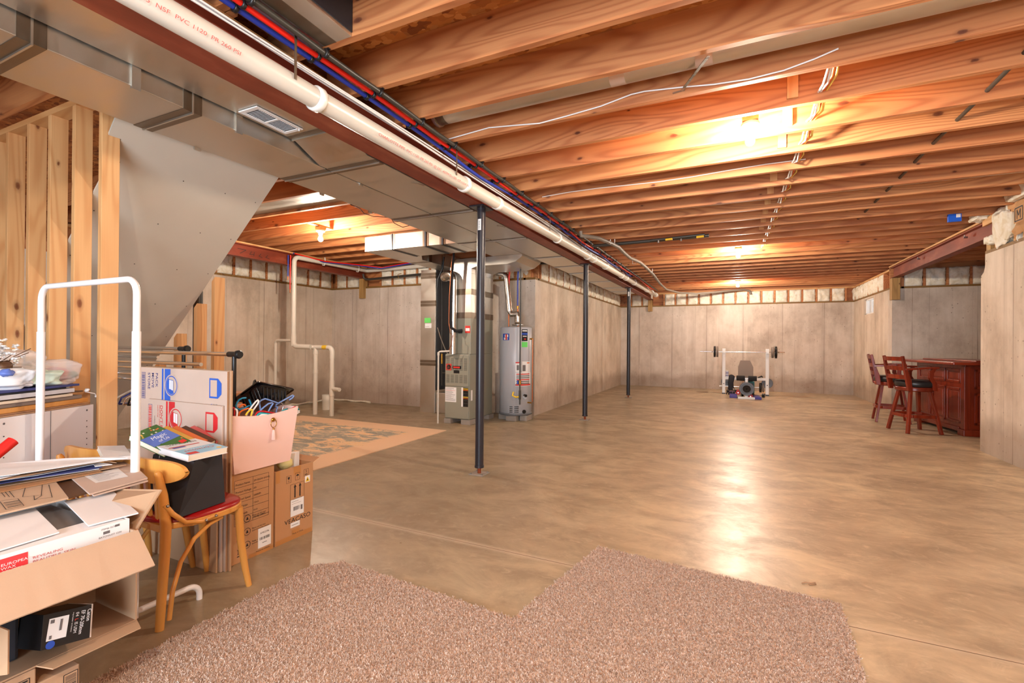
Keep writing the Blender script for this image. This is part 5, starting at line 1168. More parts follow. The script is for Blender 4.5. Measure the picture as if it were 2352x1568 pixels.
for a, b in (((-.012, .02), (.012, -.012)), ((.012, .02), (-.012, -.012)), ((-.01, .016), (.01, .016)), ((-.008, .016), (-.006, -.01)), ((.008, .016), (.006, -.01)), ((-.006, -.01), (.006, -.01))): m.line(c+Vector((0, a[0], a[1])), c+Vector((0, b[0], b[1])), .0018, n_, 'print_black')
m.rect(c+Vector((0, -.012, -.024)), UY, UZ, .024, .005, 'print_black')
m.text('MADE IN CHINA', FR(1.845, .018), UY, UZ, .012, 'print_black'); m.build('printing', t)
m = MB(); m.rect(FR(1.858, .035), UY, UZ, .085, .115, 'white_label', .001); m.text('AM02296', FR(1.90, .115), UY, UZ, .015, 'print_black', 'CENTER', lift=.0015)
rr = random.Random(2); y = 1.868
while y < 1.935: wd = rr.choice((.0012, .002, .003)); m.rect(FR(y, .08), UY, UZ, wd, .016, 'print_black', .0015); y += wd+rr.choice((.0012, .002, .003))
m.rect(FR(1.885, .06), UY, UZ, .03, .003, 'print_black', .0015); m.build('white_label', t)
MB().rect(FR(1.672, .42), UY, UZ, .035, .085, 'packing_tape', .0009).build('packing_tape', t); MB().rect(FR(1.80, .0), UY, UZ, .16, .022, 'packing_tape', .0004).build('packing_tape', t)
# its twin
t = thing('shipping_box', (-2.72, 2.115, 0), 'brown shipping box printed VEACASO, open on top with a yellow doll inside', 'box')
x0, x1, y0, y1, z1 = -2.93, bx_, 1.972, 2.252, .455
m = MB(); th = .005
m.box((x1-th, y0, 0), (x1, y1, z1), 'cardboard_brown').box((x0, y0, 0), (x0+th, y1, z1), 'cardboard_brown').box((x0+th, y0, 0), (x1-th, y0+th, z1), 'cardboard_brown').box((x0+th, y1-th, 0), (x1-th, y1, z1), 'cardboard_brown').box((x0+th, y0+th, 0), (x1-th, y1-th, .01), 'cardboard_brown')
m.build('carton', t)
MB().sheet([(x1-.002, y1, z1), (x0, y1, z1), (x0, y1+.05, z1+.02), (x1-.002, y1+.05, z1+.02)], .004, 'cardboard_brown').build('flap', t)
m = MB()
def icon_box(yc, zc, w_, h_):
    for a, b in (((-1, -1), (1, -1)), ((1, -1), (1, 1)), ((1, 1), (-1, 1)), ((-1, 1), (-1, -1))): m.line(FR(yc+a[0]*w_/2, zc+a[1]*h_/2), FR(yc+b[0]*w_/2, zc+b[1]*h_/2), .0016, n_, 'print_black')
icon_box(2.065, .385, .034, .044); icon_box(2.13, .39, .034, .044); icon_box(2.197, .398, .034, .044)
m.prism([FR(2.057, .40)+Vector((.0008, 0, 0)), FR(2.073, .40)+Vector((.0008, 0, 0)), FR(2.071, .388)+Vector((.0008, 0, 0)), FR(2.065, .383)+Vector((.0008, 0, 0)), FR(2.059, .388)+Vector((.0008, 0, 0))], (.0002, 0, 0), 'print_black'); m.rect(FR(2.0642, .372), UY, UZ, .0016, .012, 'print_black'); m.rect(FR(2.059, .370), UY, UZ, .012, .002, 'print_black')
m.prism([FR(2.118, .393)+Vector((.0008, 0, 0)), FR(2.142, .393)+Vector((.0008, 0, 0)), FR(2.137, .401)+Vector((.0008, 0, 0)), FR(2.13, .404)+Vector((.0008, 0, 0)), FR(2.123, .401)+Vector((.0008, 0, 0))], (.0002, 0, 0), 'print_black'); m.rect(FR(2.1295, .376), UY, UZ, .0014, .018, 'print_black')
m.text('5', FR(2.197, .398), UY, UZ, .024, 'print_black', 'CENTER'); m.rect(FR(2.186, .381), UY, UZ, .022, .004, 'print_black'); m.rect(FR(2.188, .387), UY, UZ, .018, .003, 'print_black')
icon_box(2.13, .265, .105, .165)
for yc in (2.112, 2.15): m.prism([FR(yc-.010, .325)+Vector((.0008, 0, 0)), FR(yc+.010, .325)+Vector((.0008, 0, 0)), FR(yc, .345)+Vector((.0008, 0, 0))], (.0002, 0, 0), 'print_black'); m.rect(FR(yc-.0045, .26), UY, UZ, .009, .066, 'print_black')
m.rect(FR(2.095, .248), UY, UZ, .07, .004, 'print_black')
m.text('VEACASO', FR(2.135, .108), UY, UZ, .04, 'print_black', 'CENTER', sx=1.12); m.text('Made in China', FR(2.135, .03), UY, UZ, .014, 'print_black', 'CENTER'); m.build('printing', t)
m = MB(); m.rect(FR(2.187, .333), UY, UZ, .04, .042, 'white_label', .001); m.prism([FR(2.190, .337)+Vector((.0014, 0, 0)), FR(2.224, .337)+Vector((.0014, 0, 0)), FR(2.207, .370)+Vector((.0014, 0, 0))], (.0002, 0, 0), 'yellow_sticker'); m.rect(FR(2.2035, .343), UY, UZ, .007, .012, 'print_black', .002); m.build('warning_label', t); m = MB()
m.rect(FR(2.08, .145), UY, UZ, .10, .105, 'white_label', .0012); y = 2.10
while y < 2.145: wd = rr.choice((.001, .002, .003)); m.rect(FR(y, .178), UY, UZ, wd, .025, 'ink_grey', .0018); y += wd+rr.choice((.001, .002))
m.rect(FR(2.155, .172), UY, UZ, .014, .03, 'ink_grey', .0018); m.rect(FR(2.088, .235), UY, UZ, .05, .002, 'ink_grey', .0018); m.rect(FR(2.088, .222), UY, UZ, .07, .0015, 'ink_grey', .0018)
m.build('address_label', t); m = MB(); m.rect(FR(2.08, .075), UY, UZ, .07, .032, 'white_label', .0012); m.rect(FR(2.088, .089), UY, UZ, .05, .003, 'ink_grey', .0018); m.build('white_label', t)
for q_ in ((2.10, .405, .055, .05), (1.975, 0, .27, .03), (2.09, .03, .06, .03), (1.972, .38, .03, .075)): MB().rect(FR(q_[0], q_[1]), UY, UZ, q_[2], q_[3], 'packing_tape', .0006).build('packing_tape', t)
t = thing('cloth_doll', (-2.60, 2.13, .38), 'pale yellow cloth doll poking out of the open VEACASO box', 'toy')
MB().ball((-2.62, 2.11, .44), .055, 'page_edge', (1, 1, .9), 16, 10, .1, 3).build('body', t)
plain('pale_yellow', (236, 222, 150), 0.8)
MB().ball((-2.58, 2.10, .47), .045, 'pale_yellow', (1, 1.1, .9), 16, 10, .12, 4).build('head', t); MB().ball((-2.60, 2.065, .51), .02, 'rust', (1, 1, 1), 10, 8, .3, 5).build('hair', t)
MB().obox((-2.60, 2.14, .40), (.03, .03, 0), (-.02, .05, .0), (0, 0, .12), 'white_card').build('tag_card', t)
# pink fabric bin
t = thing('fabric_bin', (-2.62, 1.88, .507), 'pale pink fabric bin with a tassel, full of plastic hangers', 'bin')
zb0, zb1 = .508, .838
top = [(-2.90, 1.665), (-2.478, 1.665), (-2.478, 2.112), (-2.90, 2.112)]; bot = [(-2.86, 1.70), (-2.485, 1.70), (-2.485, 2.062), (-2.86, 2.062)]
m = MB(); th = .006
for i in range(4):
    a, b = bot[i], bot[(i+1) % 4]; c_, d_ = top[(i+1) % 4], top[i]; cx_, cy_ = -2.68, 1.88
    ins = lambda p: (p[0]+(cx_-p[0])*.03, p[1]+(cy_-p[1])*.03)
    A, B, C_, D_ = (*a, zb0), (*b, zb0), (*c_, zb1), (*d_, zb1); a2, b2, c2, d2 = (*ins(a), zb0+.01), (*ins(b), zb0+.01), (*ins(c_), zb1), (*ins(d_), zb1)
    if i == 1:
        K = 14; top_ = [Vector(D_).lerp(Vector(C_), q/K)-Vector((0, 0, .024*math.sin(math.pi*q/K))) for q in range(K+1)]; bot_ = [Vector(A).lerp(Vector(B), q/K) for q in range(K+1)]; ii = Vector((-.006, 0, 0))
        vv = bot_+top_+[p+ii for p in bot_]+[p+ii for p in top_]; G = K+1
        m.add(vv, [(q, q+1, G+q+1, G+q) for q in range(K)]+[(2*G+q+1, 2*G+q, 3*G+q, 3*G+q+1) for q in range(K)]+[(G+q, G+q+1, 3*G+q+1, 3*G+q) for q in range(K)], 'pink_linen'); continue
    m.add([A, B, C_, D_, a2, b2, c2, d2], [(0, 1, 2, 3), (5, 4, 7, 6), (3, 2, 6, 7), (0, 4, 5, 1), (0, 3, 7, 4), (1, 5, 6, 2)], 'pink_linen' if i == 1 else 'pink_linen')
m.add([(*p, zb0) for p in bot], [(3, 2, 1, 0)], 'pink_linen'); m.build('fabric_shell', t)
c = Vector((-2.476, 1.93, .78)); MB().lathe([(.012, 0), (.013, .006), (.008, .01)], c, 'brass', n=16, axis=(1, 0, 0)).tube([c+Vector((.008, .019*math.sin(a), -.022+.024*math.cos(a))) for a in [2*math.pi*i/20 for i in range(21)]], .0022, 'brass', n=8, caps=False).build('ring_pull', t)
MB().cyl(c+Vector((.008, 0, -.05)), c+Vector((.008, 0, -.058)), .006, 'brass', n=10).lathe([(.004, -.058), (.008, -.066), (.011, -.10), (.012, -.118)][::-1], c+Vector((.008, 0, 0)), 'pink_linen', n=12).build('tassel', t)
# black roasting-tray like plastic tray on top
def tray():
    t = thing('plastic_tray', (-2.66, 1.92, .86), 'glossy black plastic tray tilted on top of the hangers in the pink bin', 'tray')
    C = px(592, 876, -2.53); R = px(676, 893, -2.60); Lc = px(534, 918, -2.80)
    U, V = R-C, Lc-C; n = U.cross(V).normalized()
    if n.z < 0: n = -n
    def P(a, b, h): return C+U*a+V*b+n*h
    def ringp(i, h, r=.14):
        o = []
        for ca, cb, a0 in ((1-i-r, 1-i-r, 0), (i+r, 1-i-r, 90), (i+r, i+r, 180), (1-i-r, i+r, 270)):
            for k in range(5): a = math.radians(a0+k*22.5); o.append(P(ca+r*math.cos(a), cb+r*math.sin(a), h))
        return o
    rings = [ringp(.17, -.085, .10), ringp(.10, -.012), ringp(.08, 0), ringp(.0, .003, .06), ringp(-.01, -.006, .06)]
    vs = [p for r in rings for p in r]; k = 20; m = MB()
    m.add(vs, [(j*k+i, j*k+(i+1) % k, (j+1)*k+(i+1) % k, (j+1)*k+i) for j in range(4) for i in range(k)], 'gloss_black', True); m.add(rings[0], [tuple(range(k))], 'gloss_black')
    m.build('tray_body', t, solid=.003)
    for i in range(7):
        f = .2+i*.1
        MB().tube([P(f, .095, -.014), P(f, .15, -.078)], .0035, 'gloss_black', n=8).build('rib', t); MB().tube([P(.095, f, -.014), P(.15, f, -.078)], .0035, 'gloss_black', n=8).build('rib', t)
    for a, b in ((.03, .12), (.86, .93), (.12, .9)): MB().prism([P(a-.04, b, 0), P(a+.06, b, 0), P(a+.01, b, .032)], V*.08, 'gloss_black').build('corner_lug', t)
tray()
def hanger(pts, X, mat, label, r=.0048, dx=0.0):
    P = [px(520+x/11.76, 850+y/11.76, X-dx*i/len(pts)) for i, (x, y) in enumerate(pts)]
    tag(MB().tube(P, r, mat, n=10).build('clothes_hanger'), label, 'hanger', 'plastic hangers in the pink bin')
for h in (([(770, 1260), (790, 1200), (830, 1140), (900, 1108), (1000, 1110), (1440, 1188), (1500, 1170), (1850, 985), (1905, 985), (1905, 1030), (1500, 1240)], -2.495, 'hanger_red', 'red plastic hanger along the front rim of the pink bin'),
    ([(810, 1240), (880, 1170), (960, 1160), (1360, 1212), (1380, 1240)], -2.490, 'hanger_teal', 'teal hanger just under the red one at the front rim'),
    ([(1420, 1200), (1440, 1160), (1540, 1085), (1650, 1042), (1670, 1070), (1560, 1180)], -2.52, 'hanger_teal', 'dark teal hanger shoulder right of the middle of the bin'),
    ([(1530, 1230), (1700, 1130), (1850, 1060), (1950, 1045), (1975, 1080), (1900, 1130), (1800, 1180)], -2.50, 'hanger_teal', 'bright teal hanger end at the right corner of the pink bin'),
    ([(1600, 1240), (1750, 1160), (1900, 1105), (1970, 1100), (1975, 1130), (1880, 1180)], -2.485, 'white_metal', 'white hanger end lowest at the right corner of the pink bin'),
    ([(880, 1240), (950, 1200), (1080, 1205), (1200, 1240)], -2.484, 'white_metal', 'white hanger just showing at the middle of the front rim'),
    ([(930, 1240), (915, 1040), (900, 950), (890, 870), (930, 815), (1040, 770), (1100, 785), (1400, 890), (1600, 780), (1790, 672), (1825, 690), (1780, 750), (1700, 800)], -2.54, 'hanger_blue', 'pale blue hanger arching in front of the black tray, hook to the right'),
    ([(900, 1240), (910, 1090), (1010, 1000), (1130, 905), (1230, 878), (1262, 900), (1220, 960), (1130, 1110), (1100, 1240)], -2.52, 'hanger_blue', 'smaller pale blue hanger loop in the middle of the bin'),
    ([(1400, 890), (1335, 935), (1320, 990), (1385, 985), (1350, 1080), (1340, 1240)], -2.55, 'hanger_blue', 'blue hanger hook pointing down right of the middle of the bin'),
    ([(525, 745), (430, 752), (340, 800), (285, 880), (255, 960), (280, 1030), (360, 1062), (480, 1030), (600, 960), (680, 960), (650, 880), (610, 790)], -2.55, 'hanger_cyan', 'bright cyan hanger curling up at the left of the pink bin'),
    ([(340, 1010), (380, 960), (430, 930), (490, 925), (515, 960)], -2.56, 'hanger_orange', 'orange hanger loop inside the cyan one'),
    ([(330, 1240), (350, 1150), (420, 1090), (520, 1050), (605, 1030)], -2.53, 'hanger_orange', 'thin orange-red hanger under the cyan one'),
    ([(540, 1240), (600, 1100), (700, 960), (790, 850), (850, 800), (872, 830), (850, 900), (780, 1000), (720, 1080), (680, 1240)], -2.52, 'white_metal', 'narrow silvery white hanger standing left of the middle of the bin'),
    ([(520, 1220), (560, 1150), (640, 1075), (690, 1060), (700, 1100), (660, 1240)], -2.50, 'yellow_sticker', 'yellow hanger shoulder near the left front rim'),
    ([(165, 1010), (205, 1020), (222, 1080), (215, 1240)], -2.50, 'hanger_red', 'dark red hanger end at the far left of the pink bin'),
    ([(235, 1040), (280, 1070), (292, 1140), (280, 1240)], -2.49, 'white_metal', 'white hanger end at the far left of the pink bin'),
    ([(1470, 870), (1515, 920), (1535, 990), (1510, 1060), (1480, 1240)], -2.53, 'chrome', 'thin chrome hanger hook behind the red hanger')):
    hanger(*h, r=.0025 if h[2] == 'chrome' else .0048)
# flattened moving boxes standing on edge
def flat_box(label, y, x0, x1, z1, stripe, txt, seed, name='moving_box', th=.012, z0=.0, tx0=0):
    t = thing(name, ((x0+x1)/2, y, z0), label, 'box')
    MB().box((x0, y, z0), (x1, y+th, z1), 'cardboard_pale').build('carton', t, bevel=.002)
    m = MB(); X, Zd = (1, 0, 0), (0, 0, -1)
    def R(xa, xb, za, zb_, mt, lift=.0008): m.add([(x0+xa, y-lift, z1-zb_), (x0+xb, y-lift, z1-zb_), (x0+xb, y-lift, z1-za), (x0+xa, y-lift, z1-za)], [(0, 1, 2, 3)], mt)
    return t, m, R
def ring(m, c, r, w, y, mat, k=24, a0=0, a1=360):
    for i in range(k):
        a, b = math.radians(a0+(a1-a0)*i/k), math.radians(a0+(a1-a0)*(i+1)/k)
        m.add([(c[0]+math.cos(q)*rr2, y, c[1]+math.sin(q)*rr2) for q, rr2 in ((a, r-w), (a, r), (b, r), (b, r-w))], [(3, 2, 1, 0)], mat)
def flat_print(t, m, R, x0, y, z1, col, xs, words, tx, ink, H, bo=.21):
    # bar code at the upper left, sideways words, colour stripes, and the house emblem
    rr = random.Random(3)
    R(xs-bo, xs-bo+.04, .03, .03+.16, 'print_navy', .0006); R(xs-bo+.0025, xs-bo+.0375, .0325, .1875, 'cardboard_pale', .0008)
    z = .036
    while z < .185: wd = rr.choice((.002, .004, .006)); R(xs-bo+.005, xs-bo+.035, z, z+wd, ink, .001); z += wd+rr.choice((.003, .004))
    for w_, xx in zip(words, tx): m.text(w_, (x0+xx, y, z1-.03), (0, 0, -1), (1, 0, 0), .034, ink, bold=.008)
    R(xs, xs+.016, .004, H, col); R(xs+.028, xs+.085, .004, H, col)
    c = (x0+xs+.095, z1-.10); ring(m, c, .065, .065, y-.001, 'cardboard_pale'); ring(m, c, .058, .006, y-.0013, col); ring(m, c, .05, .05, y-.0014, col, a0=120, a1=300)
    m.add([(c[0]-.02, y-.002, c[1]-.02), (c[0]+.02, y-.002, c[1]-.03), (c[0]+.02, y-.002, c[1]+.03), (c[0]-.02, y-.002, c[1]+.035)], [(0, 1, 2, 3)], 'white_card')
    for a, b in (((-.02, -.02), (.02, -.03)), ((.02, -.03), (.02, .03)), ((.02, .03), (-.02, .035)), ((-.02, .035), (-.02, -.02)), ((0, -.025), (0, .03))): m.line((c[0]+a[0], y-.0024, c[1]+a[1]), (c[0]+b[0], y-.0024, c[1]+b[1]), .0025, (0, -1, 0), col, 0)
    c = (x0+xs+.09, z1-.27)
    if H > .27: ring(m, c, .055, .055, y-.0011, 'cardboard_pale'); ring(m, c, .048, .048, y-.0013, col); ring(m, c, .025, .006, y-.0016, 'cardboard_pale')
X0, X1 = -3.315, -2.470
t, m, R = flat_box('tallest flattened moving box with blue PACK MOVE STORE print', 1.644, X0, X1, 1.082, 0, '', 0)
flat_print(t, m, R, X0, 1.644, 1.082, 'print_blue', .248, ('PACK', 'MOVE', 'STORE'), (.185, .145, .105), 'print_navy', .95)
def basket(m, x, z, y, col):
    m.add([(x-.055, y, z-.055), (x+.02, y, z-.055), (x+.05, y, z-.03), (x+.05, y, z+.03), (x+.02, y, z+.055), (x-.055, y, z+.055)], [(0, 1, 2, 3, 4, 5)], col)
    m.add([(x-.045, y-.0004, z-.045), (x+.012, y-.0004, z-.045), (x+.012, y-.0004, z+.045), (x-.045, y-.0004, z+.045)], [(0, 1, 2, 3)], 'cardboard_pale')
basket(m, X1-.095, .985, 1.6430, 'print_blue'); m.text('WALMART.COM', (X1-.14, 1.644, .90), (0, 0, -1), (1, 0, 0), .024, 'print_blue', bold=.02); m.text('NEED MORE?', (X1-.095, 1.644, .90), (0, 0, -1), (1, 0, 0), .022, 'ink_grey'); m.text('SCAN HERE OR', (X1-.115, 1.644, .90), (0, 0, -1), (1, 0, 0), .017, 'ink_grey')
m.build('printing', t)
MB().box((X1-.003, 1.645, .0), (X1+.0005, 1.655, 1.08), 'cardboard_edge').build('fluted_edge', t)
X0b, X1b = -3.18, -2.487
t, m, R = flat_box('shorter flattened moving box with red DON\'T FORGET print, leaning in front', 1.629, X0b, X1b, .895, 0, '', 0)
flat_print(t, m, R, X0b, 1.629, .895, 'print_red', .185, ("DON'T FORGET",), (.128,), 'print_red', .80, .18)
m.text('IMPORTANT ITEMS', (X0b+.115, 1.629, .865), (0, 0, -1), (1, 0, 0), .014, 'print_red'); m.text('essential things', (X0b+.10, 1.629, .865), (0, 0, -1), (1, 0, 0), .012, 'print_red'); m.text('WR02111', (X0b+.065, 1.629, .80), (0, 0, -1), (1, 0, 0), .018, 'ink_grey')
basket(m, X1b-.085, .80, 1.6280, 'print_red'); m.text('WALMART.COM', (X1b-.13, 1.629, .715), (0, 0, -1), (1, 0, 0), .024, 'print_red', bold=.02); m.text('SCAN HERE OR', (X1b-.105, 1.629, .715), (0, 0, -1), (1, 0, 0), .02, 'print_red'); m.text('NEED MORE?', (X1b-.08, 1.629, .715), (0, 0, -1), (1, 0, 0), .02, 'print_red')
m.build('printing', t)
for i, (xx, yy, zz, lab) in enumerate(((X1+.014, 1.6575, 1.085, 'plain flattened carton just behind the blue-printed moving box'), (X1-.03, 1.612, .50, 'low plain flattened carton foremost in the leaning stack'))):
    t = thing('flattened_carton', (-2.9, yy, 0), lab, 'box'); MB().box((X0+.05, yy, 0), (xx, yy+.011, zz), 'cardboard').build('carton', t, bevel=.002)
# ---------------------------------------------------------------- cafe chairs
def make_chair(label):
    t = thing('cafe_chair', (0, 0, 0), label, 'chair', 'bentwood cafe chairs')
    B = 'beech'
    def leg(pts, rs, n): MB().tube(pts, rs, B, n=14).build(n, t)
    for s in (-1, 1):
        leg([(s*.185, -.215, 0), (s*.180, -.205, .15), (s*.172, -.19, .35), (s*.168, -.185, .46), (s*.172, -.20, .60), (s*.176, -.222, .70), (s*.177, -.227, .715)], [.017, .019, .021, .022, .019, .016, .010], 'back_leg')
        leg([(s*.175, .20, 0), (s*.165, .185, .10), (s*.158, .165, .25), (s*.155, .155, .43)], [.014, .016, .018, .019], 'front_leg')
        MB().tube([(s*.19, -.18, .03), (s*.185, -.165, .15), (s*.18, -.13, .27), (s*.175, -.07, .355), (s*.172, .0, .40), (s*.172, .06, .415)], .010, B, n=10).build('side_brace', t)
        MB().tube([(s*.185, -.20, .56), (s*.19, -.17, .51), (s*.195, -.12, .455), (s*.195, -.05, .435), (s*.195, .02, .445)], .011, B, n=10).build('arm_brace', t)
        for c in ((s*.20, -.195, .555), (s*.207, -.035, .437), (s*.207, .01, .444)): MB().ball(c, .007, 'steel_bolt', nu=8, nv=6).build('screw', t)
    MB().tube([(-.15, .165, .39), (-.08, .185, .375), (0, .19, .37), (.08, .185, .375), (.15, .165, .39)], .010, B, n=10).build('front_brace', t)
    out = [( .20*(1 if abs(math.cos(a)) < 2 else 1)*math.copysign(abs(math.cos(a))**.62, math.cos(a)), .205*math.copysign(abs(math.sin(a))**.72, math.sin(a))) for a in [2*math.pi*i/40 for i in range(40)]]
    out = [(x*(1-.08*(y < -.1)), y-.0) for x, y in out]
    MB().prism([(x, y, .425) for x, y in out], (0, 0, .03), B).build('seat_frame', t, bevel=.006)
    m = MB(); k = 40; vs = [(x*.98, y*.98, .455) for x, y in out]+[(x*.985, y*.985, .466) for x, y in out]+[(x*.90, y*.90, .477) for x, y in out]+[(x*.5, y*.5, .482) for x, y in out]
    m.add(vs, [(j*k+i, j*k+(i+1) % k, (j+1)*k+(i+1) % k, (j+1)*k+i) for j in range(3) for i in range(k)], 'red_vinyl', True); m.add(vs[3*k:], [tuple(range(k))], 'red_vinyl', True); m.build('seat_cushion', t)
    # curved back rail, rounded ends
    m = MB(); n = 30; vs = []
    for i in range(n+1):
        u_ = math.sin(math.pi/2*(-1+2*i/n)); x = .262*u_; y = -.205+.055*u_*u_; hh = .056*max(0, 1-abs(u_)**4)**.5; hh = max(hh, .002)
        zc_ = .70+.006*u_*u_
        for dy in (-.008, .008): vs += [(x, y+dy, zc_-hh), (x, y+dy*1.1, zc_), (x, y+dy-.004, zc_+hh)]
    for i in range(n):
        a = i*6; b = a+6
        m.add([vs[q] for q in (a, a+1, a+2, b, b+1, b+2)], [(0, 1, 4, 3)[::-1], (1, 2, 5, 4)[::-1]], B, True); m.add([vs[q] for q in (a+3, a+4, a+5, b+3, b+4, b+5)], [(0, 1, 4, 3), (1, 2, 5, 4)], B, True)
        m.add([vs[a+2], vs[a+5], vs[b+5], vs[b+2]], [(0, 3, 2, 1)], B); m.add([vs[a], vs[a+3], vs[b+3], vs[b]], [(0, 1, 2, 3)], B)
    m.build('back_rail', t, subsurf=0)
    for i in range(4):
        x = -.09+i*.06; MB().bar((x, -.175, .44), (x, -.19, .66), .018, .011, B, up=(0, 1, 0)).build('back_spindle', t)
    MB().box((-.15, -.20, .425), (.15, -.17, .46), B).build('rear_seat_rail', t, bevel=.003)
    return t
ch = make_chair('bentwood cafe chair with a red vinyl seat carrying the black bin')
dup(ch, (-2.84, 1.39, 0), math.radians(6), 'second bentwood cafe chair, mostly hidden left of the one with the black bin')
ch.location = (-2.405, 1.41, 0); ch.rotation_euler = (0, 0, math.radians(-1)); ch.scale = (1, 1, .955)
for o_ in list(bpy.data.objects):
    if o_.name.startswith('cafe_chair'): o_.scale = (1, 1, .955)
# black fabric bin on the seat and the books in it
t = thing('fabric_bin', (-2.38, 1.40, .462), 'black fabric bin full of books on the red chair seat', 'bin')
z0_, z1_ = .462, .700
T0, T1 = pz(446, 1060, z1_), pz(507, 1030, z1_); a = [(-2.50, 1.27), (-2.222, 1.262), (-2.25, 1.49), (-2.52, 1.51)]; b = [(T0.x-.31, T0.y+.0), (T0.x, T0.y), (T1.x, T1.y), (T1.x-.32, T1.y+.02)]
m = MB()
vs = [(*p, z0_) for p in a]+[(*p, z1_+(.0 if i in (0, 1) else .0)) for i, p in enumerate(b)]
m.add(vs, [(3, 2, 1, 0)]+[(i, (i+1) % 4, (i+1) % 4+4, i+4) for i in range(4)], 'black_fabric'); m.build('fabric_shell', t, solid=.008)
def book(label, c, u, v, w_, h_, th, cover, deco=None, flip=False):
    # c lower corner, u along width, v along height; thickness along normal
    c, u, v = Vector(c), Vector(u).normalized(), Vector(v).normalized(); v = (v-u*v.dot(u)).normalized(); n = u.cross(v)
    t = thing('book', c, label, 'book', None)
    m = MB(); m.obox(c, u*w_, v*h_, n*.0018, cover).obox(c+n*(th-.0018), u*w_, v*h_, n*.0018, cover).obox(c+(u*(w_-.002) if flip else u*0), u*.002, v*h_, n*th, cover); m.build('cover', t)
    MB().obox(c+n*.0018+u*.002+v*.002, u*(w_-.005), v*(h_-.004), n*(th-.0036), 'page_edge').build('pages', t)
    if deco: m = MB(); deco(m, c+n*th, u, v, w_, h_); m.build('cover_art', t)
    return t
plain('book_white', (236, 238, 242), 0.4); plain('book_sky', (150, 206, 232), 0.4); plain('book_blue', (96, 120, 196), 0.4); plain('book_green', (70, 110, 56), 0.4); plain('book_brown', (92, 60, 34), 0.5); plain('book_orange', (226, 120, 60), 0.5); plain('book_gold', (226, 180, 84), 0.5); plain('book_pink', (226, 110, 110), 0.5); plain('pale_grey_card', (214, 216, 222), 0.5)
def deco1(m, o, u, v, w_, h_):
    m.rect(o+v*.0, u, v, w_, h_*.42, 'book_sky', .0004); m.rect(o+u*.01+v*h_*.62, u, v, w_*.75, h_*.05, 'red_print', .0005); m.rect(o+u*.02+v*h_*.55, u, v, w_*.3, h_*.08, 'pex_blue', .0004)
    m.rect(o+u*w_*.05+v*h_*.02, u, v, w_*.25, h_*.14, 'red_sticker', .0006)
    m.text('Christmas', o+u*w_*.5+v*h_*.30, -u, -v, .034, 'red_print', 'CENTER', shear=.3); m.text('COTTAGE', o+u*w_*.5+v*h_*.38, -u, -v, .024, 'book_white', 'CENTER'); m.text('MEADOWS', o+u*w_*.5+v*h_*.86, -u, -v, .026, 'ink_grey', 'CENTER', sx=1.1)
    m.prism([o+u*(w_*.85+.012*math.cos(k))+v*(h_*.10+.012*math.sin(k))+u.cross(v)*.0006 for k in [2*math.pi*i/14 for i in range(14)]], u.cross(v)*.0003, 'book_gold')
def deco2(m, o, u, v, w_, h_):
    rr = random.Random(8)
    for i in range(46):
        a, b = rr.random(), rr.random()
        if .3 < b < .72: continue
        m.rect(o+u*w_*a*.92+v*h_*b*.94, u, v, .008, .008, rr.choice(('book_gold', 'book_orange', 'page_edge', 'book_green')), .0004+i*1e-5)
    m.rect(o+v*h_*.3, u, v, w_, h_*.4, 'book_blue', .0006); m.text('Magic', o+u*w_*.5+v*h_*.52, u, v, .034, 'book_white', 'CENTER', shear=.3); m.text('of Us', o+u*w_*.5+v*h_*.38, u, v, .026, 'book_white', 'CENTER', shear=.3); m.rect(o+u*w_*.7+v*h_*.04, u, v, w_*.22, h_*.12, 'red_sticker', .001)
book('white novel lying open-spined under the blue Christmas novel', (-2.46, 1.31, .678), (.62, .78, .02), (-.78, .62, .03), .15, .20, .022, 'book_white')
book('pale blue and white Christmas novel on top of the black bin', (-2.22, 1.30, .700), (-.05, 1, .0), (-1, -.05, .09), .19, .24, .030, 'book_white', deco1)
book('leaning paperback with a blue title band and flowery green cover', (-2.40, 1.30, .700), (-.25, .95, .20), (-.80, -.3, .34), .14, .20, .028, 'book_green', deco2, True)
book('white spiral-bound notebook sticking out left of the bin', (-2.47, 1.20, .705), (-.9, .3, .05), (-.3, -.9, .12), .22, .10, .018, 'book_white')
book('pale paperback with a creased cover at the far left of the bin', (-2.53, 1.26, .69), (-.9, .25, .02), (-.25, -.9, .2), .18, .10, .014, 'pale_grey_card')
_bu = Vector((-.25, .95, .20)).normalized(); _bv = Vector((-.80, -.3, .34)).normalized(); _bv = (_bv-_bu*_bv.dot(_bu)).normalized(); _bn = _bu.cross(_bv)
for i, (cv, lab) in enumerate((('book_gold', 'thick paperback behind the flowery one, tan page edges showing'), ('book_orange', 'orange paperback leaning in the middle of the bin row'), ('book_brown', 'dark brown paperback with an orange spine in the bin row'), ('book_pink', 'pink and dark paperback last in the leaning bin row'))):
    book(lab, tuple(Vector((-2.40, 1.30, .700))-_bn*.025*(i+1)+_bu*(.06*i+.07)), (-.25, .95, .20), (-.80, -.3, .34), .13, .19, .024, cv, None, True)
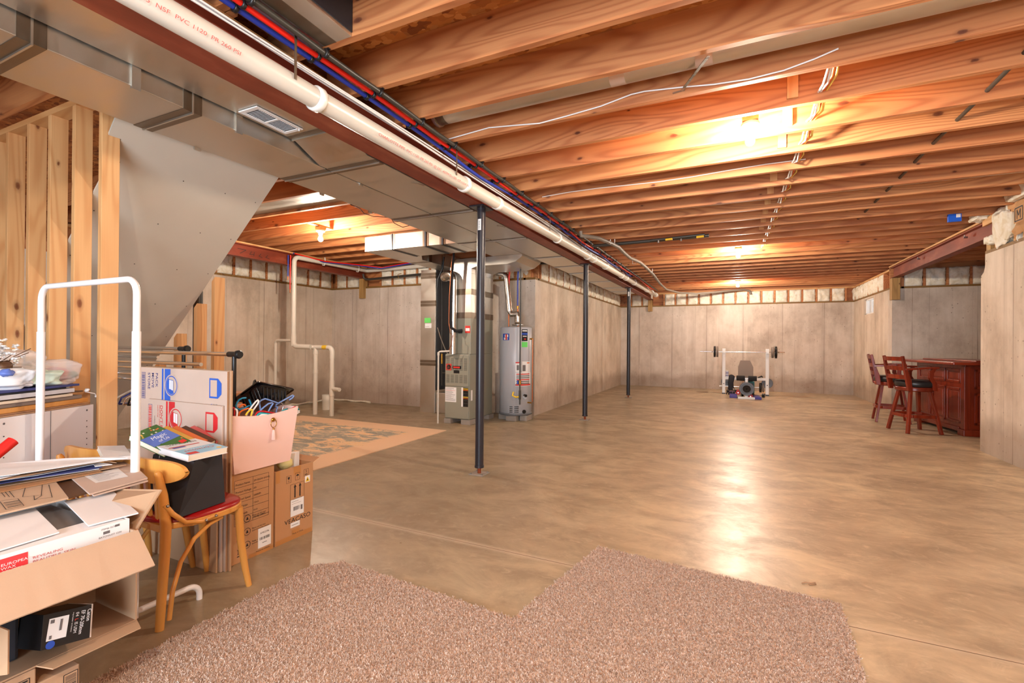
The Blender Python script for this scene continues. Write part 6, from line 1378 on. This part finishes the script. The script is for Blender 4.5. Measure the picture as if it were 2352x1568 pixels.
# ---------------------------------------------------------------- white garment rack
t = thing('garment_rack', (-2.76, 1.145, 0), 'white tubular garment rack standing behind the cartons', 'clothes rack')
Xl, Xr, Yk, Zk = -3.185, -2.325, 1.145, 1.513; rd = .026
def corner(c, d1, d2, R, n=7): c, d1, d2 = Vector(c), Vector(d1), Vector(d2); return [c-d1*R*(1-math.sin(i/n*math.pi/2))+d2*R*(1-math.cos(i/n*math.pi/2)) for i in range(n+1)]
pts = [(Xl, Yk, 1.28)]+corner((Xl, Yk, Zk), (0, 0, 1), (1, 0, 0), .07)+corner((Xr, Yk, Zk), (1, 0, 0), (0, 0, -1), .07)+[(Xr, Yk, 1.28)]
MB().tube(pts, .0135, 'white_paint', n=16, flat=1).build('top_rail', t)
for x in (Xl, Xr):
    MB().cyl((x, Yk, .05), (x, Yk, 1.285), .0165, 'white_paint', n=20).build('pole', t)
    y0, y1 = .92, 1.42
    f = [(x, y0, 0)]+corner((x, y0, .075), (0, 0, 1), (0, 1, 0), .05)+corner((x, y1, .075), (0, 1, 0), (0, 0, -1), .05)+[(x, y1, 0)]
    MB().tube(f, .013, 'white_paint', n=14).build('foot', t)
MB().cyl((Xl, Yk, .16), (Xr, Yk, .16), .010, 'white_paint', n=12).build('lower_rail', t)
# ---------------------------------------------------------------- folded chrome racks behind the boxes
for i, (yk, z1, label, x0, x1) in enumerate(((1.86, 1.165, 'nearer folded chrome clothes rack behind the flattened boxes', -4.2, -2.70), (2.10, 1.185, 'farther folded chrome clothes rack under the stair soffit', -4.6, -3.62))):
    t = thing('garment_rack', ((x0+x1)/2, yk, 0), label, 'clothes rack')
    MB().cyl((x0, yk, z1), (x1-.05, yk, z1), .013, 'chrome', n=14).build('hanging_rail', t)
    MB().lathe([(.017, 0), (.017, .07), (.024, .075), (.026, .095), (.020, .105)], (x1-.08, yk, z1), 'black_plastic', n=16, axis=(1, 0, 0)).build('end_cap', t)
    for x in (x0+.05, x1-.03): MB().cyl((x, yk, 0.02), (x, yk, z1), .0125, 'chrome' if x < x1-.1 else 'black_plastic', n=12).build('pole', t)
    for q, z in enumerate((z1-.07, z1-.11, z1-.16, z1-.20)): MB().cyl((x0, yk+.02*q, z), (x1-.35, yk+.02*q, z), .012, 'chrome', n=12).build('cross_rail', t)
    MB().cyl((x0, yk, .06), (x1, yk, .06), .013, 'chrome', n=12).build('base_rail', t)
cols = ('white_metal', 'pex_blue', 'chrome', 'black_plastic', 'white_metal', 'pad_grey')
for i in range(8):
    x = -3.95+.055*i; t = thing('clothes_hanger', (x, 1.98, .93), ORL[i]+' hanger from the left on the chrome rails seen between the studs', 'hanger', 'hangers on the chrome rails under the stairs')
    MB().tube([(x+.03, 1.80, .80), (x+.02, 1.82, .84), (x, 1.97, .91), (x, 1.99, .915), (x, 2.01, .91), (x-.02, 2.16, .84), (x-.03, 2.18, .80), (x, 1.99, .79), (x+.03, 1.80, .80)], .006, cols[i % 6], n=8).build('frame', t)
    MB().tube([(x, 1.99, .915), (x, 1.99, .95), (x, 1.975, .965), (x, 1.96, .95)], .002, 'chrome', n=6).build('hook', t)
t = thing('wood_crate', (-3.45, 1.95, 0), 'brown wooden cabinet side seen between the studs and the moving boxes', 'cabinet')
MB().box((-3.70, 1.90, 0), (-3.05, 2.2, .89), 'joist_wood').build('side', t)
# ---------------------------------------------------------------- white bookcase side with clutter on it
P1 = Vector((-3.395, 1.455, 0)); dv = Vector((-3.16+3.396, .993-1.462, 0)).normalized(); wv = Vector((dv.y, -dv.x, 0)); wv = wv if wv.x < 0 else -wv
ztop = .868
t = thing('bookcase', P1+dv*.25+wv*.3, 'white melamine bookcase carcass with rows of peg holes', 'bookcase')
MB().obox(P1, dv*.62, wv*.02, (0, 0, ztop), 'melamine').build('side_panel', t, bevel=.001)
MB().obox(P1+wv*.022, dv*.60, wv*.50, (0, 0, ztop-.03), 'melamine').build('carcass', t)
m = MB(); nn = -wv
for s_ in (.045, .50):
    for q in range(14):
        c = P1+dv*s_+nn*.0012+Vector((0, 0, ztop-.055-q*.034 if q else ztop-.028)); m.cyl(c, c+nn*.0006, .0032 if q else .0055, 'hole_dark' if q else 'ink_grey', n=8)
m.build('peg_holes', t)
MB().obox(P1+dv*.262+nn*.0005, dv*.003, nn*.001, (0, 0, ztop), 'ink_grey').build('panel_joint', t)
def slab(label, s0, s1, w0, w1, z, th, mat, cat='board', name='board', skew=0.0, edge=None):
    o = P1+dv*s0+wv*w0+Vector((0, 0, z)); D = (dv+wv*skew).normalized()
    x = MB().obox(o, D*(s1-s0), wv*(w1-w0), (0, 0, th), mat).build(name, bevel=.002); return tag(x, label, cat)
z = ztop+.001
slab('thin tan cardboard sheet lowest on top of the white bookcase', .02, .60, .0, .42, z, .006, 'cardboard', name='cardboard_sheet'); z += .007
slab('second thin tan cardboard sheet on the white bookcase', .05, .62, .02, .42, z, .006, 'cardboard_edge', name='cardboard_sheet'); z += .007
slab('wood-topped tray with rounded honey-coloured rim in the pile of frames', -.0, .50, .03, .40, z, .024, 'beech', 'tray', 'wooden_tray'); z += .025
slab('weathered grey plank panel above the wooden tray', .03, .50, .04, .38, z, .020, 'pad_grey', 'panel', 'wall_panel'); z += .021
slab('pale grey boxed canvas in the middle of the pile', .10, .60, .03, .36, z, .014, 'page_edge', 'canvas', 'canvas'); z += .015
slab('dark brown thin frame jutting right from the pile', .01, .56, .05, .36, z, .006, 'book_brown', 'frame', 'picture_frame'); z += .007
slab('thick cream canvas near the top of the pile', .10, .62, .02, .36, z, .022, 'pale_grey_card', 'canvas', 'canvas'); z += .023
slab('black-edged picture frame under the navy folder', .14, .60, .03, .36, z, .009, 'black_plastic', 'frame', 'picture_frame'); z += .010
slab('navy blue portfolio uppermost in the pile of frames', .07, .62, .02, .36, z, .012, 'print_navy', 'portfolio', 'portfolio'); z += .014
zt_ = z
def bag(name, c, sc, seed, mat, label, amp=.35, sub=1):
    o = fluff(name, c, sc, seed, mat, label, amp, 'bag'); return o
C0 = P1+dv*.30+wv*.16
bag('plastic_bag', P1+dv*.40+wv*.14+Vector((0, 0, zt_+.055)), (.13, .12, .055), 41, 'book_white', 'white plastic shopping bag with blue marks lying on the pile of frames', .3)
m = MB()
q = P1+dv*.47+wv*.0+Vector((0, 0, zt_+.06))
tag(MB().ball(P1+dv*.47+wv*.02+Vector((0, 0, zt_+.085)), .03, 'book_blue', (1, 1, .6), 10, 8, .5, 2).build('cloth_scrap'), 'blue folded scrap showing on the white shopping bag', 'cloth')
plain('mint', (214, 236, 222), 0.6); bag('plastic_bag', P1+dv*.27+wv*.12+Vector((0, 0, zt_+.045)), (.11, .12, .045), 42, 'mint', 'pale mint bag in the middle of the clutter pile', .3)
bag('clear_bag', P1+dv*.14+wv*.12+Vector((0, 0, zt_+.07)), (.12, .11, .07), 43, 'clear_bag', 'clear plastic bag holding pink things at the right end of the pile', .25)
bag('clear_bag', P1+dv*.27+wv*.20+Vector((0, 0, zt_+.14)), (.10, .12, .05), 44, 'clear_bag', 'crumpled clear plastic bag behind the flowers', .4)
o = MB().ball(P1+dv*.13+wv*.10+Vector((0, 0, zt_+.055)), .05, 'red_print', (1.1, 1.3, .8), 14, 10, .15, 6).build('pink_bundle'); tag(o, 'pink bundle inside the clear bag at the right end of the pile', 'cloth')
o = MB().ball(P1+dv*.09+wv*.04+Vector((0, 0, zt_+.05)), .02, 'book_green', (1, 1, 1), 10, 8, .3, 6).build('leaf_bunch'); tag(o, 'dark green sprig beside the pink bundle', 'plant')
# dried white flowers
FC = P1+dv*.43+wv*.13+Vector((0, 0, zt_+.17))
t = thing('dried_flowers', (FC.x, FC.y, zt_+.10), 'bunch of dried white flowers on brown stems at the left edge', 'flowers')
rr = random.Random(11)
for i in range(16):
    e = FC+Vector((rr.uniform(-.10, .12), rr.uniform(-.10, .10), rr.uniform(-.06, .05))); MB().tube([FC+Vector((rr.uniform(-.02, .02), 0, -.12)), (FC+e)/2+Vector((0, 0, -.03)), e], .0022, 'book_brown', n=6).build('stem', t)
fl = []
for i in range(95):
    d = Vector((rr.gauss(0, 1), rr.gauss(0, 1), rr.gauss(0, 1))).normalized(); c = FC+Vector((d.x*.115, d.y*.11, d.z*.085))*rr.uniform(.35, 1.0)
    m = MB()
    for k in range(5):
        a = k*1.257+rr.random(); u_ = Vector((math.cos(a), math.sin(a), rr.uniform(-.5, .8))).normalized()
        m.ball(c+u_*.007, .0065, 'white_card' if rr.random() < .8 else 'page_edge', (1, 1, .7), 6, 5)
    m.build('blossom', t)
tag(MB().ball(FC+Vector((.06, .02, -.06)), .035, 'book_brown', (1, 1, .9), 12, 8, .5, 9).build('pine_cone'), 'dark brown cone tucked under the white flowers', 'ornament')
tag(MB().tube([P1+dv*.02+wv*.03+Vector((0, 0, ztop+.075)), P1+dv*-.03+wv*.02+Vector((0, 0, ztop+.06)), P1+dv*-.05+wv*.02+Vector((0, 0, ztop+.04))], .003, 'white_card', n=6).ball(P1+dv*-.05+wv*.02+Vector((0, 0, ztop+.042)), .012, 'white_card', (1.4, 1, .8), 8, 6, .5, 3).ball(P1+dv*.02+wv*.02+Vector((0, 0, ztop+.085)), .012, 'white_card', (1.4, 1, .8), 8, 6, .5, 5).build('flower_sprig'), 'small white flower sprig hanging over the right end of the pile', 'flowers')
# red wrapping roll
a, b = px(32, 1010, -2.55), px(-70, 1075, -2.55); a = py(30, 1012, .93); b = py(-80, 1100, .78)
t = thing('wrapping_roll', (a+b)/2, 'red wrapping paper roll with a cardboard core at the left edge', 'roll')
dd = (a-b).normalized(); MB().cyl(b, a, .022, 'red_tube', n=24, caps=False).cyl(a, b, .0145, 'tube_core', n=20, caps=False).lathe([(.0145, 0), (.022, 0)], a, 'red_tube', n=24, axis=dd).build('roll', t)
MB().cyl(a-dd*.02, a-dd*.0205, .0143, 'tube_core', n=16).build('core', t)
# ---------------------------------------------------------------- the cartons at the lower left
CB = 'cardboard_light'
tA = carton('shipping_box', 'taller of the two bottom cartons at the left edge, barcode on its side', -2.45, -1.90, .30, .680, 0, .255, 'cardboard')
tB = carton('shipping_box', 'lowest carton at the bottom edge with a barcode near its corner', -2.40, -1.90, .685, .785, 0, .205, 'cardboard')
def barcode(t, x, ya, yb, za, zb_, seed):
    m = MB(); rr = random.Random(seed)
    for a, b in (((ya, za), (yb, za)), ((yb, za), (yb, zb_)), ((yb, zb_), (ya, zb_)), ((ya, zb_), (ya, za))): m.line((x, a[0], a[1]), (x, b[0], b[1]), .002, (1, 0, 0), 'print_black')
    z = za+.006
    while z < zb_-.006: wd = rr.choice((.0015, .003, .005)); m.rect((x, ya+.004, z), UY, UZ, (yb-ya)-.008, min(wd, zb_-z-.003), 'print_black', .0008); z += wd+rr.choice((.002, .003))
    m.build('barcode', t)
barcode(tA, -1.90, .628, .665, .13, .235, 4); barcode(tB, -1.90, .745, .78, .08, .19, 5)
m = MB(); m.text('IT', (-1.90, .598, .17), UY, UZ, .03, 'print_black'); m.build('printing', tA)
# open carton lying on its side, mouth to the right, lens box inside
t = thing('open_carton', (-2.2, .7, .257), 'brown open carton lying on its side under the white box', 'box')
x0, x1, y0, y1, z0, z1, th = -2.17, -1.90, .40, .945, .258, .47, .005
MB().box((x0, y0, z0), (x1, y1, z0+th), 'cardboard').build('bottom', t); MB().box((x0, y0, z1-th), (x1, y1, z1), 'cardboard').build('top', t)
MB().box((x0, y1-th, z0+th), (x1, y1, z1-th), 'cardboard').box((x0, y0, z0+th), (x1, y0+th, z1-th), 'cardboard').box((x0, y0+th, z0+th), (x0+th, y1-th, z1-th), 'cardboard').build('sides', t)
MB().sheet([(x1, .68, z0+.004), (x1, y1, z0+.004), (x1+.055, y1-.015, z0-.002), (x1+.05, .70, z0-.002)], .004, 'cardboard').build('bottom_flap', t)
MB().sheet([(x1, y1-.10, z1-.006), (x1, y1, z1-.006), (x1+.03, y1+.02, z1-.03), (x1+.03, y1-.08, z1-.03)], .004, 'cardboard').build('top_flap', t)
MB().sheet([(x1, .565, z0+.04), (x1, .565, z1-.01), (x1+.085, .59, z1-.03), (x1+.085, .59, z0+.06)], .004, 'cardboard').build('side_flap', t)
tag(MB().box((-2.155, .42, .264), (-1.98, .67, .45), 'black_fabric').build('black_filler', bevel=.01), 'added black block filling the dark depth of the open carton', 'filler')  # added block that blackens the depth of the carton behind the lens box
# camera lens box
lb = thing('lens_box', (-1.96, .74, .30), 'black camera lens box printed Canon EF 70-200mm with white label', 'box')
Pc = [px(222, 1372, -1.865), px(206, 1464, -1.845), px(93, 1495, -1.845), px(100, 1412, -1.865)]
u_ = (Pc[1]-Pc[2]); v_ = (Pc[3]-Pc[2]); o_ = Pc[2]; nrm = u_.cross(v_).normalized(); nrm = nrm if nrm.x > 0 else -nrm
MB().obox(o_-nrm*.14, u_, v_, nrm*.14, 'black_plastic').build('carton', lb, bevel=.001)
MB().obox(o_+u_-nrm*.14, u_.normalized()*.006, v_*1.0, nrm*.135, 'white_card').build('side_strip', lb)
W_, H_ = u_.length, v_.length; U, V = u_.normalized(), v_.normalized(); V = (V-U*V.dot(U)).normalized()
def L_(a, b): return o_+U*W_*a+V*H_*b
m = MB(); s_ = H_/.115; m.text('Canon', L_(.86, .88), -V, U, .018*s_, 'white_card', bold=.02, sx=.85); m.text('EF 70-200mm', L_(.73, .88), -V, U, .0165*s_, 'white_card', bold=.02, sx=.86); m.text('f/4', L_(.61, .86), -V, U, .014*s_, 'white_card'); m.text('L', L_(.61, .86)-V*.021*s_, -V, U, .014*s_, 'red_sticker', bold=.03); m.text('IS USM', L_(.61, .86)-V*.032*s_, -V, U, .014*s_, 'white_card', sx=.9); m.text('Image Stabilizer  ULTRASONIC', L_(.545, .88), -V, U, .005*s_, 'white_card'); m.build('printing', lb)
m = MB(); m.rect(L_(.07, .22), U, V, W_*.40, H_*.62, 'white_label'); m.rect(L_(.10, .70), U, V, W_*.08, H_*.10, 'ink_grey', .0012); m.rect(L_(.30, .45), U, V, W_*.05, H_*.32, 'ink_grey', .0012); m.rect(L_(.12, .26), U, V, W_*.05, H_*.10, 'ink_grey', .0012); m.build('white_label', lb)
c = L_(.17, .10); MB().prism([c+U*.011*math.cos(k)+V*.011*math.sin(k)+nrm*.0008 for k in [2*math.pi*i/20 for i in range(20)]], nrm*.0004, 'blue_sticker').build('blue_dot', lb)
# big brown carton with its flaps, white box inside
t = thing('open_carton', (-2.1, .65, .472), 'big brown carton with drooping front flap holding the white box', 'box')
x0, x1, y0, y1, z0, z1 = -2.36, -1.80, .22, .895, .473, .61
MB().box((x0, y0, z0), (x1, y1, z0+th), CB).build('bottom', t)
MB().box((x1-th, y0, z0+th), (x1, y1, z1), CB).box((x0, y0, z0+th), (x0+th, y1, z1), CB).box((x0+th, y1-th, z0+th), (x1-th, y1, z1), CB).box((x0+th, y0, z0+th), (x1-th, y0+th, z1), CB).build('sides', t)
rr = random.Random(6)
f0, f1 = Vector((x1, y1, z1)), Vector((x1, y0, z1)); g0, g1 = px(355, 1300, -1.675), None; g1 = Vector((-1.675, y0, g0.z-.0))
m = MB(); k = 24; top_, bot_ = [], []
for i in range(k+1): a = i/k; top_.append(f0.lerp(f1, a)); bot_.append(g0.lerp(g1, a)+Vector((.0, 0, .0016*rr.random()-.0008)))
nf = (f1-f0).cross(g0-f0).normalized()*.005; vs = top_+bot_+[p+nf for p in top_]+[p+nf for p in bot_]; q = k+1
m.add(vs, [(i, i+1, q+i+1, q+i) for i in range(k)]+[(2*q+i, 3*q+i, 3*q+i+1, 2*q+i+1) for i in range(k)]+[(q+i, q+i+1, 3*q+i+1, 3*q+i) for i in range(k)]+[(0, q, 3*q, 2*q), (k, 2*q+k, 3*q+k, q+k), ], CB); m.build('front_flap', t)
m = MB(); P = [Vector((-1.83, .902, .60)), py(370, 1124, .985), Vector((-2.22, 1.03, .655)), Vector((-2.25, .902, .61))]
m.prism([P[0], P[1], P[2], P[3]], (0, .004, -.003), 'cardboard').build('rear_flap', t)  # darker board than the rest of the carton, shade of the flap as colour
tw = thing('white_box', (-2.08, .62, .48), 'white box with red wax salon print and open top flaps', 'box')
x0, x1, y0, y1, z0, z1, t4 = -2.33, -1.835, .26, .888, .480, .648, .004
MB().box((x1-t4, y0, z0), (x1, y1, z1), 'white_card').box((x0, y0, z0), (x0+t4, y1, z1), 'white_card').box((x0+t4, y1-t4, z0), (x1-t4, y1, z1), 'white_card').box((x0+t4, y0, z0), (x1-t4, y0+t4, z1), 'white_card').box((x0+t4, y0+t4, z0), (x1-t4, y1-t4, z0+t4), 'white_card').build('sides', tw)
fr = [(262, 1129), (318, 1177), (203, 1206), (147, 1150)]
MB().sheet([pz(x, y, .655) for x, y in fr], .004, 'white_card').build('right_flap', tw)
fl_ = [(80, 1166), (136, 1221), (0, 1262), (-160, 1310), (-200, 1235)]
MB().sheet([pz(x, y, .655) for x, y in fl_], .004, 'white_card').build('left_flap', tw)
MB().sheet([(x1-.002, y0+.02, z1-.004), (x1-.002, y1-.01, z1-.004), (x1-.10, y1-.01, z1-.006), (x1-.10, y0+.02, z1-.006)], .003, 'white_card').build('inner_flap', tw)
tag(MB().box((-2.30, .40, .60), (-1.98, .86, .632), 'heater_dark').build('glass_tray', bevel=.003), 'dark glassy tray seen through the gap in the white box flaps', 'tray')
def WF(y, z): return Vector((x1, y, z))
a, b = px(8, 1283, x1), px(68, 1262, x1)
ya, yb = a.y-.0, px(64, 1270, x1).y
zt_, zb_ = px(0, 1285, x1).z, px(0, 1322, x1).z; hs_ = (zt_-zb_)
m = MB(); m.rect(WF(ya-.02, zb_), UY, UZ, yb-ya+.02, hs_, 'wax_red', .0008)
for i, s_ in enumerate(('EUROPEAN', 'WAX', 'CENTER')): m.text(s_, WF(ya-.006, zb_+hs_*.52-i*hs_*.23), UY, UZ, hs_*.24, 'white_card', bold=.03, lift=.0014, sx=1.2)
m.text('REVEALING', WF(yb+.010, zb_+hs_*.42), UY, UZ, hs_*.23, 'red_print', sx=1.3); m.text('BEAUTIFUL SKIN', WF(yb+.010, zb_+hs_*.16), UY, UZ, hs_*.23, 'red_print', sx=1.3); m.build('red_print', tw)
m = MB(); p = px(237, 1222, x1)
m.text('ITEM# 35700', WF(p.y-.006, p.z+.006), UY, UZ, .008, 'ink_grey'); m.rect(WF(p.y, p.z-.008), UY, UZ, .018, .009, 'ink_grey'); m.text('BATCH/LOT 1234', WF(p.y-.012, p.z-.018), UY, UZ, .008, 'ink_grey'); p = px(264, 1207, x1); m.rect(WF(p.y, p.z-.004), UY, UZ, .013, .007, 'ink_grey'); m.build('stock_print', tw)
# flat cardboard pieces over the boxes
def flat(label, pts, z, th, mat, name='cardboard_sheet', cat='cardboard', dz=0.0):
    P = [pz(x, y, z+dz*i) for i, (x, y) in enumerate(pts)]
    if dz == 0: m = MB().prism(P, (0, 0, th), mat)
    else: m = MB().sheet(P, th, mat)
    return tag(m.build(name), label, cat)
flat('black-taped dark cardboard strip between the two folded cartons', [(203, 1133), (158, 1146), (110, 1085), (160, 1075)], .668, .006, 'book_brown')
t = thing('folded_carton', pz(270, 1110, .67), 'folded tan carton with a white address label, right of the dark strip', 'cardboard')
P = [pz(x, y, .676) for x, y in ((339, 1100), (206, 1137), (130, 1070), (300, 1062))]; MB().prism(P, (0, 0, .006), 'cardboard_pale').build('upper_sheet', t)
P2 = [pz(x, y, .668) for x, y in ((340, 1106), (215, 1140), (140, 1076), (300, 1066))]; MB().prism(P2, (0, 0, .005), 'cardboard_pale').build('lower_sheet', t)
Q = [pz(x, y, .6828) for x, y in ((220, 1109), (295, 1094), (271, 1075), (190, 1091))]; m = MB(); m.add(Q, [(0, 1, 2, 3)], 'white_label')
for k in range(7):
    a = .15+k*.11; p0 = Q[0].lerp(Q[3], a); p1 = Q[1].lerp(Q[2], a); m.line(p0.lerp(p1, .12), p0.lerp(p1, .5+.4*((k*7) % 5)/5), .0025, (0, 0, 1), 'ink_grey')
m.build('address_label', t)
t = thing('folded_carton', pz(70, 1140, .67), 'folded tan carton printed with line drawings and a bar code at the left edge', 'cardboard')
fo = [(157, 1146), (0, 1183), (-160, 1215), (-160, 1120), (0, 1115), (125, 1105)]
P = [pz(x, y, .676) for x, y in fo]; MB().prism(P, (0, 0, .006), CB).build('sheet', t)
m = MB(); zz = .6825
def ln(a, b, w_=.0018): m.line(pz(*a, zz), pz(*b, zz), w_, (0, 0, 1), 'print_black')
for a, b in (((52, 1141), (95, 1137)), ((95, 1137), (97, 1113)), ((52, 1141), (58, 1120)), ((97, 1137), (79, 1148)), ((79, 1148), (78, 1138)), ((79, 1147), (120, 1142)), ((120, 1142), (112, 1113)), ((0, 1150), (41, 1145)), ((41, 1145), (55, 1161)), ((55, 1161), (14, 1170)), ((14, 1170), (0, 1152)), ((0, 1128), (12, 1141)), ((10, 1128), (22, 1141)), ((20, 1127), (33, 1142))): ln(a, b)
for k in range(5): ln((8+k*2.2, 1155+k*2.6), (44+k*1.6, 1149+k*2.4), .003 if k % 2 else .005)
m.build('printing', t)
# loose papers and sheets fanned on top
def tilt(label, pts, mat, name='paper_sheet', th=.002, cat='paper'):
    P = [Vector(pz(x, y, z)) for x, y, z in pts]; k = len(P); nrm = Vector((0, 0, -th))
    return tag(MB().prism(P, nrm, mat).build(name), label, cat)
tilt('uppermost white card sheet fanned over the cartons, pointing right', [(293, 1051, .742), (248, 1056, .735), (46, 1087, .735), (0, 1093, .735), (-150, 1110, .735), (-150, 1065, .735), (0, 1064, .735), (150, 1052, .742), (270, 1047, .742)], 'white_card')
tilt('white card sheet curled at the left edge below the uppermost one', [(46, 1088, .728), (0, 1099, .728), (-150, 1125, .728), (-150, 1100, .728), (0, 1085, .732)], 'book_white')
tilt('thin tan sheet second in the fanned paper stack', [(268, 1062, .722), (240, 1058, .724), (0, 1103, .722), (-120, 1120, .722), (-120, 1090, .722), (0, 1085, .724), (200, 1053, .724)], 'cardboard')
tilt('white sheet with a bluish back in the middle of the paper stack', [(258, 1066, .714), (218, 1071, .714), (215, 1066, .714), (90, 1090, .712), (-100, 1118, .712), (-100, 1085, .716), (200, 1057, .718)], 'book_white')
tilt('dark navy sheet under the white one in the paper stack', [(235, 1072, .706), (0, 1110, .706), (-100, 1125, .706), (-100, 1095, .706), (0, 1090, .708), (215, 1060, .71)], 'print_navy')
tilt('lower white sheet in the fanned stack', [(228, 1076, .70), (60, 1101, .70), (-100, 1120, .70), (-100, 1095, .702), (0, 1090, .702), (210, 1068, .704)], 'book_white')
tilt('long tan sheet lowest in the fanned stack, jutting right', [(290, 1067, .697), (230, 1079, .692), (0, 1117, .690), (-100, 1130, .690), (-100, 1100, .692), (0, 1098, .692), (220, 1066, .697)], 'cardboard')
tilt('orange-tan envelope flap at the lower left of the paper stack', [(236, 1083, .688), (112, 1108, .686), (0, 1130, .686), (-100, 1145, .686), (-100, 1115, .686), (0, 1112, .686), (220, 1078, .689)], 'cardboard_brown')

# ---------------------------------------------------------------- small pieces belong to the part they sit on
SUB = {'printing': 'carton', 'white_label': 'carton', 'warning_label': 'carton', 'address_label': 'carton', 'packing_tape': 'carton', 'barcode': 'carton', 'fluted_edge': 'carton', 'side_strip': 'carton', 'blue_dot': 'carton',
       'louvers': 'upper_door', 'badge': 'upper_door', 'maker_badge': 'upper_door', 'sight_window': 'upper_door', 'label': 'lower_door', 'side_label': 'cabinet', 'notice': 'case', 'port': 'case', 'latch': 'case',
       'rib': 'tray_body', 'corner_lug': 'tray_body', 'peg_holes': 'side_panel', 'panel_joint': 'side_panel', 'bolt': 'base_plate', 'sticker': 'pipe', 'green_tag': 'duct_body', 'white_tag': 'duct_body',
       'louver': 'frame', 'damper_lever': 'frame', 'cover_art': 'cover', 'cap': 'bottle_body', 'label_band': 'bottle_body', 'ring_pull': 'fabric_shell', 'tassel': 'ring_pull', 'hair': 'head',
       'logo_sticker': 'tank', 'rating_plate': 'tank', 'green_sticker': 'tank', 'instruction_label': 'tank', 'air_slot': 'tank', 'red_print': 'sides', 'stock_print': 'sides', 'drive_cleat': 'duct_body', 'screw': 'side_brace', 'foot_cap': 'upright', 'bar_hook': 'upright', 'red_printing': 'pipe_section'}
for root in [o for o in bpy.data.objects if o.parent is None and o.children]:
    kids = list(root.children)
    for ch in kids:
        b = ch.name.split('.')[0]
        if b in SUB and b != 'tassel':
            c = [k for k in kids if k.name.split('.')[0] == SUB[b]]
            if not c: continue
            i = [k for k in kids if k.name.split('.')[0] == b].index(ch)
            ch.parent = c[i % len(c)] if b in ('foot_cap', 'bar_hook', 'screw') else c[0]
